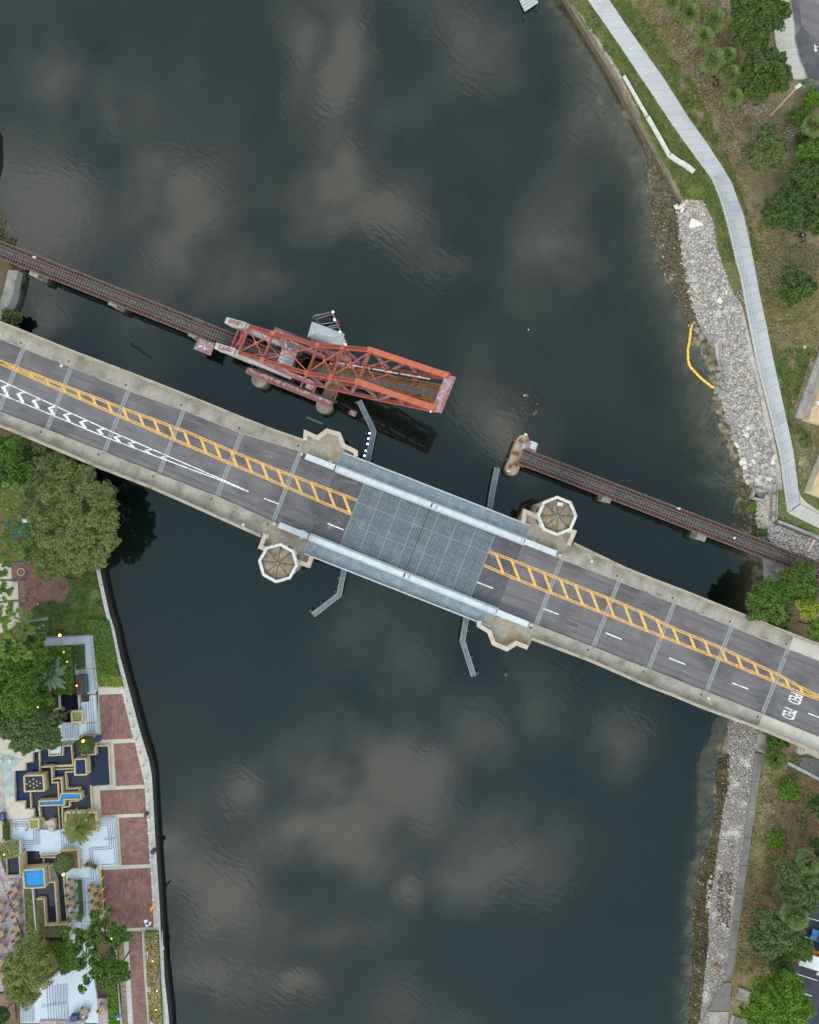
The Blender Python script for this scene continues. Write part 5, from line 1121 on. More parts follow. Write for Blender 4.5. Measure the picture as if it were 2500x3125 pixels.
for x, y, s in zH() or ((1060,1155,2.0),(1105,1150,1.3),(1000,1140,1.2),(1110,1200,1.2),(1170,1190,1.0)):
    bigrock(*zH((x,y))[0], s, 'rock_wet', rz=.3 if s > 1.5 else None, sc_=(.55,1.1,.8) if s > 1.5 else (1,1,1))
# lower debris by the trestle
deb = thing('rubble_spill', 'white and grey rubble spilling down between the concrete pit and the trestle', 'rubble', (*P(2330,1560,0).xy,0))
D1 = zN((385,1215),(520,1260),(600,1330),(640,1560),(620,1800),(560,1820),(430,1790),(385,1640),(400,1400)); D2 = zN((620,1850),(900,1740),(1250,1930),(1725,2070),(1900,2400),(1400,2500),(900,2250),(640,2050))
scatter('small_rocks', 420, D1, .18, .5, 'rock_white', deb, seed=6); scatter('small_rocks', 260, D1, .2, .5, 'rock_tan', deb, seed=7)
scatter('small_rocks', 1300, D2, .15, .6, 'rock_pale', deb, seed=8, zf=lambda x,y:1.9); scatter('small_rocks', 700, D2, .15, .5, 'rock_grey', deb, seed=9, zf=lambda x,y:1.9)
# wet stones and oyster clumps in the shallows
shn = zE((255,400),(480,420),(520,700),(560,950),(600,1200),(690,1500),(640,1560),(560,1380),(430,1150),(320,950),(235,700))
scatter('wet_stones', 2200, shn, .15, .75, 'rock_wet', seed=10, power=2.5, zoff=-.05).__setitem__('label', 'dark weedy stones exposed on the mud below the riprap')
scatter('wet_stones', 700, zB((560,1060),(640,1050),(800,1330),(830,1380),(600,1400)), .12, .6, 'rock_wet', seed=31, power=2.2, zoff=-.05); scatter('wet_stones', 260, shn, .12, .4, 'rock_tan', seed=12, power=2.5)
sh2 = zH((640,380),(860,300),(960,600),(1030,800),(1070,1010),(1180,1180),(1080,1240),(900,1100),(820,900),(700,700),(620,500))
scatter('oyster_clumps', 420, sh2, .2, .7, 'rock_wet', seed=13, power=2, flat=.5, zoff=-.05)
sh3 = zH((900,1330),(1090,1180),(1200,1320),(1260,1480),(1330,1600),(1250,1700),(1000,1500),(860,1440)); scatter('oyster_clumps', 500, sh3, .15, .5, 'rock_wet', seed=14)
scatter('oyster_clumps', 130, zH((850,1050),(1080,1080),(1150,1170),(1000,1200),(860,1150)), .25, .7, 'rock_wet', seed=24, flat=.5)
sh4 = zI((540,60),(640,10),(640,240),(600,420),(560,650),(530,900),(480,1200),(470,1500),(440,1800),(400,2156),(320,2156),(330,1900),(350,1500),(350,1250),(385,980),(505,680),(545,440))
scatter('weedy_stones', 5200, sh4, .12, .5, 'algae', seed=15, power=2); scatter('weedy_stones', 200, sh4, .12, .36, 'pier_concrete', seed=16, power=2, zoff=.03)
scatter('oyster_clumps', 620, zI((430,100),(540,100),(540,440),(500,680),(380,980),(345,1250),(345,1500),(330,1900),(300,2156),(240,2156),(270,1800),(300,1300),(340,900),(420,500)), .2, .8, 'rock_wet', seed=17, flat=.4, zoff=-.05)
scatter('exposed_mud_stones', 260, zM((0,60),(60,150),(100,330),(220,380),(180,440),(60,420),(0,380),(-60,200)), .2, .9, 'rock_wet', seed=18, zf=lambda x,y:-.05)
scatter('exposed_mud_stones', 300, zM((250,800),(340,830),(330,950),(200,1150),(170,1330),(80,1460),(150,1150)), .15, .5, 'rock_wet', seed=19, zf=lambda x,y:.1)
# south pebble slope
peb = thing('pebble_revetment', 'slope of fine white and grey rubble beside the dark wall cap, south shore', 'rock bank', (*P(2220,2650,0).xy,0))
PB = zI((630,-250),(930,-200),(845,0),(810,370),(780,560),(720,960),(665,1380),(640,1600),(610,1790),(530,1930),(480,2060),(465,2300),(395,2300),(440,1800),(480,1500),(470,1200),(520,950),(560,650),(600,400),(630,250))
scatter('pebbles', 11500, PB, .12, .36, 'rock_fine', peb, seed=20, power=1.5); scatter('pebbles', 5200, PB, .12, .34, 'rock_grey', peb, seed=21); scatter('pebbles', 900, PB, .12, .32, 'rock_white', peb, seed=22, zoff=.04); scatter('pebbles', 160, PB, .12, .3, 'truss_shade', peb, seed=23, zoff=.04)
p = P(*zI((545,1690))[0], 1.2); t = thing('traffic_drum', 'dark red rusty object lying on the pebble slope', 'debris', tuple(p)); MB().cyl(p-Vector((.5,-.15,0)), p+Vector((.5,-.15,.05)), .36, .30, 10).build('body','rusty_sign',t); MB().cyl(p+Vector((.5,-.15,.05)), p+Vector((.62,-.18,.07)), .4,.4,10).build('rim','rust_dark',t)
# concrete outfall pit
t = thing('outfall_pit', 'open rectangular concrete pit in the rubble north of the trestle', 'pit', (*P(2322,1515,0).xy,1))
for a, b, w_ in (((375,985),(655,1055),.55),((650,1060),(590,1235),.6),((590,1235),(320,1165),.45),((330,1170),(378,985),.3)): MB().strip(PP(zN(a,b),1.9), w_, 0, 1.6).build('pit_wall', 'concrete', t)
MB().prism(PP(zN((375,985),(650,1060),(590,1235),(320,1165)), .75), .5).build('pit_floor', 'mud_flat', t)
# retaining walls near the trestle
t = thing('retaining_wall', 'pale concrete wall top between grass and rubble, north of the trestle', 'wall', (*P(2365,1540,0).xy,0))
for k in range(4): 
    a, b = resample(zN((775,885),(738,1660)), 4)[k:k+2]; c, d_ = resample(zN((868,885),(850,1650)), 4)[k:k+2]
    MB().prism([P(*a,2.3),P(b[0],b[1]-1.3,2.3),P(d_[0],d_[1]-1.3,2.3),P(*c,2.3)], -1).build('cap_block','wall_cap',t)
MB().strip(PP(zN((835,890),(812,1655)),2.36), .12,0,.1).build('rail','timber_edge',t)
t = thing('retaining_wall', 'dark stained wall with a pale rail running southeast from the pale wall', 'wall', (*P(2430,1620,0).xy,0))
MB().prism(PP(zN((760,1715),(860,1625),(1100,1680),(1400,1800),(1725,1955),(2100,2130),(2100,2230),(1725,2040),(1380,1890),(1100,1760),(880,1700)),1.98),-1).build('wall_body','iron',t)
MB().strip(PP(zN((865,1665),(1100,1750),(1380,1870),(1725,2020),(2100,2200)),2.6), .42,0,.7).build('wall_cap','wall_cap',t)
MB().strip(PP(zN((865,1645),(1100,1722),(1380,1838),(1725,1985),(2100,2160)),2.66), .08,0,.08).build('rail','steel_pale',t)
for k, (a, b) in enumerate((((1640,1590),(1688,1572)),)):
    pass
t = thing('pipe_bundle', 'two pink white pipes lying on the rubble by the trestle', 'pipes', (*P(2475,1665,0).xy,2.2))
for dx in (-7,4): MB().cyl(P(*zH((1630+dx,1680))[0],2.3), P(*zH((1685+dx,1572))[0],2.3), .14, n=8).build('pipe','pink_pipe',t)
# timber boards at the foot of the riprap
t = thing('old_bulkhead', 'rotting timber boards of an old bulkhead at the foot of the riprap', 'timber', (*P(2100,960,0).xy,0))
for a, b, m in (((575,1235),(590,1310),'rock_tan'),((590,1310),(605,1385),'pile_wood'),((615,1400),(650,1505),'wall_timber'),((635,1420),(665,1500),'pile_wood'),((690,1600),(695,1680),'wall_timber'),((545,1080),(530,1100),'pile_wood')): MB().beam(P(*zE(a)[0],.12), P(*zE(b)[0],.12), .45, .25).build('board', m, t)
for a, b in (((866,1560),(866,1690)),): MB().strip(PP(zE(a,b),1.2), .25,0,2).build('wall_edge','concrete',t)
# lamp post
def lamppost(label, px, py, zg, h, pole, head, arm=(.9,.5), mat2=None):
    p = P(px, py, zg); t = thing('lamp_post', label, 'lamp post', tuple(p))
    MB().cyl(p, p+Vector((0,0,h)), .20, .12, 10).build('pole', pole, t); MB().cyl(p, p+Vector((0,0,.15)), .35,.35,10).build('base', pole, t)
    q_ = p+Vector((arm[0],arm[1],h-.05)); MB().beam(p+Vector((0,0,h-.15)), q_, .1,.1).build('arm', pole, t)
    MB().box(q_, (1.1,.6,.16), .6).build('lamp_head', head, t); return t
lamppost('tall pale pole street lamp among shrubs beside the park oaks', *zB((1412,755))[0], 2, 8.2, 'pavers_tan', 'galvanised', (.35,.25))
def deckend(px,py,dz): u,v=uv((px,py)); return RB(u,v,dz)
for lab, x, y, dx in (('small street lamp on the south footway of the bridge, beside the west tower', *zC((372,1545))[0], 1),('small street lamp on the north footway of the bridge, beside the northeast tower', *zF((1135,1170))[0], 1),
        ('street lamp on the north footway of the bridge, far west', *zA((497,1120))[0], 1),('street lamp on the south footway of the bridge, towards the east end', *zG((440,1110))[0],1)):
    p = deckend(x, y, .17); t = thing('lamp_post', lab, 'lamp post', tuple(p)); s = 1 if y > 1635 else -1
    MB().cyl(p, p+Vector((0,0,5.6)), .09, .06, 8).build('pole','galvanised',t); n_ = Vector((math.sin(R(-21.4)),math.cos(R(-21.4)),0))*(1 if lab.find('south') > 0 else -1)
    MB().beam(p+Vector((0,0,5.5)), p+n_*.9+Vector((0,0,5.6)), .06,.06).build('arm','galvanised',t); MB().ball(p+n_*1.1+Vector((0,0,5.6)), .26, 8, 6, .7).build('lamp_head','trim_white',t)
# buildings at the east edge
bd = thing('park_building', 'tan hip roofed building in a grey flat terrace, right edge north of the railway', 'building', (*P(2480,1180,0).xy,2))
def roofset(t, c, z0, z1, over, mat):
    """hip roof on walls from a traced eave"""
    e = PP(c, z0); cc = sum(e, Vector())/len(e); rid = cc+Vector((0,0,z1-z0))
    a, b = lerp(e[0], e[1], .5)*.35+cc*.65, lerp(e[2], e[3], .5)*.35+cc*.65; a.z = b.z = z1
    for f in ((e[0],e[1],a),(e[1],e[2],b,a),(e[2],e[3],b),(e[3],e[0],a,b)): MB().add([Vector(p) for p in f]+[Vector(p)-Vector((0,0,.15)) for p in f],[tuple(range(len(f))),tuple(range(2*len(f)-1,len(f)-1,-1))]+[(i,len(f)+i,len(f)+(i+1)%len(f),(i+1)%len(f)) for i in range(len(f))]).build('roof_plane', mat, t)
    for p, q_ in ((e[0],a),(e[1],a),(e[2],b),(e[3],b),(a,b)): MB().beam(p+Vector((0,0,.05)), q_+Vector((0,0,.05)), .16,.08).build('ridge_cap','coping',t)
    MB().prism([lerp(p,cc,.06)-Vector((0,0,.2)) for p in e], 1.9).build('wall','promenade',t)
    for k in range(5):
        p0_ = lerp(lerp(e[0],cc,.055), lerp(e[3],cc,.055), (k+.5)/5); dd = (e[3]-e[0]).normalized()
        f = MB().beam(Vector((p0_.x,p0_.y,3.4))-dd*.5, Vector((p0_.x,p0_.y,3.4))+dd*.5, .12, 1.2).build('window','trim_white',t); f['_o']=t['_o']
        MB().beam(Vector((p0_.x,p0_.y,3.4))-dd*.4, Vector((p0_.x,p0_.y,3.4))+dd*.4, .18, 1.0).build('pane','glass',f)
MB().prism(PP(zT((1900,-260),(1240,1535),(1490,1600),(2300,1830),(3000,400)), 2.6), 1.9).build('terrace_slab','terrace_grey',bd)
for k in range(5):
    a = lerp(P(*zT((1640,900))[0],2.62),P(*zT((1240,1535))[0],2.62),0)
for k, (a,b) in enumerate((((1432,985),(1660,1050)),((1640,420),(1880,480)))): MB().beam(P(*zT(a)[0],2.61),P(*zT(b)[0],2.61),.04,.02).build('joint','seam',bd)
roofset(bd, zT((2100,0),(1492,1605),(2500,1900),(3100,300)), 5.0, 6.4, 0, 'roof_tan')
p = P(*zT((1715,1245))[0],5.6); MB().box(p,(.6,.8,.4)).build('roof_vent','trim_white',bd)
MB().prism([P(*q_,5.32) for q_ in zT((1585,1325),(1725,1270),(1690,1500),(1520,1560))],5.1).build('roof_hatch','roof_tan',bd)
b2 = thing('park_building', 'plain tan roofed building at the right edge just above the path bend', 'building', (*P(2520,1480,0).xy,2))
roofset(b2, zN((1940,60),(1530,1060),(2200,1330),(2700,300)), 4.6, 5.4, 0, 'roof_tan')
# top right: road, pavement
sheet('park_road', zB((1575,-300),(1530,0),(1560,150),(1570,290),(1600,400),(1650,530),(1760,640),(2100,800),(2300,-300)), 2.03, 'asphalt_dark', .1)
M_ = sheet('road_patch', zB((1590,-150),(1592,0),(1610,170),(1725,290),(1900,380),(1900,-150)), 2.05, 'asphalt', .05)
pv = bpy.data.objects.new('park_pavement', None); col.objects.link(pv); pv['kind']='structure'; pv['_o']=(0,0,0)
slabs(zB((1330,-260),(1400,0),(1425,150),(1440,290),(1480,400),(1560,520)), zB((1480,-260),(1528,0),(1558,150),(1568,290),(1598,400),(1650,522)), 18, 2.15, 'path_buff', pv)
MB().strip(PP(zB((1490,-260),(1533,0),(1562,150),(1572,290),(1602,400),(1653,525)),2.2),.22,0,.25).build('kerb','wall_cap',pv)
A_m = MB(); A_m.strip(PP(zB((1695,292),(1702,325)),2.06),.22); A_m.add(PP(zB((1688,322),(1704,345),(1716,320)),2.06),[(0,1,2)]); A_m.strip(PP(zB((1702,310),(1716,306)),2.062),.2); struct(A_m.build('road_arrow','white_paint'))
# south-east: pavement, car park
struct(MB().prism(PP(zO((1585,500),(1280,690),(1340,710),(1500,690),(1725,810),(2200,1000),(2200,500),(1660,310)), 2.3), 1.5).build('corner_pavement','sidewalk_pale'))
struct(MB().prism(PP(zO((1395,750),(1290,940),(1450,1050),(1640,1180),(1725,1230),(2200,1500),(2200,1000),(1725,820)), 2.15), 1.5).build('side_road','asphalt'))
t = thing('kerb', 'pale curved kerb sweeping round the corner below the bridge, east side', 'kerb', (*P(2460,2350,0).xy,2)); 
for a, b in zip(resample(zO((1060,890),(1200,960),(1450,1080),(1725,1235),(2100,1480)),5), resample(zO((1060,890),(1200,960),(1450,1080),(1725,1235),(2100,1480)),5)[1:]): MB().strip([P(*a,2.35),lerp(P(*a,2.35),P(*b,2.35),.99)],.55,0,.4).build('kerb_section','coping_grey',t)
t = thing('planter_wall', 'low L shaped wall with white coping beside the round bush, under the bridge end', 'wall', (*P(2430,2270,0).xy,2)); MB().strip(PP(zO((1080,430),(1330,530),(1285,690)),2.7),.2,0,.8).build('wall','trim_white',t); MB().strip(PP(zO((1380,560),(1330,690)),2.8),.5,0,.8).build('step','pavers_tan',t)
t = thing('wall_rail', 'short broken blue grey rail crossing the wall cap south of the bridge', 'railing', (*P(2330,2295,0).xy,2)); MB().beam(P(*zO((440,615))[0],2.6),P(*zO((640,690))[0],2.6),.25,.4).build('rail','coping_grey',t); MB().beam(P(*zO((470,660))[0],2.3),P(*zO((540,710))[0],2.3),.1,.1).build('rail','iron',t)
sheet('ramp', zO((460,270),(620,290),(610,400),(650,600),(560,690),(440,610),(380,600)), 2.06, 'dirt_pale', .1)
sheet('car_park', zI((1359,1120),(1290,1230),(1240,1400),(1150,1560),(1090,1620),(1120,1700),(1150,1850),(1230,1900),(1300,2156),(1800,2300),(1800,1100)), 2.05, 'asphalt_park', .1)
sheet('car_park', zQ((1180,180),(1110,600),(900,880),(880,1330),(1030,1430),(900,1700),(1250,2156),(2200,2300),(2200,100)), 2.054, 'asphalt_park', .1)
for i, (a, b) in enumerate((((1205,285),(1700,420)),((1110,598),(1700,800)),((930,1240),(1412,1395)),((760,1490),(1315,1668)),((900,1840),(1190,1930)))):
    struct(MB().strip(PP(zQ(a,b),2.07),.14).build('parking_line','white_paint'))
struct(MB().strip(PP(zQ((1405,1300),(1437,1250)),2.07),.5).build('parking_mark','white_paint'))
# bus (white roof, orange sides) and blue car
def vehicle(name, label, cat, c, ang, L_, W_, H_, roof, body, glass, bus):
    p = P(*c, 2.1); t = thing(name, label, cat, tuple(p), rz=R(ang))
    def b(nm, cc, d_, m, par=t): o = MB().box(cc, d_).build(nm, m, par, local=True); return o
    if bus:
        b('body', (0,0,1.5), (L_,W_,2.1), body); b('roof', (0,0,2.72), (L_-.25,W_-.12,.36), roof); b('bonnet', (-L_/2-.5,0,1.1), (1.0,W_*.85,1.1), body)
        for s in (-1,1):
            for k in range(7): b('window', (-L_/2+1.2+k*1.15, s*(W_/2+.01), 2.1), (.85,.06,.6), 'glass')
        for k in range(3): b('roof_hatch', (-2.6+k*2.8,.2,2.93), (.7,.6,.1), 'steel_pale')
        b('bumper', (-L_/2-1.05,0,.6), (.2,W_,.3), 'iron')
        for sx in (-L_*.36, L_*.33):
            for s in (-1,1): MB().cyl((sx,s*(W_/2-.28),.48),(sx,s*(W_/2+.02),.48),.48,n=14).build('wheel','ink',t,local=True)
    else:
        m = MB(); pr = [(-2.2,.35),(-2.2,.75),(-1.35,.92),(-.75,1.42),(.75,1.45),(1.5,.98),(2.2,.88),(2.25,.35)]
        vs = [(x,-W_/2,z) for x,z in pr]+[(x,W_/2,z) for x,z in pr]; k_ = len(pr)
        m.add(vs,[tuple(range(k_)),tuple(range(2*k_-1,k_-1,-1))]+[(i,k_+i,k_+(i+1)%k_,(i+1)%k_) for i in range(k_)]).build('body', body, t, local=True)
        m = MB(); m.add([(-1.28,-.72,.97),(-.8,-.66,1.40),(-.8,.66,1.40),(-1.28,.72,.97)],[(0,1,2,3)]); m.v=[(x-.01,y,z+.035) for x,y,z in m.v]; m.build('windscreen','glass',t,local=True)
        m = MB(); m.add([(.82,-.66,1.44),(1.42,-.72,1.03),(1.42,.72,1.03),(.82,.66,1.44)],[(0,1,2,3)]); m.v=[(x+.01,y,z+.03) for x,y,z in m.v]; m.build('rear_window','glass',t,local=True)
        for s in (-1,1): b('side_window',(0,s*(W_/2+.005),1.18),(1.5,.03,.34),'glass'); b('headlight',(-2.2,s*.6,.68),(.08,.35,.15),'trim_white'); b('door_mirror',(-.85,s*(W_/2+.12),1.05),(.15,.2,.12),body)
        b('roof_gap',(0,0,1.462),(.04,1.3,.012),'ink')
        for sx in (-1.35,1.35):
            for s in (-1,1): MB().cyl((sx,s*(W_/2-.2),.33),(sx,s*(W_/2+.01),.33),.33,n=14).build('wheel','ink',t,local=True)
    return t
c = zQ((1290,950))[0]; vehicle('parked_bus', 'white roofed bus with orange sides half hidden under the olive tree', 'bus', (c[0]+12,c[1]+2), -17, 9.2, 2.5, 2.9, 'white', 'bus_orange', 0, True)
c = zQ((1440,575))[0]; vehicle('parked_car', 'bright blue car parked at the right edge beside the bus', 'car', (c[0]+6,c[1]+3), -17, 4.5, 1.8, 1.45, 0, 'car_blue', 0, False)
t = thing('picnic_bench', 'red bench mostly hidden under the olive green tree, south park', 'bench', (*P(2328,2833,0).xy,2))
MB().beam(P(2316,2830,2.75),P(2343,2838,2.75),.55,.08).build('seat','red',t); MB().beam(P(2317,2822,3.1),P(2318,2836,3.1),.35,.08).build('side_panel','red',t)
for x,y in ((2318,2831),(2341,2837)): p=P(x,y,2.4); MB().box(p,(.12,.5,.75)).build('leg','iron',t)
def deckbox(label, c, mat):
    t = thing('wooden_platform', label, 'platform', tuple(P(sum(x for x,_ in c)/4, sum(y for _,y in c)/4, 2)))
    for k in range(8):
        e = [P(*p,2.4) for p in c]; MB().prism([lerp(e[0],e[1],k/8+.01),lerp(e[0],e[1],(k+1)/8-.01),lerp(e[3],e[2],(k+1)/8-.01),lerp(e[3],e[2],k/8+.01)],2.0).build('plank',mat,t)
    e = [P(*p,2.5) for p in c]; MB().strip([e[0],e[3]],.3,0,.4).build('edge_beam','wall_cap',t)
deckbox('weathered grey plank platform at the edge of the bright green tree, south park', zQ((50,1525),(270,1610),(235,1780),(-10,1715)), 'concrete')
deckbox('grey slab platform at the bottom edge beside the concrete apron', zI((680,2092),(775,2125),(760,2220),(650,2190)), 'cap_grey')
for lab, (x,y), s in (('small black and white bin south of the plank platform', zI((735,2030))[0], .35),('round black litter bin lying in dark mulch below the twin park trees', zE((1562,638))[0], .3)):
    p = P(x,y,2.02); t = thing('litter_bin', lab, 'bin', tuple(p)); MB().cyl(p,p+Vector((0,0,.7)),s,s*1.1,12).build('drum','ink',t); MB().ball(p+Vector((0,0,.75)),s*.55,8,6,.5).build('lid','trim_white',t)
def patch(name, c, rx, ry, z, mat, n=26, seed=0, amp=.18):
    r = random.Random(seed); p = P(*c, z); k = S; pts = [p+Vector((math.cos(6.283*i/n)*rx*k*(1+r.uniform(-amp,amp)), math.sin(6.283*i/n)*ry*k*(1+r.uniform(-amp,amp)),0)) for i in range(n)]
    return struct(MB().add(pts,[tuple(range(n))]).build(name, mat))
patch('dark_mulch_ring', zE((1562,645))[0], 17, 17, 2.045, 'dark_soil', seed=1); patch('dark_mulch_ring', zB((1042,535))[0], 14, 16, 2.045, 'dark_soil', seed=2)
for i, (c, rx, ry, m) in enumerate(((zB((850,270))[0],34,30,'dirt_pale'),(zB((950,500))[0],22,30,'dirt_pale'),(zB((1065,745))[0],14,12,'dirt_pale'),(zB((730,110))[0],22,16,'dirt_pale'),(zB((1300,720))[0],55,14,'dirt_pale'),
        (zB((1540,850))[0],12,42,'dirt_pale'),(zB((1190,960))[0],8,14,'dirt_pale'),(zI((1140,420))[0],42,40,'mulch'),(zI((1010,570))[0],22,22,'dirt_pale'),(zI((1240,530))[0],18,10,'dark_soil'),(zI((1130,570))[0],14,12,'bank_dirt'),(zI((1050,1210))[0],14,9,'pile_wood'),
        (zE((1000,1170))[0],20,18,'bank_dirt'),(zH((1430,200))[0],22,16,'park_sandy'),(zH((1570,20))[0],30,14,'dirt_pale'))):
    if m in ('dirt_pale', 'bank_dirt', 'park_sandy'):
        rr = np.random.default_rng(i); pl2 = [(c[0]+rx*1.25*math.cos(k*.5), c[1]+ry*1.25*math.sin(k*.5)) for k in range(13)]
        for sz_, mm in ((.34,'dirt_pale'),(.30,'dirt_pale')): scatter('pale_chips', int(rx*ry*.13)+20, pl2, .08, sz_, mm, seed=i+60, flat=.25, zf=lambda x,y:2.0, power=1.3)
    else: patch('bare_patch', c, rx*.8, ry*.8, 2.034+.0012*i, m, seed=i+5, amp=.4)
t = thing('utility_cover', 'square pale drain cover in the rough turf, right of the path', 'cover', tuple(P(*zT((1412,62))[0],2.03))); p=P(*zT((1412,62))[0],2.05); MB().box(p,(.62,.62,.1),-.3).build('frame','precast',t); MB().box(p+Vector((0,0,.06)),(.25,.25,.05),-.3).build('lid','trim_white',t)
c_ = P(*zT((905,280))[0],2.04); pts=[c_+Vector((math.cos(6.283*i/24)*.85,math.sin(6.283*i/24)*.75,0)) for i in range(25)]; struct(MB().strip(pts,.3,0).build('bare_ring','dirt_pale'))

for i, (poly, n, m, sz) in enumerate(((zT((1150,-100),(1900,-300),(1240,1535),(1300,1900),(1150,1900)), 420,'dirt_pale',.30),(zB((620,40),(1000,60),(1180,760),(1000,760),(860,420)), 700,'dirt_pale',.3),(zB((1100,640),(1500,700),(1600,1100),(1450,1150),(1180,900)),420,'dirt_pale',.34),
       (zI((900,350),(1300,350),(1359,700),(1000,700)),520,'mulch',.5),(zN((1230,0),(1725,-200),(1500,900),(1330,900)),260,'dirt_pale',.28),(zN((870,1250),(1060,1250),(1100,1600),(880,1600)),60,'dirt_pale',.22))):
    scatter('pale_chips' if m != 'mulch' else 'leaf_litter', n, poly, .08, sz, m, seed=80+i, flat=.25, zf=lambda x,y:2.0, power=1.8)
gt = [(pl_[0][0]-20,0)]
def tufts(name, poly, n, size, mat, z, seed):
    r = np.random.default_rng(seed); xs_ = [p[0] for p in poly]; ys_ = [p[1] for p in poly]; C = []
    while len(C) < n:
        x, y = r.uniform(min(xs_),max(xs_)), r.uniform(min(ys_),max(ys_))
        if inpoly(x,y,poly) and not inpoly(x,y,pathpoly) and noise.noise(Vector((x*.03,y*.03,seed))) > r.uniform(-.5,.5): p = P(x,y,z); C.append((p.x,p.y,z+r.uniform(.02,.12)))
    TUF.append((name, np.array(C), size, mat, seed))
TUF = []; pathpoly = [(x-3,y) for x,y in pl_]+[(x+4,y) for x,y in pr_[::-1]]
tufts('grass_tufts', zB((75,0),(205,0),(640,640),(1020,1180),(1180,1725),(1085,1725),(1065,1600),(1045,1450),(962,1310),(830,1305),(395,440)), 5200, .3, 'grass_tip', 2.03, 1)
tufts('grass_tufts', zB((345,0),(480,0),(900,560),(1150,1080),(1345,1725),(1300,1725),(1150,1200),(870,780)), 4200, .32, 'grass_tip', 2.03, 2)
tufts('grass_tufts', zB((500,0),(1100,0),(1300,700),(1250,1300),(1600,1500),(1725,1725),(1350,1725),(1150,1080),(800,500)), 7000, .34, 'turf_tip', 2.01, 3)
tufts('grass_tufts', zE((1130,700),(1725,700),(1725,1725),(1340,1725)), 5200, .34, 'turf_tip', 2.01, 4)
tufts('grass_tufts', zI((915,0),(1359,0),(1359,1100),(900,1750),(690,1750),(780,960)), 8000, .34, 'turf_tip', 2.04, 5)
tufts('grass_tufts', zT((1130,1900),(750,100),(1600,100),(1150,1500),(1500,1900)), 4200, .32, 'grass_tip', 2.03, 6)
tufts('grass_tufts', LAWN, 6000, .3, 'lawn_tip', 1.67, 7)

scatter('pebbles', 1500, zI((560,930),(665,950),(640,1390),(535,1360)), .12, .34, 'rock_wet', peb, seed=91, zoff=.05)
scatter('pebbles', 500, zI((470,1000),(500,950),(490,1260),(452,1270)), .12, .36, 'rock_tan', peb, seed=92, zoff=.03)
# ================================================================ VEGETATION
def quads(name, C_, N_, size, mat, parent=None, kind=None, label=None, origin=(0,0,0), asp=1.0, tri=False):
    """leaf faces: centres C_, normals N_, per-leaf size"""
    n = len(C_); r = rng.normal(size=(n,3)); a = np.cross(N_, r); a /= np.linalg.norm(a, axis=1)[:,None]+1e-9; b = np.cross(N_, a)
    s = size[:,None]*.5; b = b*asp
    V = np.stack([C_-a*s-b*s*.6, C_+a*s*.2-b*s, C_+a*s+b*s*.5, C_-a*s*.3+b*s], 1).reshape(-1,3)-np.array(origin)
    me = bpy.data.meshes.new(name); me.vertices.add(len(V)); me.vertices.foreach_set('co', V.ravel().astype('f'))
    me.loops.add(4*n); me.loops.foreach_set('vertex_index', np.arange(4*n, dtype='i')); me.polygons.add(n); me.polygons.foreach_set('loop_start', np.arange(0,4*n,4, dtype='i')); me.update(calc_edges=True)
    return put(name, me, mat, parent, kind, label)
leafmat('grass_tip', (.07,.11,.02), (.13,.17,.045), (.17,.15,.06)); leafmat('turf_tip', (.17,.15,.065), (.29,.225,.13), (.14,.14,.05)); leafmat('lawn_tip', (.05,.10,.02), (.11,.17,.04), (.15,.17,.06))
for nm, C_, sz, m_, sd_ in TUF:
    r = np.random.default_rng(sd_); N_ = r.normal(size=C_.shape)*.5+np.array([0,0,1]); N_ /= np.linalg.norm(N_,axis=1)[:,None]
    o = quads(nm, C_, N_, r.uniform(.4,1.3,len(C_))*sz, m_, None, 'stuff'); o['label'] = 'short tufts in the mown grass'
def crown_pts(cx, cy, zc, rx, ry, rz, nclump, per, clump_r, seed, hollow=.55, holes=0.0):
    r = np.random.default_rng(seed); C = []; Nn = []
    for k in range(nclump):
        t = r.uniform(0, 2*math.pi); u = r.uniform(-.35, 1)**1; rad = math.sqrt(max(0,1-u*u)); m = r.uniform(hollow, 1)
        wob = 1+.18*math.sin(3*t+seed)+.12*math.sin(5*t+2*seed)
        c = np.array([cx+rx*m*rad*math.cos(t)*wob, cy+ry*m*rad*math.sin(t)*wob, zc+rz*m*u]); cr = clump_r*r.uniform(.65,1.3)
        d = r.normal(size=(per,3)); d /= np.linalg.norm(d, axis=1)[:,None]; d[:,2] = np.abs(d[:,2])*1.0-.15
        q = c+d*cr*r.uniform(.5,1.25,(per,1))*np.array([1,1,.7]); C.append(q); Nn.append(d+r.normal(size=(per,3))*.55)
    C = np.concatenate(C); Nn = np.concatenate(Nn); Nn /= np.linalg.norm(Nn, axis=1)[:,None]; return C, Nn
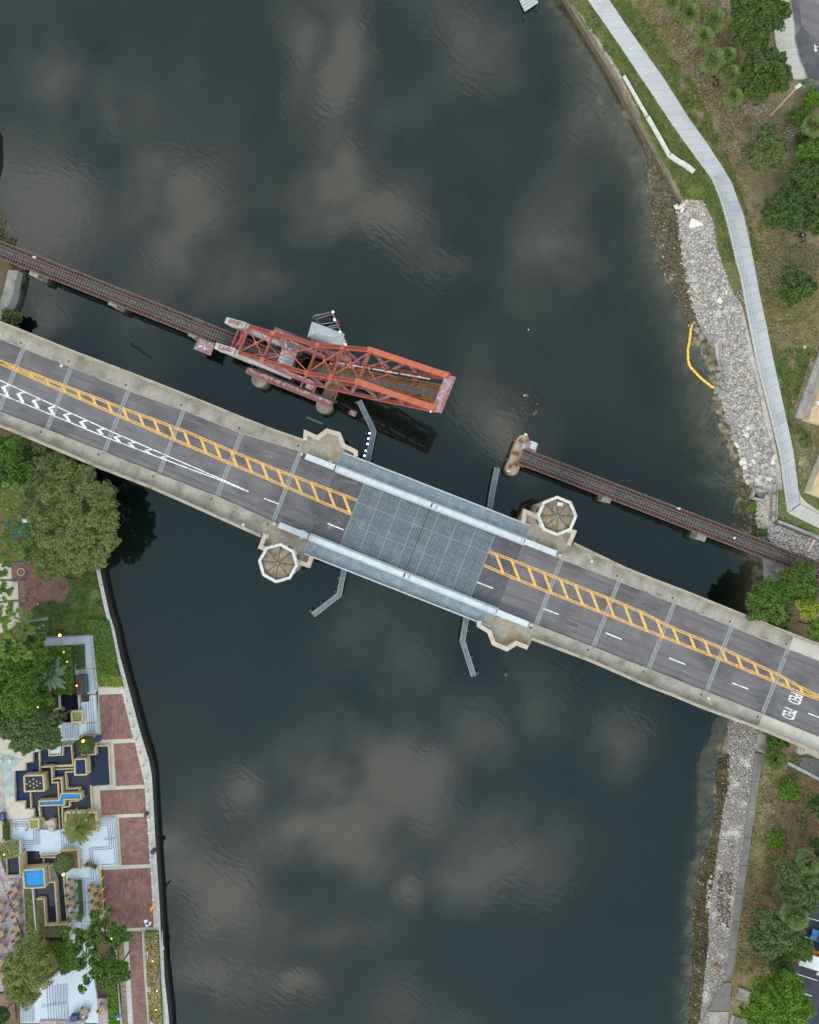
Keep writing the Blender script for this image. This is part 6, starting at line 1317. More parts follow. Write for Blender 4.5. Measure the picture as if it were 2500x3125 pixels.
def tree(name, label, cat, c, rpx, zc, mat, seed, group=None, zg=2.0, rzf=.62, dens=1.0, fill=True, trunk=True, asp=1.0, leaf=.28, base=None, ell=1.0, clump=None, hollow=.5):
    p = P(*c, zc); bp = P(*base, zg) if base else Vector((p.x,p.y,zg)); t = thing(name, label, cat, (bp.x,bp.y,zg), group)
    r = rpx*S*(CH-zc)/CH; rx, ry = r*.82, r*.82*ell; cr = clump or max(.36, r*.14); ncl = int(34*dens*(r/cr/4)**1.6)+10; per = int(170*(cr/.9)**1.5/(leaf/.34)**1.5)+24
    C, Nn = crown_pts(p.x, p.y, zc-r*.15, rx, ry, r*rzf, ncl, per, cr, seed, hollow)
    if fill:                       # leaves through the body of the crown, so the clumps do not stand apart
        rr = np.random.default_rng(seed+900); m_ = int(620*r*r*min(1,dens)*(.28/leaf)**2); t_ = rr.uniform(0,6.283,m_); u_ = rr.uniform(0,1,m_)**.5; ed = 1+.17*np.sin(3*t_+seed)+.12*np.sin(5*t_+2*seed)+.09*np.sin(11*t_+seed)+.06*np.sin(23*t_+3*seed)
        zz_ = zc-r*.15+r*rzf*np.sqrt(np.maximum(0,1-(u_*.93)**2))*rr.uniform(.35,1.0,m_)+.35*np.sin(t_*4+u_*7)
        C2 = np.stack([p.x+rx*ed*u_*np.cos(t_), p.y+ry*ed*u_*np.sin(t_), zz_],1); N2 = rr.normal(size=C2.shape)*.7+np.array([0,0,.8]); N2 /= np.linalg.norm(N2,axis=1)[:,None]; C = np.concatenate([C,C2]); Nn = np.concatenate([Nn,N2])
    C[:,2] = np.maximum(C[:,2], zg+.1)
    quads('crown' if trunk else 'foliage', C, Nn, rng.uniform(.6,1.25,len(C))*leaf, mat, t, origin=t['_o'], asp=asp)
    if trunk:
        m = MB(); top = Vector((p.x,p.y,zc)); m.cyl(bp, lerp(bp,top,.55), max(.16,r*.07), max(.1,r*.05), 8); R_ = random.Random(seed); 
        m.build('trunk','bark',t)
        for k in range(6):
            an = 6.283*k/6+R_.uniform(-.4,.4); s_ = lerp(bp,top,R_.uniform(.35,.55)); e = top+Vector((math.cos(an)*rx*.7,math.sin(an)*ry*.7,R_.uniform(-.2,.25)*r)); mid = lerp(s_,e,.5)+Vector((0,0,.3))
            MB().cyl(s_,mid,max(.08,r*.03),max(.06,r*.022),6).cyl(mid,e,max(.06,r*.022),.03,6).build('limb','bark',t)
    return t
T_ = 'park trees on the east shore'
tree('oak_tree','dark green oak at the top edge, between the palms and the pavement','tree',zB((1310,95))[0],96,8.5,'leaf_dark',1,T_,hollow=.3,ell=1.15,dens=1.3)
tree('oak_tree','large dark green oak beside the curved pavement, north of the street lamp','tree',zB((1360,470))[0],86,8.5,'leaf_dark',2,T_,hollow=.3,ell=1.2,dens=1.3)
tree('oak_tree','round grey green tree standing alone in mown grass, right of the path','tree',zB((1385,980))[0],70,6.0,'leaf_park',3,T_,hollow=.3)
tree('oak_tree','round dark tree left of the litter bin, overlapping a darker neighbour','tree',zE((1420,400))[0],74,6.5,'leaf_dark',4,T_,hollow=.3)
tree('oak_tree','tree cut by the right edge, just below the orange tinged palm','tree',zB((1690,1010))[0],58,6.0,'leaf_mid',5,T_)
tree('oak_tree','deep green tree between the lone round tree and the right edge','tree',zB((1660,1170))[0],64,6.5,'leaf_dark',6,T_,hollow=.3)
tree('oak_tree','dark tree cut by the right edge above the litter bin','tree',(2498,655),60,6.0,'leaf_dark',7,T_)
tree('oak_tree','open spreading tree alone in dry turf below the litter bin','tree',zE((1515,1070))[0],64,5.5,'leaf_dark',8,T_,dens=.75,hollow=.2)
tree('yellow_bush','yellow green bush at the right edge above the street lamp','bush',zB((1690,650))[0],34,3.6,'leaf_bright',9,None,trunk=False)
tree('flowering_bush','pink flowering bush by the head of the street lamp','bush',zB((1650,555))[0],20,3.4,'silver_leaf',10,None,trunk=False)
tree('low_shrub','low dark thicket at the foot of the street lamp','shrub',zB((1590,770))[0],36,3.0,'leaf_mid',11,None,trunk=False,dens=.6)
tree('low_shrub','dark undergrowth right of the lone round tree','shrub',zB((1620,910))[0],26,3.0,'leaf_dark',12,None,trunk=False,dens=.7)
tree('low_shrub','small light green weed clump among pebbles and pit','shrub',zN((330,1370))[0],10,1.8,'leaf_bright',13,None,trunk=False,zg=.8,leaf=.25)
tree('low_shrub','small dark weed clump against the trestle rubble','shrub',zN((545,1890))[0],11,2.6,'leaf_mid',14,None,trunk=False,zg=1.4,leaf=.25)
tree('low_shrub','sprawling light green plant in rough turf above the second tan roof','shrub',zH((1605,710))[0],20,2.3,'palm_leaf',15,None,trunk=False,dens=.4,leaf=.25)
tree('broadleaf_tree','mid green tree crowding the north side of the bridge, east shore','tree',zG((1180,140))[0],76,7.5,'leaf_mid',16,T_,hollow=.3,ell=.95,dens=1.2)
tree('broadleaf_tree','mid green tree at the right edge between trestle and bridge','tree',zG((1500,-60))[0],74,7.5,'leaf_mid',17,T_,hollow=.3)
tree('broadleaf_tree','lower lobe of green tree leaning to the bridge parapet, east shore','tree',zG((1330,330))[0],34,6.0,'leaf_mid',18,T_)
tree('lime_tree','yellow lime green young tree before the green ones, east shore by the bridge','tree',zG((1610,200))[0],36,9.0,'leaf_lime',19,T_,leaf=.28,clump=.55)
tree('lime_tree','yellow lime green tree touching the right edge by the bridge','tree',zG((1715,390))[0],38,8.0,'leaf_bright',20,T_,leaf=.28)
tree('round_bush','dark green bush with a yellow flower tucked under the bridge, east side','bush',zO((840,430))[0],38,4.0,'leaf_mid',21,None,trunk=False,ell=.8)
tree('round_bush','bright green oval bush in the south park turf, larger of the two','bush',zO((1090,1465))[0],38,3.6,'leaf_bright',22,None,trunk=False,ell=.82,leaf=.26)
tree('round_bush','bright green oval bush in the south park turf, smaller of the two','bush',zI((1022,682))[0],29,3.2,'leaf_bright',23,None,trunk=False,ell=.95,leaf=.26)
p=P(*zO((950,355))[0],5.6); tag(MB().ball(p,.22,7,5).build('yellow_flower','boom_yellow'),'single yellow bloom on top of the dark bush by the bridge','flower')
tree('oak_tree','dark tree at the right edge above the dry brown clearing, south park','tree',zI((1400,420))[0],46,6,'leaf_dark',24,T_); tree('oak_tree','dark tree touching the right edge below the brown clearing','tree',zI((1390,740))[0],42,6,'leaf_dark',25,T_)
tree('broadleaf_tree','broad dusky green tree over the car park corner, south park','tree',zI((1230,1040))[0],88,7.5,'leaf_park',26,T_,hollow=.25,ell=1.1,dens=.95)
tree('olive_tree','loose olive green tree hiding the bus and the red bench','tree',zQ((610,560))[0],88,7.5,'leaf_park',27,T_,hollow=.2,dens=.75); tree('olive_tree','ragged olive branch end overlapping the bus roof','tree',zQ((1050,800))[0],56,7.5,'leaf_mid',28,T_,hollow=.2,dens=.55)
tree('green_tree','big bright green tree at the bottom right corner over the car park','tree',zQ((760,1830))[0],112,9,'leaf_bright',29,T_,hollow=.25,dens=1.25,ell=.9)
tree('green_tree','bright green outlier crown between the fan palm and parking lines','tree',zQ((820,1440))[0],36,7,'leaf_bright',30,T_)
# ---- palms
def frond_fan(seed, R0=1.0, n=13, pet=.8):
    r = random.Random(seed); m = MB(); m.beam((0,0,0),(pet,0,.12),.05,.03); c = Vector((pet,0,.12))
    for i in range(n):
        a = R(-115+230*i/(n-1)); l = R0*(1-.18*abs(a)/2)*r.uniform(.88,1.08); w_ = l*.155
        d = Vector((math.cos(a),math.sin(a),0)); s = Vector((-d.y,d.x,0)); dr = -.10-.25*(abs(a)/2)
        m.add([c, c+d*l*.6+s*w_+Vector((0,0,.03)), c+d*l+Vector((0,0,dr)), c+d*l*.6-s*w_+Vector((0,0,-.03))],[(0,3,2,1)])
    return m
def frond_feather(L_=2.6, n=16):
    m = MB(); pts = [Vector((L_*t, 0, .55*math.sin(t*2.6)-.75*t*t)) for t in [i/8 for i in range(9)]]
    for a, b in zip(pts, pts[1:]): m.beam(a, b, .05,.04)
    for i in range(n):
        t = .1+.88*i/n; k = min(7,int(t*8)); p = lerp(pts[k],pts[k+1],t*8-k); l = .62*math.sin(math.pi*min(1,t*.85+.15))+.12
        for s in (-1,1): d = Vector((.55,s,-.25)).normalized()*l; w_ = Vector((.10,0,.0)); m.add([p-w_, p+w_, p+d+Vector((0,0,-.05))],[(0,1,2)] if s > 0 else [(2,1,0)])
    return m
def palm(label, crown, zc, mat, kind, n=24, scale=1.0, zg=1.7, base=None, seed=0, group='palms', trunkm='trunk_grey'):
    if base: bp = P(*base, zg)
    else: q_ = P(*crown, zc); bp = Vector((q_.x, q_.y, zg))
    tp = P(*crown, zc); t = thing('palm_tree', label, 'palm', tuple(bp), group); O = Vector(t['_o']); r = random.Random(seed)
    m = MB(); pts = [lerp(bp,tp,i/6)+Vector((0,0,0)) for i in range(7)]
    for i in range(6): m.cyl(pts[i], pts[i+1], .26-.02*i if i else .42, .24-.02*i, 8, cap=(i == 5))
    m.build('trunk', trunkm, t)
    key = (kind, mat)
    if key not in PAL: PAL[key] = [(frond_fan(s,.82,13,1.65) if kind == 'fan' else frond_fan(s,1.0,17,.45) if kind == 'sabal' else frond_feather()).mesh('frond') for s in range(3)]; [me.materials.append(M[mat]) for me in PAL[key]]
    for i in range(n):
        a = i*2.39996+r.uniform(-.15,.15); f = (i+.5)/n; el = R(60-85*f+r.uniform(-8,8)) if kind != 'feather' else R(60-75*f+r.uniform(-6,6))
        s_ = scale*(r.uniform(.85,1.12))*(.75+.35*f)
        put('frond', PAL[key][i % 3], None, t, loc=tp-O+Vector((0,0,.1-.2*f)), rz=(r.uniform(-.25,.25), -el, a), scale=s_)
    return t
PAL = {}
G1 = 'cabbage palms in the park'
for i, (c, s_, lab) in enumerate(((zB((875,85))[0],1.15,'cabbage palm at the top edge left of the dark oak'),(zB((760,15))[0],.95,'cabbage palm cut by the top edge, leftmost of the row'),(zB((1040,130))[0],1.15,'cabbage palm touching the left side of the top oak'),
      (zB((973,240))[0],1.05,'cabbage palm with a long bare trunk showing, below the top oak'),(zB((1035,395))[0],1.25,'largest cabbage palm, left of the big dark oak'),(zB((1130,360))[0],.9,'half hidden cabbage palm squeezed against the big oak'),
      (zB((1150,495))[0],1.1,'cabbage palm beside the dark mulch ring'),(zB((1165,630))[0],1.1,'southernmost cabbage palm of the row, trunk leaning to a pale patch'),(zB((1690,820))[0],1.2,'orange tinged cabbage palm at the right edge below the lamp'),(zB((820,-20))[0],.9,'cabbage palm peeping in at the top edge'))):
    palm(lab, c, 7.4, 'palm_leaf', 'sabal', 26, s_*1.25, 2.0, seed=i, group=G1, trunkm='bark')
for i, (c, s_, lab, z) in enumerate(((zO((810,820))[0],1.25,'fan palm directly below the bush by the bridge, east side',4.5),(zI((1270,880))[0],1.3,'pale fan palm over the dusky tree at the car park corner',8.5),(zQ((1000,270))[0],1.45,'pale fan palm between the red bench and the parking lines',9),(zQ((790,1150))[0],1.35,'pale fan palm left of the first parking line',6.5))):
    palm(lab, c, z, 'palm_leaf', 'sabal', 30, s_*1.3, 2.0, seed=20+i, group=G1, trunkm='bark')
G2 = 'tall fan palms by the west walk'
for i, (c, b_, z, s_, lab) in enumerate(((z7((220,170))[0], z7((640,240))[0], 10.5, 1.15,'tall fan palm under the green trees, northernmost of the west row'),(z7((150,540))[0], z7((560,597))[0], 9.8, 1.1,'tall fan palm whose trunk crosses the white panel'),
      (z7((330,930))[0], z7((700,975))[0], 9.2,1.1,'tall fan palm over the teal deck'),(z7((130,1150))[0], z7((590,1225))[0], 11,1.15,'tall fan palm over the upper ring kerb'),(z7((-130,1370))[0], z7((400,1350))[0], 12,1.1,'palm with only its grey trunk in view, above the single ring kerb'),
      (z7((-160,1660))[0], z7((415,1682))[0], 12,1.1,'palm with only its grey trunk in view, below the single ring kerb'),(z8((-60,565))[0], z8((435,520))[0], 11.5,1.2,'palm cut by the left edge, its trunk over the pale walk'),
      (z8((300,930))[0], z8((820,850))[0], 11.5,1.15,'tall fan palm above the garden lamp, northern of the pair'),(z8((240,1330))[0], z8((790,1120))[0], 12.2,1.2,'tall fan palm next to the corner of the blue grey walk, southern of the pair'))):
    q_ = P(*b_, 1.7); kk = P(*c, z); palm(lab, c, z, 'fan_leaf', 'fan', 19, s_*1.05, 1.7, base=None if False else b_, seed=40+i, group=G2)
palm('date palm with feathery crown and a lit lamp, in the white stepped plaza', z2((835,430))[0], 6.5, 'date_leaf', 'feather', 46, 1.22, 2.4, seed=60, group=None or 'feather palms in the plaza', trunkm='bark')
palm('silvery blue palm among dark trees left of the planted bed', z1((545,560))[0], 6.5, 'silver_leaf', 'feather', 34, 1.12, 2.0, seed=61, group='feather palms in the plaza', trunkm='bark')
# ---- west trees
W_ = 'trees on the west bank'
def bigtree():
    zc = 10.0; c = zD((640,790))[0]; p = P(*c, zc); b_ = P(195,1640,1.7)
    t = thing('spreading_tree', 'huge olive green spreading tree overhanging the water south of the bridge, west bank', 'tree', (b_.x,b_.y,1.7), W_)
    lobes = zD((370,180,),(520,300),(400,370),(600,370),(760,420),(660,500),(840,600),(930,580),(560,560),(420,600),(300,560),(640,690),(780,560),(940,700),(520,780),(420,850),(300,760),(680,860),(640,960),(830,820),(930,900),(960,1000),(880,1100),(760,960),(560,1000),(420,1000),(360,900),(480,1130),(620,1110),(730,1130),(860,1160),(380,1180),(320,1130),(560,1200),(430,1270),(690,1210),(740,600),(870,700),(290,420),(330,480),(600,480),(500,470),(960,830))
    C = []; Nn = []; r = np.random.default_rng(5)
    for i, (x, y) in enumerate(lobes):
        d = math.hypot(x-223, y-1590); z = 9.8-(d/150)**2*3.2+r.uniform(-.8,.6); z = max(4.2, z); q_ = P(x, y, z); rr = r.uniform(1.35,1.85)
        m_ = 2600; d_ = r.normal(size=(m_,3)); d_ /= np.linalg.norm(d_,axis=1)[:,None]; d_[:,2] = np.abs(d_[:,2]); az = np.arctan2(d_[:,1],d_[:,0]); w_ = 1+.13*np.sin(az*5+i)+.12*np.sin(d_[:,2]*9+i*2)+.08*np.sin(az*11+d_[:,2]*6)
        a = np.array(q_)+d_*rr*1.12*np.array([1,1,.8])*(w_*r.uniform(.72,1.08,m_))[:,None]; C.append(a); b = d_+r.normal(size=d_.shape)*.7; Nn.append(b/np.linalg.norm(b,axis=1)[:,None])
        for k in range(5):
            o_ = d_[k*7]*rr*1.1; a, b = crown_pts(q_.x+o_[0], q_.y+o_[1], z+o_[2], .3, .3, .2, 2, 60, .42, 100*i+k, .2); C.append(a); Nn.append(b)
    C = np.concatenate(C); Nn = np.concatenate(Nn); quads('crown', C, Nn, rng.uniform(.6,1.25,len(C))*.24, 'leaf_olive', t, origin=t['_o'], asp=.7)
    top = Vector((b_.x,b_.y,5)); MB().cyl(b_, top, .65,.45,10).build('trunk','bark',t); R_ = random.Random(3)
    for i, (x, y) in enumerate(lobes):
        if i % 2: continue
        e = P(x, y, 7.0-((math.hypot(x-223, y-1590))/150)**2*2.4); mid = lerp(top,e,.5)+Vector((0,0,.4)); MB().cyl(top-Vector((0,0,R_.uniform(0,2))), mid, .2,.12,6).cyl(mid,e,.12,.05,6).build('limb','bark',t)
bigtree()
for i, (c, r_px, z, m, lab, kw) in enumerate((
    (zD((60,230))[0],64,7,'leaf_mid','mid green tree below the bridge at the left edge, northern part',dict(hollow=.3)),(zD((160,400))[0],52,6,'leaf_mid','mid green tree below the bridge at the left edge, against the olive giant',dict(hollow=.3)),(zD((20,430))[0],50,6.5,'leaf_dark','shadowy tree at the left edge above the fan palms',{}),
    (zD((230,260))[0],30,5,'leaf_dark','small blue green tree hugging the bridge, left',dict(dens=.7)),
    (z1((90,480))[0],92,9,'leaf_mid','dense bright green tree at the left edge, north garden',dict(hollow=.3,dens=1.2)),(z1((330,330))[0],72,8,'leaf_mid','green tree beside the blue grey walk, north garden',dict(hollow=.3,dens=1.1)),(z1((160,720))[0],100,9,'leaf_mid','dense green tree in the middle of the west garden, left edge',dict(hollow=.3,dens=1.2)),
    (z1((400,560))[0],60,7,'leaf_dark','dark green tree just left of the silvery palm',dict(hollow=.3)),(z1((350,850))[0],62,7.5,'leaf_mid','green tree above the white stair, west garden',{}),(z1((90,1010))[0],62,8,'leaf_park','dusky tree at the left edge, left of the grey stair',{}),
    (z1((350,1110))[0],92,8,'leaf_park','dusky green tree spreading over the white stair',dict(hollow=.2,dens=.9,leaf=.3)),(z1((600,1010))[0],34,7.5,'leaf_park','thin branch end reaching across the black pool',dict(dens=.45,leaf=.3,hollow=.1,fill=False)),
    (z2((1000,1560))[0],92,8.5,'leaf_mid','open branched tree between brick promenade and white terrace, north part',dict(hollow=.1,dens=.2,leaf=.34,clump=.55,rzf=.4,fill=False)),(z3((800,620))[0],84,8.5,'leaf_mid','open branched tree over the south white terrace',dict(hollow=.1,dens=.2,leaf=.34,clump=.55,rzf=.4,fill=False)),(z3((960,900))[0],80,8,'leaf_mid','leafy tree over the lower pink terrace',dict(hollow=.1,dens=.34,leaf=.34,clump=.55,rzf=.4,fill=False)),
    (z3((1190,520))[0],40,8.5,'leaf_mid','tree branch end touching the start of the brick walk',dict(dens=.7,hollow=.1)),(z3((1180,880))[0],44,7.5,'leaf_mid','tree lobe beside the narrow brick walk',dict(dens=.8,hollow=.2)),
    (z3((300,800))[0],92,8.5,'date_leaf','golden olive feathery tree over the pink paved terrace',dict(hollow=.2,dens=1.2,leaf=.42,asp=.35)),(z3((240,1060))[0],58,7.5,'date_leaf','lower lobe of golden olive tree over the long white stair',dict(hollow=.2,dens=.9,leaf=.42,asp=.35)),(z3((250,620))[0],34,7,'date_leaf','upper tuft of golden olive foliage beside the grass strip',dict(dens=.8,asp=.35)),
    (z3((20,1320))[0],26,5,'leaf_dark','dark bush in the bottom left corner',{}),(zM((150,1430))[0],32,2.5,'leaf_park','grey green mangrove bush at the water under the bridge, left',dict(zg=.1,trunk=False)),
    )):
    kw = dict(kw); kw.setdefault('zg',1.7); tree('garden_tree' if kw.get('trunk',True) else 'mangrove_bush', lab, 'tree' if kw.get('trunk',True) else 'bush', c, r_px, z, m, 200+i, W_, **kw)
def hedge(name, label, poly, z, h, mat, n, leaf=.28, kind=None, cat='hedge', seed=1, amp=.35, stems=True):
    r = np.random.default_rng(seed); xs_ = [p[0] for p in poly]; ys_ = [p[1] for p in poly]; C = []
    while len(C) < n:
        x, y = r.uniform(min(xs_),max(xs_)), r.uniform(min(ys_),max(ys_))
        if inpoly(x,y,poly): p = P(x,y,z); C.append((p.x,p.y,z+h*(r.random()**.5)*(1-amp*r.random())+.1*math.sin(x*.6+y*.4)*h))
    C = np.array(C); N_ = r.normal(size=(n,3))*.6+np.array([0,0,1]); N_ /= np.linalg.norm(N_,axis=1)[:,None]
    c = C.mean(0)
    if kind == 'stuff': o = quads(name, C, N_, r.uniform(.6,1.3,n)*leaf, mat, None, 'stuff'); o['label'] = label; return o
    t = thing(name, label, cat, (c[0],c[1],z)); quads('foliage', C, N_, r.uniform(.6,1.3,n)*leaf, mat, t, origin=t['_o'])
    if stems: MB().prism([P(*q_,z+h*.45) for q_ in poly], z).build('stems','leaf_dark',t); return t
hedge('clipped_hedge','clipped dark green hedge boxed in by the blue grey walk',z1((795,240),(885,230),(895,480),(825,488)),1.9,.9,'leaf_dark',3200)
hedge('ground_cover','broad green ground cover planting between the walk and the seawall',z1((880,-40),(1150,-20),(1180,120),(1235,400),(1255,540),(1060,540),(1040,350),(1000,130),(870,100)),1.7,.7,'leaf_mid',9000,.3)
hedge('border_plants','lime green border plants along the walk railing',z1((1010,200),(1050,220),(1075,540),(1290,560),(1295,675),(1045,675),(1020,500)),1.7,.45,'leaf_lime',1500,.24,seed=3,amp=.8)
hedge('border_plants','yellow green shrubs in the north planted bed',z1((500,250),(760,250),(790,520),(780,745),(600,740),(560,640),(560,420)),1.9,1.2,'leaf_bright',3600,.3,seed=4)
hedge('border_plants','dark shrubs by the black pool corner',z1((450,780),(600,780),(600,900),(470,910)),1.9,.9,'leaf_mid',900,.28,seed=5)
hedge('clipped_hedge','long bright green hedge between two pale kerbs, bottom left',z3((1100,1030),(1190,1030),(1215,1450),(1118,1450)),1.9,.8,'leaf_bright',4200,.26,seed=6)
hedge('clipped_hedge','upper stretch of green hedge under the tree, by the narrow brick walk',z3((1080,680),(1170,680),(1190,1030),(1100,1030)),1.9,.8,'leaf_mid',2500,.28,seed=7)
hedge('ornamental_grass','dry straw coloured grasses in the long bed by the seawall',z3((1475,468),(1605,468),(1650,1450),(1530,1450),(1500,900)),1.7,.8,'straw',9500,.34,seed=8,amp=.6)
hedge('grass_strip','rough yellow green planting strip below the bright blue pool',z9((515,1025),(640,1025),(735,1990),(740,2150),(535,2150)),2.4,.3,'date_leaf',4200,.26,seed=9)
hedge('planter_plants','orange and green plants filling the narrow planter on the white terrace',z2((828,985),(846,985),(872,1380),(848,1380)),2.5,.6,'leaf_mid',900,.22,seed=10)
hedge('planter_plants','mixed red and green shrubs in the raised planter, left edge',z2((-30,590),(205,575),(205,700),(60,760),(-30,740)),3.0,.8,'date_leaf',900,.28,seed=11,amp=.8,stems=False)
hedge('border_plants','low green plants dotted in the brown L shaped planter',z9((750,1250),(870,1245),(915,1765),(1395,1755),(1410,1985),(775,1985)),2.92,.25,'leaf_bright',520,.2,seed=12,amp=.9,stems=False)
hedge('clipped_hedge','dark green strip beside the white plaza stair, left edge',z2((50,380),(100,378),(105,555),(60,555)),2.6,.6,'leaf_dark',600,.26,seed=13)
hedge('border_plants','green shrubs south of the L shaped planter',z3((370,575),(720,560),(730,860),(640,900),(560,700),(380,650)),2.0,.8,'leaf_mid',3200,.3,seed=14)
def ball_tree(label, c, rpx, z, mat, seed, zg):
    p = P(*c,z); r = rpx*S*.96; t = thing('topiary_tree', label, 'topiary', (p.x,p.y,zg)); d = rng.normal(size=(5200,3)); d /= np.linalg.norm(d,axis=1)[:,None]
    C = np.array(p)+d*np.array([r,r,r*.75])*rng.uniform(.86,1.03,(5200,1)); quads('crown', C, d+rng.normal(size=d.shape)*.45, rng.uniform(.6,1.2,5200)*.2, mat, t, origin=t['_o']); MB().cyl((p.x,p.y,zg),(p.x,p.y,z),.15).build('trunk','bark',t)
ball_tree('clipped globe tree with a lit lamp in the planter north of the blue pools', z1((905,1288))[0], 26, 4.6, 'leaf_dark', 1, 2.4)
ball_tree('clipped globe tree over a brown mulch planter, middle of the white plaza', z9((1295,480))[0], 29, 5.2, 'leaf_park', 2, 2.6)
# ================================================================ PLAZA
zp = 1.78
pz_ = bpy.data.objects.new('promenade', None); col.objects.link(pz_); pz_['kind'] = 'structure'; pz_['_o'] = (0,0,0)
def pslab(name, pts, z, mat, th=.12, parent=pz_): return slab(name, pts, z, th, mat, parent)
pslab('paving_base', z1((1035,690),(1310,682),(1480,1290),(1595,1660))+z2((1600,0),(1650,900),(1672,1520),(1700,1725))+z3((1640,470),(1690,1500),(1240,1500),(1230,470),(400,470))+[(-60,2900),(-60,2250)]+z1((450,1225),(780,1225),(1020,1170),(1035,760)), zp, 'promenade', .3)
for i, (q_, m) in enumerate(((z1((1040,762),(1286,750),(1404,1221),(1070,1236)),'brick_a'),(z1((1196,1276),(1420,1264),(1522,1706),(1222,1722)),'brick_b'),(z2((1051,44),(1524,22),(1540,282),(1072,304)),'brick_a'),(z2((1251,332),(1550,320),(1580,818),(1281,831)),'brick_b'),
      (z2((1074,882),(1585,857),(1620,1482),(1105,1500)),'brick_a'),(z3((1288,472),(1440,472),(1503,1450),(1355,1450)),'brick_b'),(z3((-60,1093),(148,1123),(160,1370),(-60,1370)),'brick_b'))):
    pslab('brick_panel', q_, zp+.02+.002*i, m, .1)
pslab('paver_terrace', z2((-150,560),(-20,700),(68,948),(242,938),(268,1640))+z3((262,560),(160,700),(40,1000),(35,1080),(-100,1085)), 2.5, 'paver_pink', .8)
pslab('paver_terrace', z6((598,855),(765,855),(800,1300),(612,1300)), 2.3, 'paver_pink', .5); pslab('paver_terrace', z6((-300,1195),(385,1185),(400,1300),(-300,1320)), 2.6, 'paver_pink', .5)
# kerb bands beside the walks
for i, (a, w_) in enumerate(((z3((1272,470),(1290,800),(1325,1450)),.9),(z3((1458,470),(1480,900),(1522,1450)),.8),(z3((1180,1035),(1222,1450)),.6),(z3((1160,500),(1185,1030)),.5),(z3((1095,1150),(1125,1450)),.7),(z2((1645,1500),(1710,1725)),.6),(z3((560,455),(720,400)),.001))):
    wall('kerb_band', a, w_, 2.15 if i in (2,3,4) else 1.86, .3, 'coping_grey', pz_)
pslab('soil_strip', z3((1222,1035),(1300,1035),(1322,1450),(1240,1450)), 1.84, 'park_ground', .05); pslab('soil_strip', z3((1190,500),(1268,500),(1290,1030),(1215,1030)), 1.842, 'park_ground', .05)
wall('kerb_band', z1((1035,712),(1300,700)), 1.6, 1.82, .2, 'promenade', pz_)
wk = bpy.data.objects.new('garden_walk', None); col.objects.link(wk); wk['kind']='structure'; wk['_o']=(0,0,0)
for q_ in (z1((330,165),(500,152),(640,146),(640,242),(500,246),(400,250)), z1((642,146),(790,138),(790,232),(642,242)), z1((792,138),(978,124),(984,224),(792,232)), z1((895,226),(984,226),(1008,480),(905,486)), z1((905,490),(1008,484),(1030,690),(1000,755),(918,755))):
    pslab('walk_slab', q_, 2.1, 'walk_blue', .35, wk)
pslab('walk_slab', z1((780,235),(795,235),(830,545),(795,548)), 2.2, 'white_plaza', .4, wk); pslab('walk_slab', z1((825,492),(918,486),(920,538),(830,545)), 2.2, 'pavers_tan', .4, wk)
def railing(label, pts, z, h=1.0, mat='iron', every=1.6, name='railing', w_=.045):
    p3 = PP(pts, z); t = thing(name, label, 'railing', tuple(p3[0]))
    for zz_ in (h, h*.5): MB().strip([p+Vector((0,0,zz_)) for p in p3], w_, 0, w_).build('rail', mat, t)
    for a, b in zip(p3, p3[1:]):
        n = max(1, int((b-a).length/every))
        for i in range(n+1): q_ = lerp(a,b,i/n); MB().beam(q_, q_+Vector((0,0,h)), .04,.04).build('post', mat, t)
    return t
railing('black railing around the outer corner of the blue grey walk', z1((470,156),(790,138),(970,126),(1000,380),(1025,690)), 2.1)
railing('thin dark handrail crossing the grey white stair, north one', z1((885,1048),(1030,1040)), 2.6); railing('thin dark handrail crossing the grey white stair, by the globe tree planter', z1((890,1172),(1035,1163)), 2.6); railing('thin dark handrail along the foot of the lower stair flight', z1((625,1245),(850,1228)), 2.6)
railing('thin dark handrail at the top of the large stepped plaza, east', z2((1120,535),(1225,525)), 2.4); railing('thin dark handrail crossing the lower terrace stair', z2((825,1210),(935,1197)), 2.4); railing('thin dark handrail on the small stair by the square planter', z2((190,370),(200,440)), 2.6)
railing('black railing around the dark corner pool', z2((40,960),(240,950),(235,975)), 2.5); railing('black railing down the right edge of the pink terrace, behind the tables', z2((238,975),(262,1640)), 2.5, name='railing')
railing('handrail across the long white stair at the bottom, upper one', z3((450,1198),(680,1163)), 2.6); railing('handrail across the long white stair at the bottom, left one', z3((200,1245),(320,1232)), 2.6); railing('black railing along the bottom edge terrace', z6((0,1175),(380,1165)), 2.7)
# stair and plaza slabs
wp = bpy.data.objects.new('white_plaza', None); col.objects.link(wp); wp['kind']='structure'; wp['_o']=(0,0,0)
pslab('plaza_slab', z2((108,352),(305,347),(312,452),(520,460),(570,470),(660,450),(1030,340),(1208,336),(1240,833),(1040,848),(1048,1022),(918,1030),(945,1340),(1000,1500),(960,1725),(730,1725),(720,1440),(705,1430),(692,920),(720,868),(832,862),(852,662),(640,680),(612,715),(420,720),(415,680),(270,680),(242,570),(112,550)), 2.25, 'white_plaza', .6, wp)
pslab('plaza_slab', z3((203,1092),(470,985),(700,780),(730,380),(930,380),(950,950),(985,1170),(1000,1400),(215,1400)), 2.35, 'white_plaza', .6, wp)
pslab('plaza_slab', z1((850,842),(940,835),(946,767),(1000,766),(1030,1175),(1020,1185),(850,1182),(812,1226),(642,1246),(640,1380),(527,1382),(523,1292),(440,1290),(430,1230),(440,1000),(540,960),(600,1060),(880,1048)), 2.3, 'white_plaza', .6, wp)
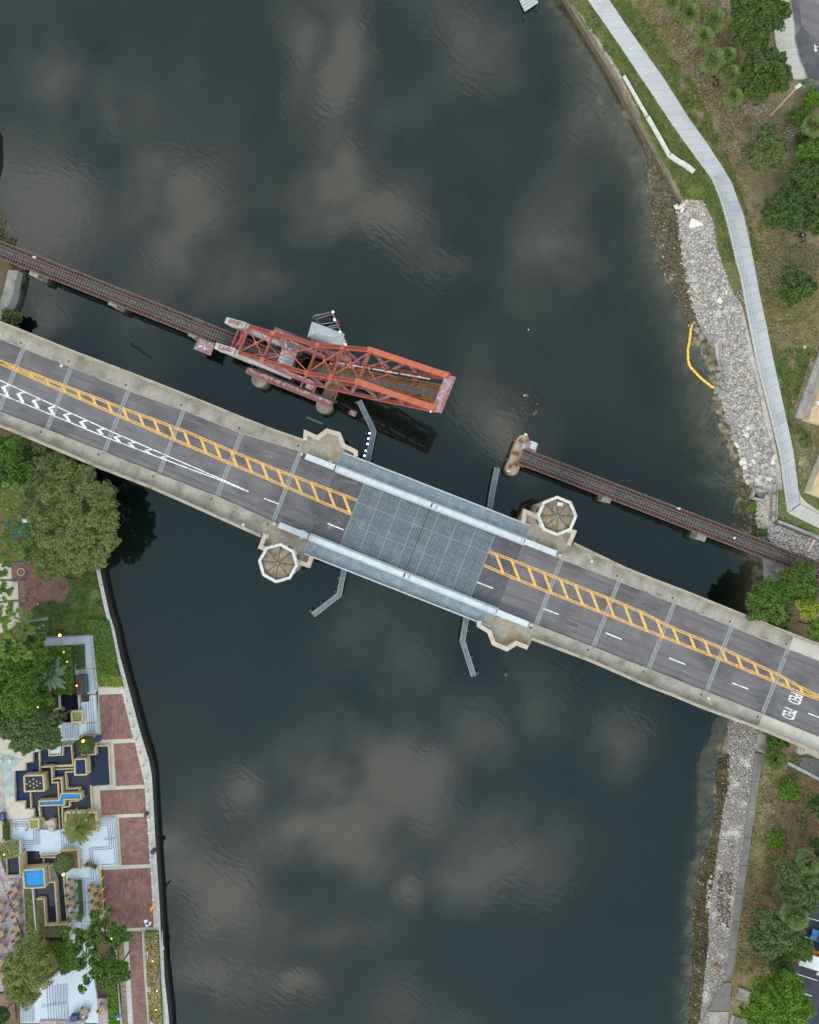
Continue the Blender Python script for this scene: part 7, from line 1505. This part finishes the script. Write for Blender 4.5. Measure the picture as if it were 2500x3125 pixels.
pslab('upper_terrace', z1((0,1230),(430,1235),(430,1350),(345,1370),(335,1455),(265,1465),(262,1545),(150,1560))+z2((160,160),(250,170),(265,240),(350,245),(355,335),(105,350),(0,360),(0,120)), 2.5, 'promenade', .8, wp)
pslab('upper_terrace', z2((915,1035),(1050,1027),(1085,1320),(1110,1500),(1000,1500),(945,1340)), 2.28, 'pavers_tan', .5, wp)
pslab('wet_paving', z1((-20,1370),(50,1390),(240,1440),(130,1550),(150,1725),(50,1725),(50,1570),(-20,1570)), 2.53, 'wet_teal', .05, wp); pslab('wet_paving', z2((60,0),(150,0),(160,105),(70,112)), 2.53, 'wet_teal', .05, wp); pslab('dark_paving', z1((-20,1572),(48,1572),(66,2120),(-20,2122)), 2.52, 'terrace_grey', .05, wp)
nz = 0
def stair_edges(zf_, lines, z, step=.012):
    """stair edges: a real low step with a dark edge strip that also draws its riser shade"""
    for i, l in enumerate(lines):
        MB().strip(PP(zf_(*l), z+.012+step*i), .34, 0, .03).build('stair_tread', 'white_plaza', wp); MB().strip(PP(zf_(*l), z+.018+step*i), .13, 0, .03).build('stair_nosing_shade', 'nosing', wp)
stair_edges(z1, [((x,y0),(x+22,1172)) for x, y0 in ((905,850),(930,845),(950,785),(973,780))]+[((x,1072-(x-660)*.06),(x+6,1232-(x-660)*.05)) for x in (660,685,712,738,763,788,812)], 2.3)
stair_edges(z2, [((640+i*23,462),(655+i*24,664)) for i in range(6)], 2.25)
stair_edges(z2, [((1032,352),(1198,347),(1236,830)),((1032,368),(1180,362),(1214,815),(1035,828)),((1032,390),(1160,384),(1180,655),(970,670),(985,830)),((1040,410),(1137,410),(1154,635),(945,650),(958,800))], 2.25)
stair_edges(z2, [((830,972),(962,962),(955,830)),((855,990),(990,975),(977,835)),((880,1008),(1020,1002),(1003,845)),((915,1030),(1045,1022),(1036,850)),((862,990),(880,1370)),((888,1012),(905,1370)),((917,1034),(942,1340))], 2.25)
stair_edges(z2, [((108,374),(303,370)),((110,390),(303,386)),((110,404),(303,400)),((112,422),(303,417)),((355,462),(360,568),(245,572)),((380,460),(386,585),(260,590)),((407,460),(412,604),(262,610))], 2.25)
stair_edges(z3, [((x,1005+(690-x)*.1),(x+18,1372)) for x in (475,502,530,556,583,610,638,668)]+[((x,1236-(x-205)*.05),(x+6,1392)) for x in (212,235,258,280,303,325)], 2.35)
stair_edges(z3, [((x,400),(x+20,860)) for x in (830,860,888,915)], 2.35)
# ---- pools
pool = thing('fountain_pools', 'stepped dark blue pool maze with buff stone walls, west plaza', 'fountain', (*P(170,2380,0).xy,1.8))
def water(pts, z, mat, name='pool_water', t=pool): MB().prism(PP(pts, z), z-.3).build(name, mat, t)
water(z1((345,1372),(430,1365),(435,1320),(500,1300),(760,1290),(800,1240),(1000,1300),(1135,1302),(1162,1706))+z2((955,0),(965,255),(840,262),(700,300),(660,440),(585,442),(570,358),(440,362),(360,332),(350,240),(265,242),(250,166),(170,162),(150,0))+z1((150,1560),(270,1550),(265,1466),(340,1460)), 1.85, 'pool_slate')
water(z1((345,1372),(405,1368),(408,1570),(430,1590),(250,1600),(250,1720),(160,1725),(150,1560),(270,1550),(265,1466),(340,1460)), 1.93, 'pool_deep'); water(z4((300,760),(600,790),(605,1110),(510,1120),(500,965),(320,965)), 1.935, 'pool_deep')
water(z1((437,1322),(500,1320),(500,1408),(665,1400),(668,1310),(745,1300),(752,1500),(440,1512)), 1.95, 'pool_navy'); water(z4((500,470),(850,455),(870,735),(520,745)), 3.2, 'pool_slate')
water(z1((790,1445),(888,1440),(897,1595),(792,1602)), 3.3, 'pool_deep'); water(z4((1100,330),(1500,320),(1510,470),(1290,480),(1110,480)), 2.1, 'pool_deep'); water(z4((1100,540),(1230,530),(1250,800),(1215,800),(1195,580),(1100,575)), 2.6, 'pool_deep')
water(z1((960,1420),(1130,1305),(1160,1700),(960,1700)), 1.96, 'pool_navy')
water(z4((815,985),(1205,960),(1230,815),(1615,815),(1615,915),(1290,930),(1290,1030),(820,1045)), 2.9, 'pool_blue', 'blue_pool')  # water in one flat bright blue
def pw(zf_, pts, w_=.34, z=2.3, h=1.0, mat='coping', t=pool): wall('pool_wall', zf_(*pts), w_*.66, z, h, mat, t)
pw(z4, ((655,-20),(655,160),(510,170),(515,325),(265,335),(300,985),(500,975),(500,1130),(680,1135),(690,1315),(860,1325),(870,1370)), .38, 2.45)
pw(z4, ((795,-20),(808,400)), .38, 2.4); pw(z4, ((485,455),(870,435),(895,750),(500,768),(485,455)), .42, 3.5, 1.7); pw(z4, ((612,790),(632,1112)), .3, 2.35)
pw(z4, ((835,275),(1040,262),(1058,592),(1172,582),(1192,945),(790,968),(800,1055),(1300,1038),(1300,930),(1640,920),(1625,805),(1240,808),(1212,945)), .32, 3.1, 1.3)
pw(z4, ((1060,265),(1490,250),(1470,-20)), .32, 2.35); pw(z4, ((1100,320),(1500,305),(1515,435),(1725,435)), .28, 2.5); pw(z4, ((1080,515),(1235,500),(1262,800)), .32, 3.1, 1.3); pw(z4, ((1500,365),(1325,378),(1350,722),(1600,702),(1600,770)), .34, 2.6); pw(z4, ((785,1060),(820,1345)), .4, 2.5); pw(z4, ((1180,1060),(1205,1515)), .26, 2.3); pw(z4, ((1600,950),(1405,968),(1410,1072),(1255,1085),(1275,1505)), .32, 2.5)
pw(z1, ((787,1440),(900,1435),(912,1600),(790,1606),(787,1440)), .36, 3.6, 1.8); pw(z1, ((432,1302),(512,1298),(518,1400),(660,1393),(660,1302),(750,1293),(768,1500),(440,1520)), .36, 2.45); pw(z1, ((1000,1300),(1143,1295),(1165,1710)), .4, 2.1,.4); pw(z2, ((955,-10),(968,262),(840,266)), .4, 2.1,.4)
for x, y in z4((680,517),(608,563),(750,557),(545,610),(684,603),(818,595),(617,648),(755,643),(690,686)): p = P(x,y,3.24); MB().cyl(p,p+Vector((0,0,.08)),.16,n=8).build('fountain_jet','coping',pool)
for x, y in z4((1075,975),(1345,865),(1560,858)): p = P(x,y,2.95); MB().ball(p,.14,6,4).build('fountain_jet','coping',pool)
p2_ = thing('fountain_pools', 'bright blue raised pool with long dark channels beside it, lower west plaza', 'fountain', (*P(120,2680,0).xy,1.8))
W2 = lambda pts, z, m, nm='pool_water': water(z9(*pts), z, m, nm, p2_)
W2(((130,440),(375,390),(395,740),(145,750)), 2.2, 'pool_black'); W2(((512,250),(800,240),(812,392),(862,400),(880,522),(532,532)), 2.1, 'pool_black'); W2(((890,400),(1200,385),(1290,745),(1335,1700),(1220,1702),(1180,800),(1080,560),(890,545)), 2.0, 'pool_slate'); W2(((715,1010),(960,990),(980,890),(1100,885),(1150,1725),(925,1745),(885,1215),(735,1210)), 2.3, 'pool_slate')
W2(((462,650),(885,632),(900,970),(502,988)), 3.7, 'pool_blue', 'blue_pool')
Q2 = lambda pts, w_, z, h=1.0, m='coping': pw(z9, pts, w_, z, h, m, p2_)
Q2(((455,640),(885,612),(905,985),(660,1000),(500,1000),(462,650)), .36, 4.0, 2.2); Q2(((383,345),(405,735)), .22, 4.6, 2.8); Q2(((990,550),(1005,860)), .35, 3.0, 1.4); Q2(((975,885),(1105,878),(1165,1725)), .36, 3.2, 1.5); Q2(((1288,740),(1372,1700)), .5, 2.4); Q2(((655,1010),(750,2100)), .42, 2.9, 1.2, 'coping_grey'); Q2(((890,1215),(925,1755),(1405,1735),(1425,1995)), .34, 3.1, 1.3)
Q2(((735,1224),(890,1218)), .3, 3.1, 1.2); Q2(((815,330),(1160,318)), .3, 2.6); Q2(((815,370),(1150,380)), .4, 2.5); Q2(((875,395),(885,545)), .2, 2.4); Q2(((975,545),(1110,542)), .28, 2.6); Q2(((130,440),(145,752),(400,742)), .2, 2.6,.4); Q2(((462,740),(530,2100)), .28, 2.65, .6, 'coping_grey'); Q2(((395,20),(425,330)), .4, 3.2, 1.4, 'coping_grey')
Q2(((740,2150),(1425,1998)), .36, 2.9, 1.0, 'coping_grey') if False else None
pslab('planter_soil', z9((735,1238),(885,1230),(922,1760),(1400,1745),(1420,1990),(760,1990)), 2.95, 'mulch', .9, p2_) if False else MB().prism(PP(z9((735,1238),(885,1230),(922,1760),(1400,1745),(1420,1990),(760,1990)), 2.9), 1.7).build('planter_soil','mulch',p2_)
for x, y in z9((605,712),(715,745),(768,785),(712,838),(803,885),(552,860)): MB().ball(P(x,y,3.74),.12,6,4,.5).build('fountain_jet','coping',p2_)
t3 = thing('black_pool', 'small black pool below the dark landing, north end of the plaza', 'fountain', (*P(210,2160,0).xy,1.8)); water(z1((635,765),(806,765),(820,930),(742,938),(748,1045),(585,1030),(580,920),(640,908)), 2.0, 'pool_black', 'pool_water', t3)
for pts, w_ in ((((620,765),(628,905),(570,912),(575,985)),.4),(((826,760),(838,930)),.5)): pw(z1, pts, w_, 2.4, .8, 'coping_grey', t3)
# planters
def planter(label, zf_, pts, z, h, fill, w_=.34, mat='coping'):
    q_ = zf_(*pts); c = P(sum(x for x,_ in q_)/len(q_), sum(y for _,y in q_)/len(q_), 1.8); t = thing('planter', label, 'planter', tuple(c)); wall('planter_wall', q_+[q_[0]], w_*.7, z, h, mat, t)
    MB().prism(PP(q_, z-.15), z-h).build('soil', fill, t); return t
planter('square stone planter with tufted plants at the black pool corner', z1, ((752,942),(862,932),(868,1042),(760,1050)), 2.9, 1.0, 'date_leaf', .5); planter('stone planter holding the globe tree north of the blue pools', z1, ((858,1195),(992,1186),(1006,1388),(860,1396)), 2.8, 1.0, 'mulch')
planter('stone planter at the foot of the feathery date palm', z2, ((690,275),(1010,275),(1022,475),(690,480)), 2.9, 1.0, 'mulch', .5); planter('small square planter with olive plants beside the white stair', z2, ((312,350),(402,345),(408,440),(315,450)), 2.9, .9, 'date_leaf', .4)
planter('mulch planter under the globe tree, middle of the white plaza', z9, ((1215,245),(1575,232),(1605,605),(1235,620)), 3.0, 1.1, 'mulch', .36); planter('brown planter beside the raised shrubs, left edge', z2, ((18,378),(105,375),(108,560),(25,565)), 2.7, .8, 'mulch', .3)
t = thing('stone_plinth', 'plain stone block with a darker cap between the dark pool and white plaza', 'plinth', tuple(P(155,2515,2))); MB().prism(PP(z4((985,1350),(1095,1350),(1110,1520),(985,1530)),3.1),2).build('block','pavers_tan',t); MB().prism(PP(z4((982,1490),(1075,1490),(1080,1580),(985,1580)),3.3),2).build('cap','terrace_grey',t)
t = thing('deck_landing', 'brown roofed landing with a teal side panel above the black pool', 'shelter', tuple(P(250,2090,2)))
for k in range(6): e = PP(z1((797,552),(885,545),(892,748),(806,752)), 3.0); MB().prism([lerp(e[0],e[1],k/6+.01),lerp(e[0],e[1],(k+1)/6-.01),lerp(e[3],e[2],(k+1)/6-.01),lerp(e[3],e[2],k/6+.01)], 2.85).build('board','paver_pink' if False else 'tie_wood',t)
MB().prism(PP(z1((888,556),(902,556),(912,742),(896,745)),3.1),2.0).build('side_panel','teal',t)
for x,y in z1((800,556),(885,550),(808,746),(890,744)): p=P(x,y,2.9); MB().cyl((p.x,p.y,1.8),p,.07).build('post','iron',t)
t = thing('teal_deck', 'teal boarded deck beside a white panel, under the palms', 'deck', tuple(P(60,1615,1.8)))
for k in range(14): e = PP(z7((50,680),(530,655),(640,930),(60,935)), 2.1); MB().prism([lerp(e[0],e[1],k/14+.006),lerp(e[0],e[1],(k+1)/14-.006),lerp(e[3],e[2],(k+1)/14-.006),lerp(e[3],e[2],k/14+.006)], 1.9).build('board','teal',t)
t = thing('white_panel', 'white roof panel crossed by a palm trunk shadow line, by the teal deck', 'canopy', tuple(P(78,1587,1.8))); MB().prism(PP(z7((345,580),(555,568),(558,655),(345,668)),3.4),3.3).build('roof','white',t); MB().strip(PP(z7((342,600),(348,668)),3.42),.2,0,.15).build('edge','amber',t)
for x,y in z7((350,585),(550,572),(352,660),(552,650)): p=P(x,y,3.3); MB().cyl((p.x,p.y,1.7),p,.05).build('post','iron',t)
for i,(x,y,lab) in enumerate(((*z7((380,1160))[0],'pale ring kerb partly under a palm crown, north one'),(*z7((368,1525))[0],'pale ring kerb in the mulch bed, open and fully visible'))):
    p=P(x,y,1.8); t=thing('ring_kerb',lab,'kerb',tuple(p)); pts=[p+Vector((math.cos(6.283*k/20)*.66,math.sin(6.283*k/20)*.66,0)) for k in range(21)]; MB().strip(pts,.14,0,.15).build('ring','pavers_tan',t)
for i,(a,h_,lab) in enumerate(((z8((215,325))[0],9,'dark green lamp post standing on the pale west walk'),(z8((250,770))[0],8,'dark green lamp post base at the edge of a palm crown'))):
    p=P(*a,1.75); t=thing('lamp_post',lab,'lamp post',tuple(p)); MB().cyl(p,p+Vector((0,0,h_)),.16,.1,8).build('pole','green_iron',t); MB().cyl(p,p+Vector((0,0,.5)),.32,.25,8).build('base','green_iron',t); MB().ball(p+Vector((0,0,h_)),.3,8,6).build('lamp_head','green_iron',t)
p=P(*z8((692,588))[0],1.75); t=thing('path_light','small pale bollard light at the edge of the mulch bed','lamp',tuple(p)); MB().cyl(p,p+Vector((0,0,.5)),.22,.2,8).build('body','plank_grey',t); MB().ball(p+Vector((0,0,.5)),.17,8,5).build('lens','coping_grey',t)
for i,(a,b,lab) in enumerate(((z8((672,1022))[0],z8((710,1002))[0],'white stick lying by the palms, lower left of two'),(z8((742,975))[0],z8((778,962))[0],'white stick lying by the palms, upper right of two'))):
    A,B=P(*a,1.75),P(*b,1.75); tag(MB().cyl(A,B,.09,n=6).build('sign_stake','white'),lab,'stake')
# bollard lamps along the water
bl = [*z1((1288,698),(1320,835),(1355,970),(1388,1110),(1420,1247),(1460,1385),(1494,1522),(1526,1658)), *z2((1540,70),(1550,210),(1560,350),(1567,490),(1578,630),(1586,768),(1597,908),(1607,1048),(1613,1187),(1624,1325),(1632,1465))]
NTH = 'first second third fourth fifth sixth seventh eighth ninth tenth eleventh twelfth thirteenth fourteenth fifteenth sixteenth seventeenth eighteenth nineteenth'.split()
src = None
for i,(x,y) in enumerate(bl):
    q_ = P(x,y,2.75); loc = Vector((q_.x,q_.y,zp)); lab = 'white globe bollard lamp at the promenade edge, %s from the north end' % NTH[i]
    if src is None:
        src = thing('bollard_lamp', lab, 'lamp', tuple(loc), 'globe bollards along the promenade')
        MB().cyl((0,0,0),(0,0,.75),.14,.12,8).build('post','coping_grey',src,local=True); MB().cyl((0,0,0),(0,0,.1),.24,.24,8).build('base','coping_grey',src,local=True); MB().ball((0,0,.97),.24,10,7).build('globe','trim_white',src,local=True)
    else: copy_tree(src, loc, lab)
# warm lit lamps
for zf_, (x,y), z, lab in ((z1,(630,133),4.5,'lit orange garden lamp above the railing of the blue grey walk'),(z1,(877,1247),5.6,'lit orange lamp over the globe tree north of the pools'),(z2,(903,355),5.5,'lit orange lamp over the date palm planter'),(z2,(667,925),5,'lit orange lamp below the middle globe tree'),(z1,(808,664),3.8,'small lit lamp on the brown landing')):
    p=P(*zf_((x,y))[0],z); t=thing('lit_lamp',lab,'lamp post',(p.x,p.y,1.9)); MB().cyl((p.x,p.y,1.9),(p.x,p.y,z),.06,.05,6).build('pole','iron',t); MB().ball(p,.26 if z>4 else .16,10,7).build('globe','lamp_warm',t)
for i,(zf_,(x,y),z,lab) in enumerate(((z2,(45,718),3.8,'little warm uplight in the raised shrubs, left edge'),(z3,(1545,775),2.6,'little warm light in the straw grass bed, northern'),(z3,(1590,1075),2.6,'little warm light in the straw grass bed, middle'),(z3,(1580,1265),2.6,'little warm light in the straw grass bed, southern'),(z1,(498,803),2.9,'little warm light by the shrubs above the black pool'),(z1,(400,891),9.2,'little warm fairy light in the dusky tree, right one'),(z1,(260,940),9.8,'little warm fairy light in the dusky tree, left one'),(z1,(672,310),3.4,'little warm light in the planted bed, upper'),(z1,(705,412),3.4,'little amber light in the planted bed, lower'),(z3,(1130,545),10.2,'little warm light in the branched tree by the walk'))):
    p=P(*zf_((x,y))[0],z); t=thing('accent_light',lab,'lamp',(p.x,p.y,z-.3)); MB().cyl((p.x,p.y,z-.3),(p.x,p.y,z-.1),.05,.08,6).build('stem','iron',t); MB().ball(p,.13,8,5).build('bulb','lamp_soft',t)
# benches, flag, bins, signs
for i,(x,y) in enumerate(((1495,685),(1517,1040),(1547,1395))):
    p=P(*z3((x,y))[0],1.9); lab='grey bench facing the narrow brick walk, %s of three'%('northern','middle','southern')[i]; t=thing('bench',lab,'bench',tuple(p),'benches by the brick walk')
    MB().box(p+Vector((0,0,.45)),(.7,1.3,.08),-.1).build('seat','coping_grey',t); MB().box(p+Vector((.35,0,.75)),(.08,1.3,.5),-.1).build('backrest','steel_pale',t); MB().box(p+Vector((0,.6,.3)),(.6,.1,.5),-.1).build('leg','iron',t); MB().box(p+Vector((0,-.6,.3)),(.6,.1,.5),-.1).build('leg','iron',t)
def flag(name, label, a, b, cloth, mats, z0=1.9):
    A,B=P(*a,z0),P(*b,z0+2.6); t=thing(name,label,'flag',tuple(A)); MB().cyl(A,B,.04,n=6).build('pole','iron',t)
    for (pts,m,dz) in cloth:
        q_=PP(pts,z0+2.0+dz); MB().add(q_,[tuple(range(len(q_)))]).build('cloth',m,t)
flag('banner_flag','white flag with a navy blue panel at the end of the brick square',z2((1612,1385))[0],z2((1540,1440))[0],((z2((1512,1412),(1545,1400),(1565,1430),(1595,1425),(1588,1455),(1560,1470),(1540,1485),(1530,1450)),'white',0),(z2((1536,1432),(1570,1432),(1572,1455),(1538,1457)),'navy',.02)),None)
flag('pinwheel_flag','blue and purple spinner on a stick over the long hedge, bottom left',z6((1015,1025))[0],z6((900,1160))[0],((z6((868,1145),(900,1100),(935,1110),(940,1140),(905,1165)),'blue',0),(z6((938,1140),(950,1105),(1010,1105),(985,1135)),'purple',.03),(z6((890,1165),(940,1150),(925,1190)),'white',.05)),None)
flag('yellow_banner','furled yellow banner leaning by the promenade lamps',z2((1640,1235))[0],z2((1580,1310))[0],((z2((1628,1232),(1645,1240),(1605,1290),(1590,1325),(1576,1295)),'amber',.1),),None)
t=thing('litter_bin','dark round bin on the seawall edge beside the third brick square','bin',tuple(P(*z2((1628,665))[0],1.9))); p=P(*z2((1628,665))[0],1.9); MB().cyl(p,p+Vector((0,0,1.0)),.42,.45,8).build('drum','navy',t); MB().cyl(p+Vector((0,0,1)),p+Vector((0,0,1.1)),.48,.4,8).build('lid','iron',t)
t=thing('litter_bin','small dark bin by the promenade lamps beside the second brick square','bin',tuple(P(*z2((1552,282))[0],1.8))); p=P(*z2((1552,282))[0],1.8); MB().cyl(p,p+Vector((0,0,.9)),.36,.38,8).build('drum','iron',t); MB().cyl(p+Vector((0,0,.9)),p+Vector((0,0,1)),.3,.2,8).build('lid','plank_grey',t)
t=thing('storage_bin','navy blue wheeled bin beside the globe tree planter','bin',tuple(P(*z1((1035,1215))[0],1.8))); p=P(*z1((1035,1222))[0],2.4); MB().box(p,(.7,.95,1.1),.1).build('body','navy',t); MB().box(p+Vector((0,0,.6)),(.76,1.0,.1),.1).build('lid','blue' if False else 'navy',t)
t=thing('storage_bin','navy blue box on the bottom white terrace beside a table','bin',tuple(P(*z6((245,1130))[0],2.4))); p=P(*z6((248,1135))[0],2.9); MB().box(p,(1.3,.95,.9),.15).build('body','blue' if False else 'navy',t); MB().box(p+Vector((0,0,.5)),(1.36,1.0,.1),.15).build('lid','car_blue' if False else 'navy',t)
t=thing('sandwich_board','small rusty orange sign lying on the white plaza','sign',tuple(P(*z4((535,1540))[0],2.3))); MB().prism(PP(z4((497,1555),(545,1520),(565,1500),(572,1525),(540,1560)),2.7),2.6).build('board','rusty_sign',t); MB().box(P(*z4((540,1545))[0],2.45),(.3,.2,.3)).build('foot','iron',t)
t=thing('service_cart','navy cart with round items at the left edge of the upper terrace','cart',tuple(P(*z4((40,1270))[0],2.5))); MB().prism(PP(z4((-20,1215),(80,1215),(80,1350),(-20,1360)),3.3),2.6).build('body','navy',t)
for q_ in z4((55,1250),(57,1305)): MB().ball(P(*q_,3.4),.1,6,4).build('cup','trim_white',t)
MB().ball(P(*z4((95,1350))[0],2.9),.4,8,6).build('cover','ink',t)
for i,(x,y) in enumerate(z1((115,1305),(112,1452),(10,1450))):
    p=P(x,y,2.9); t=thing('fountain_jet','pale water jet on the wet paving, '+('upper','middle','left edge')[i]+' one','fountain jet',(p.x,p.y,2.5)); MB().cyl((p.x,p.y,2.5),(p.x,p.y,3.2),.12,.25,8).build('spray','galvanised',t); MB().cyl((p.x,p.y,2.5),(p.x,p.y,2.56),.32,.32,10).build('nozzle','coping_grey',t)
# banner fence
t=thing('banner_fence','low fence with orange and green banner panels between white posts','fence',tuple(P(*z2((1075,1090))[0],2)))
F_=z5((730,512),(750,705),(768,892),(786,1085),(795,1280))
for i,(a,b) in enumerate(zip(F_,F_[1:])): A,B=P(*a,2.3),P(*b,2.3); o_=Vector((-.22,0,0)); MB().prism([lerp(A,B,.1)+o_*1.6,lerp(A,B,.92)+o_*1.6,lerp(A,B,.92)+o_*.2,lerp(A,B,.1)+o_*.2],2.2).build('banner','amber' if i%2==0 else 'lime',t,label='orange banner' if i%2==0 else 'green banner')
for a in F_: p=P(*a,2.9); MB().cyl((p.x,p.y,1.8),(p.x,p.y,2.85),.07,.07,8).ball((p.x,p.y,2.9),.16,8,6).build('post','trim_white',t)
for i,(x,y) in enumerate(z5((485,445),(530,435),(605,458),(650,480),(560,440))):
    p=P(x,y,2.5); t=thing('flower_pot','potted plant in the short row on the white plaza, '+('first','third','fourth','fifth','second')[i]+' from left','pot',(p.x,p.y,2.3),'pots on the white plaza'); MB().cyl((p.x,p.y,2.3),(p.x,p.y,2.7),.22,.3,8).build('pot','rusty_sign',t); d=rng.normal(size=(90,3))*.16+np.array([p.x,p.y,2.9]); N_=rng.normal(size=(90,3)); N_/=np.linalg.norm(N_,axis=1)[:,None]; quads('plant',d,N_,np.full(90,.2),'leaf_mid' if i%2 else 'date_leaf',t,origin=t['_o'])
# cafe tables, chairs, furled parasols
def table_src():
    t = thing('cafe_table','square teak cafe table','table',(0,0,0)); 
    for k in range(5): MB().box((0,-.4+k*.2,.74),(1.0,.185,.04)).build('slat','teak',t,local=True)
    for x in (-.4,.4):
        for y in (-.4,.4): MB().box((x,y,.36),(.07,.07,.72)).build('leg','teak',t,local=True)
    return t
def chair_mesh():
    m=MB(); m.box((0,0,.45),(.48,.48,.05)); m.box((0,.24,.72),(.48,.04,.42))
    for x in (-.21,.21):
        for y in (-.21,.21): m.box((x,y,.22),(.05,.05,.44))
        m.box((x,0,.64),(.05,.46,.04))
    me=m.mesh('chair'); me.materials.append(M['chair_brown']); return me
cm_=chair_mesh(); tsrc=None
TB=[('white terrace north','orange',z2((748,1022))[0]),('white terrace second','lime',z2((750,1130))[0]),('white terrace third','orange',z2((755,1240))[0]),('white terrace south','black',z2((765,1380))[0]),
 ('tan terrace north','orange',z2((990,1090))[0]),('tan terrace middle','lime',z2((1015,1190))[0]),('tan terrace south','lime',z2((1010,1290))[0]),
 ('pink terrace north','orange',z2((152,1095))[0]),('pink terrace second','black',z2((165,1232))[0]),('pink terrace third','orange',z2((172,1350))[0]),('pink terrace fourth','amber',z2((178,1505))[0]),('pink terrace fifth','black',z2((192,1622))[0]),
 ('left edge first','orange',z2((0,1265))[0]),('left edge second','black',z2((0,1385))[0]),('left edge third','lime',z2((8,1555))[0]),('left edge fourth','orange',z2((5,1690))[0]),('left edge fifth','amber',z3((10,790))[0]),('left edge sixth','orange',z3((15,925))[0]),
 ('bottom pink terrace','amber',z3((1035,1268))[0]),('bottom white terrace','black',z3((845,1300))[0]),('tree shaded pink strip','amber',z3((1015,915))[0])]
R_=random.Random(9)
for i,(wh,colr,c) in enumerate(TB):
    zg=2.5 if ('pink terrace' in wh or 'left edge' in wh) and 'bottom' not in wh else 2.36 if 'bottom' in wh else 2.3
    q_=P(*c,zg+.75); loc=Vector((q_.x,q_.y,zg)); a=R(R_.uniform(20,35)); cn={'lime':'green','amber':'yellow'}.get(colr,colr)
    lab='square teak table with a %s parasol, %s'%(cn,wh)
    if tsrc is None: tsrc=table_src(); tsrc.location=loc; tsrc['label']=lab; tsrc['group']='teak cafe tables'; tsrc.rotation_euler=(0,0,a); t=tsrc
    else: t=copy_tree(tsrc,loc,lab,rz=a)
    ns=4 if i%3 else 3
    for k in range(ns):
        an=a+k*math.pi/2+R_.uniform(-.25,.25); d=R_.uniform(.78,1.0); o=put('chair',cm_,None,loc=(loc.x+math.cos(an)*d,loc.y+math.sin(an)*d,zg),rz=an-math.pi/2)
        tag(o,'brown slatted chair at the table of the %s parasol, %s, %s side'%(cn,wh,['east','north','west','south'][k]),'chair','chairs around the teak tables')
    pp=thing('furled_parasol','furled %s parasol in the table on the %s'%(cn,wh),'parasol',(loc.x,loc.y,zg),'furled parasols')
    m=MB(); m.cyl((0,0,0),(0,0,2.7),.03,n=6); m.build('pole','iron',pp,local=True)
    MB().cyl((0,0,1.15),(0,0,1.5),.10,.13,8).cyl((0,0,1.5),(0,0,2.5),.13,.04,8).build('canopy',colr,pp,local=True); MB().cyl((0,0,1.5),(0,0,1.56),.14,.14,8).build('strap','white' if colr=='black' else 'ink',pp,local=True)
# bench lamp: remaining pavement of the west walk, joints
for k in range(5):
    y=1700+k*70; MB().strip(PP([( -20,y),(38 if y<1780 else 56,y-3)],1.735),.05).build('walk_joint','seam',wk)
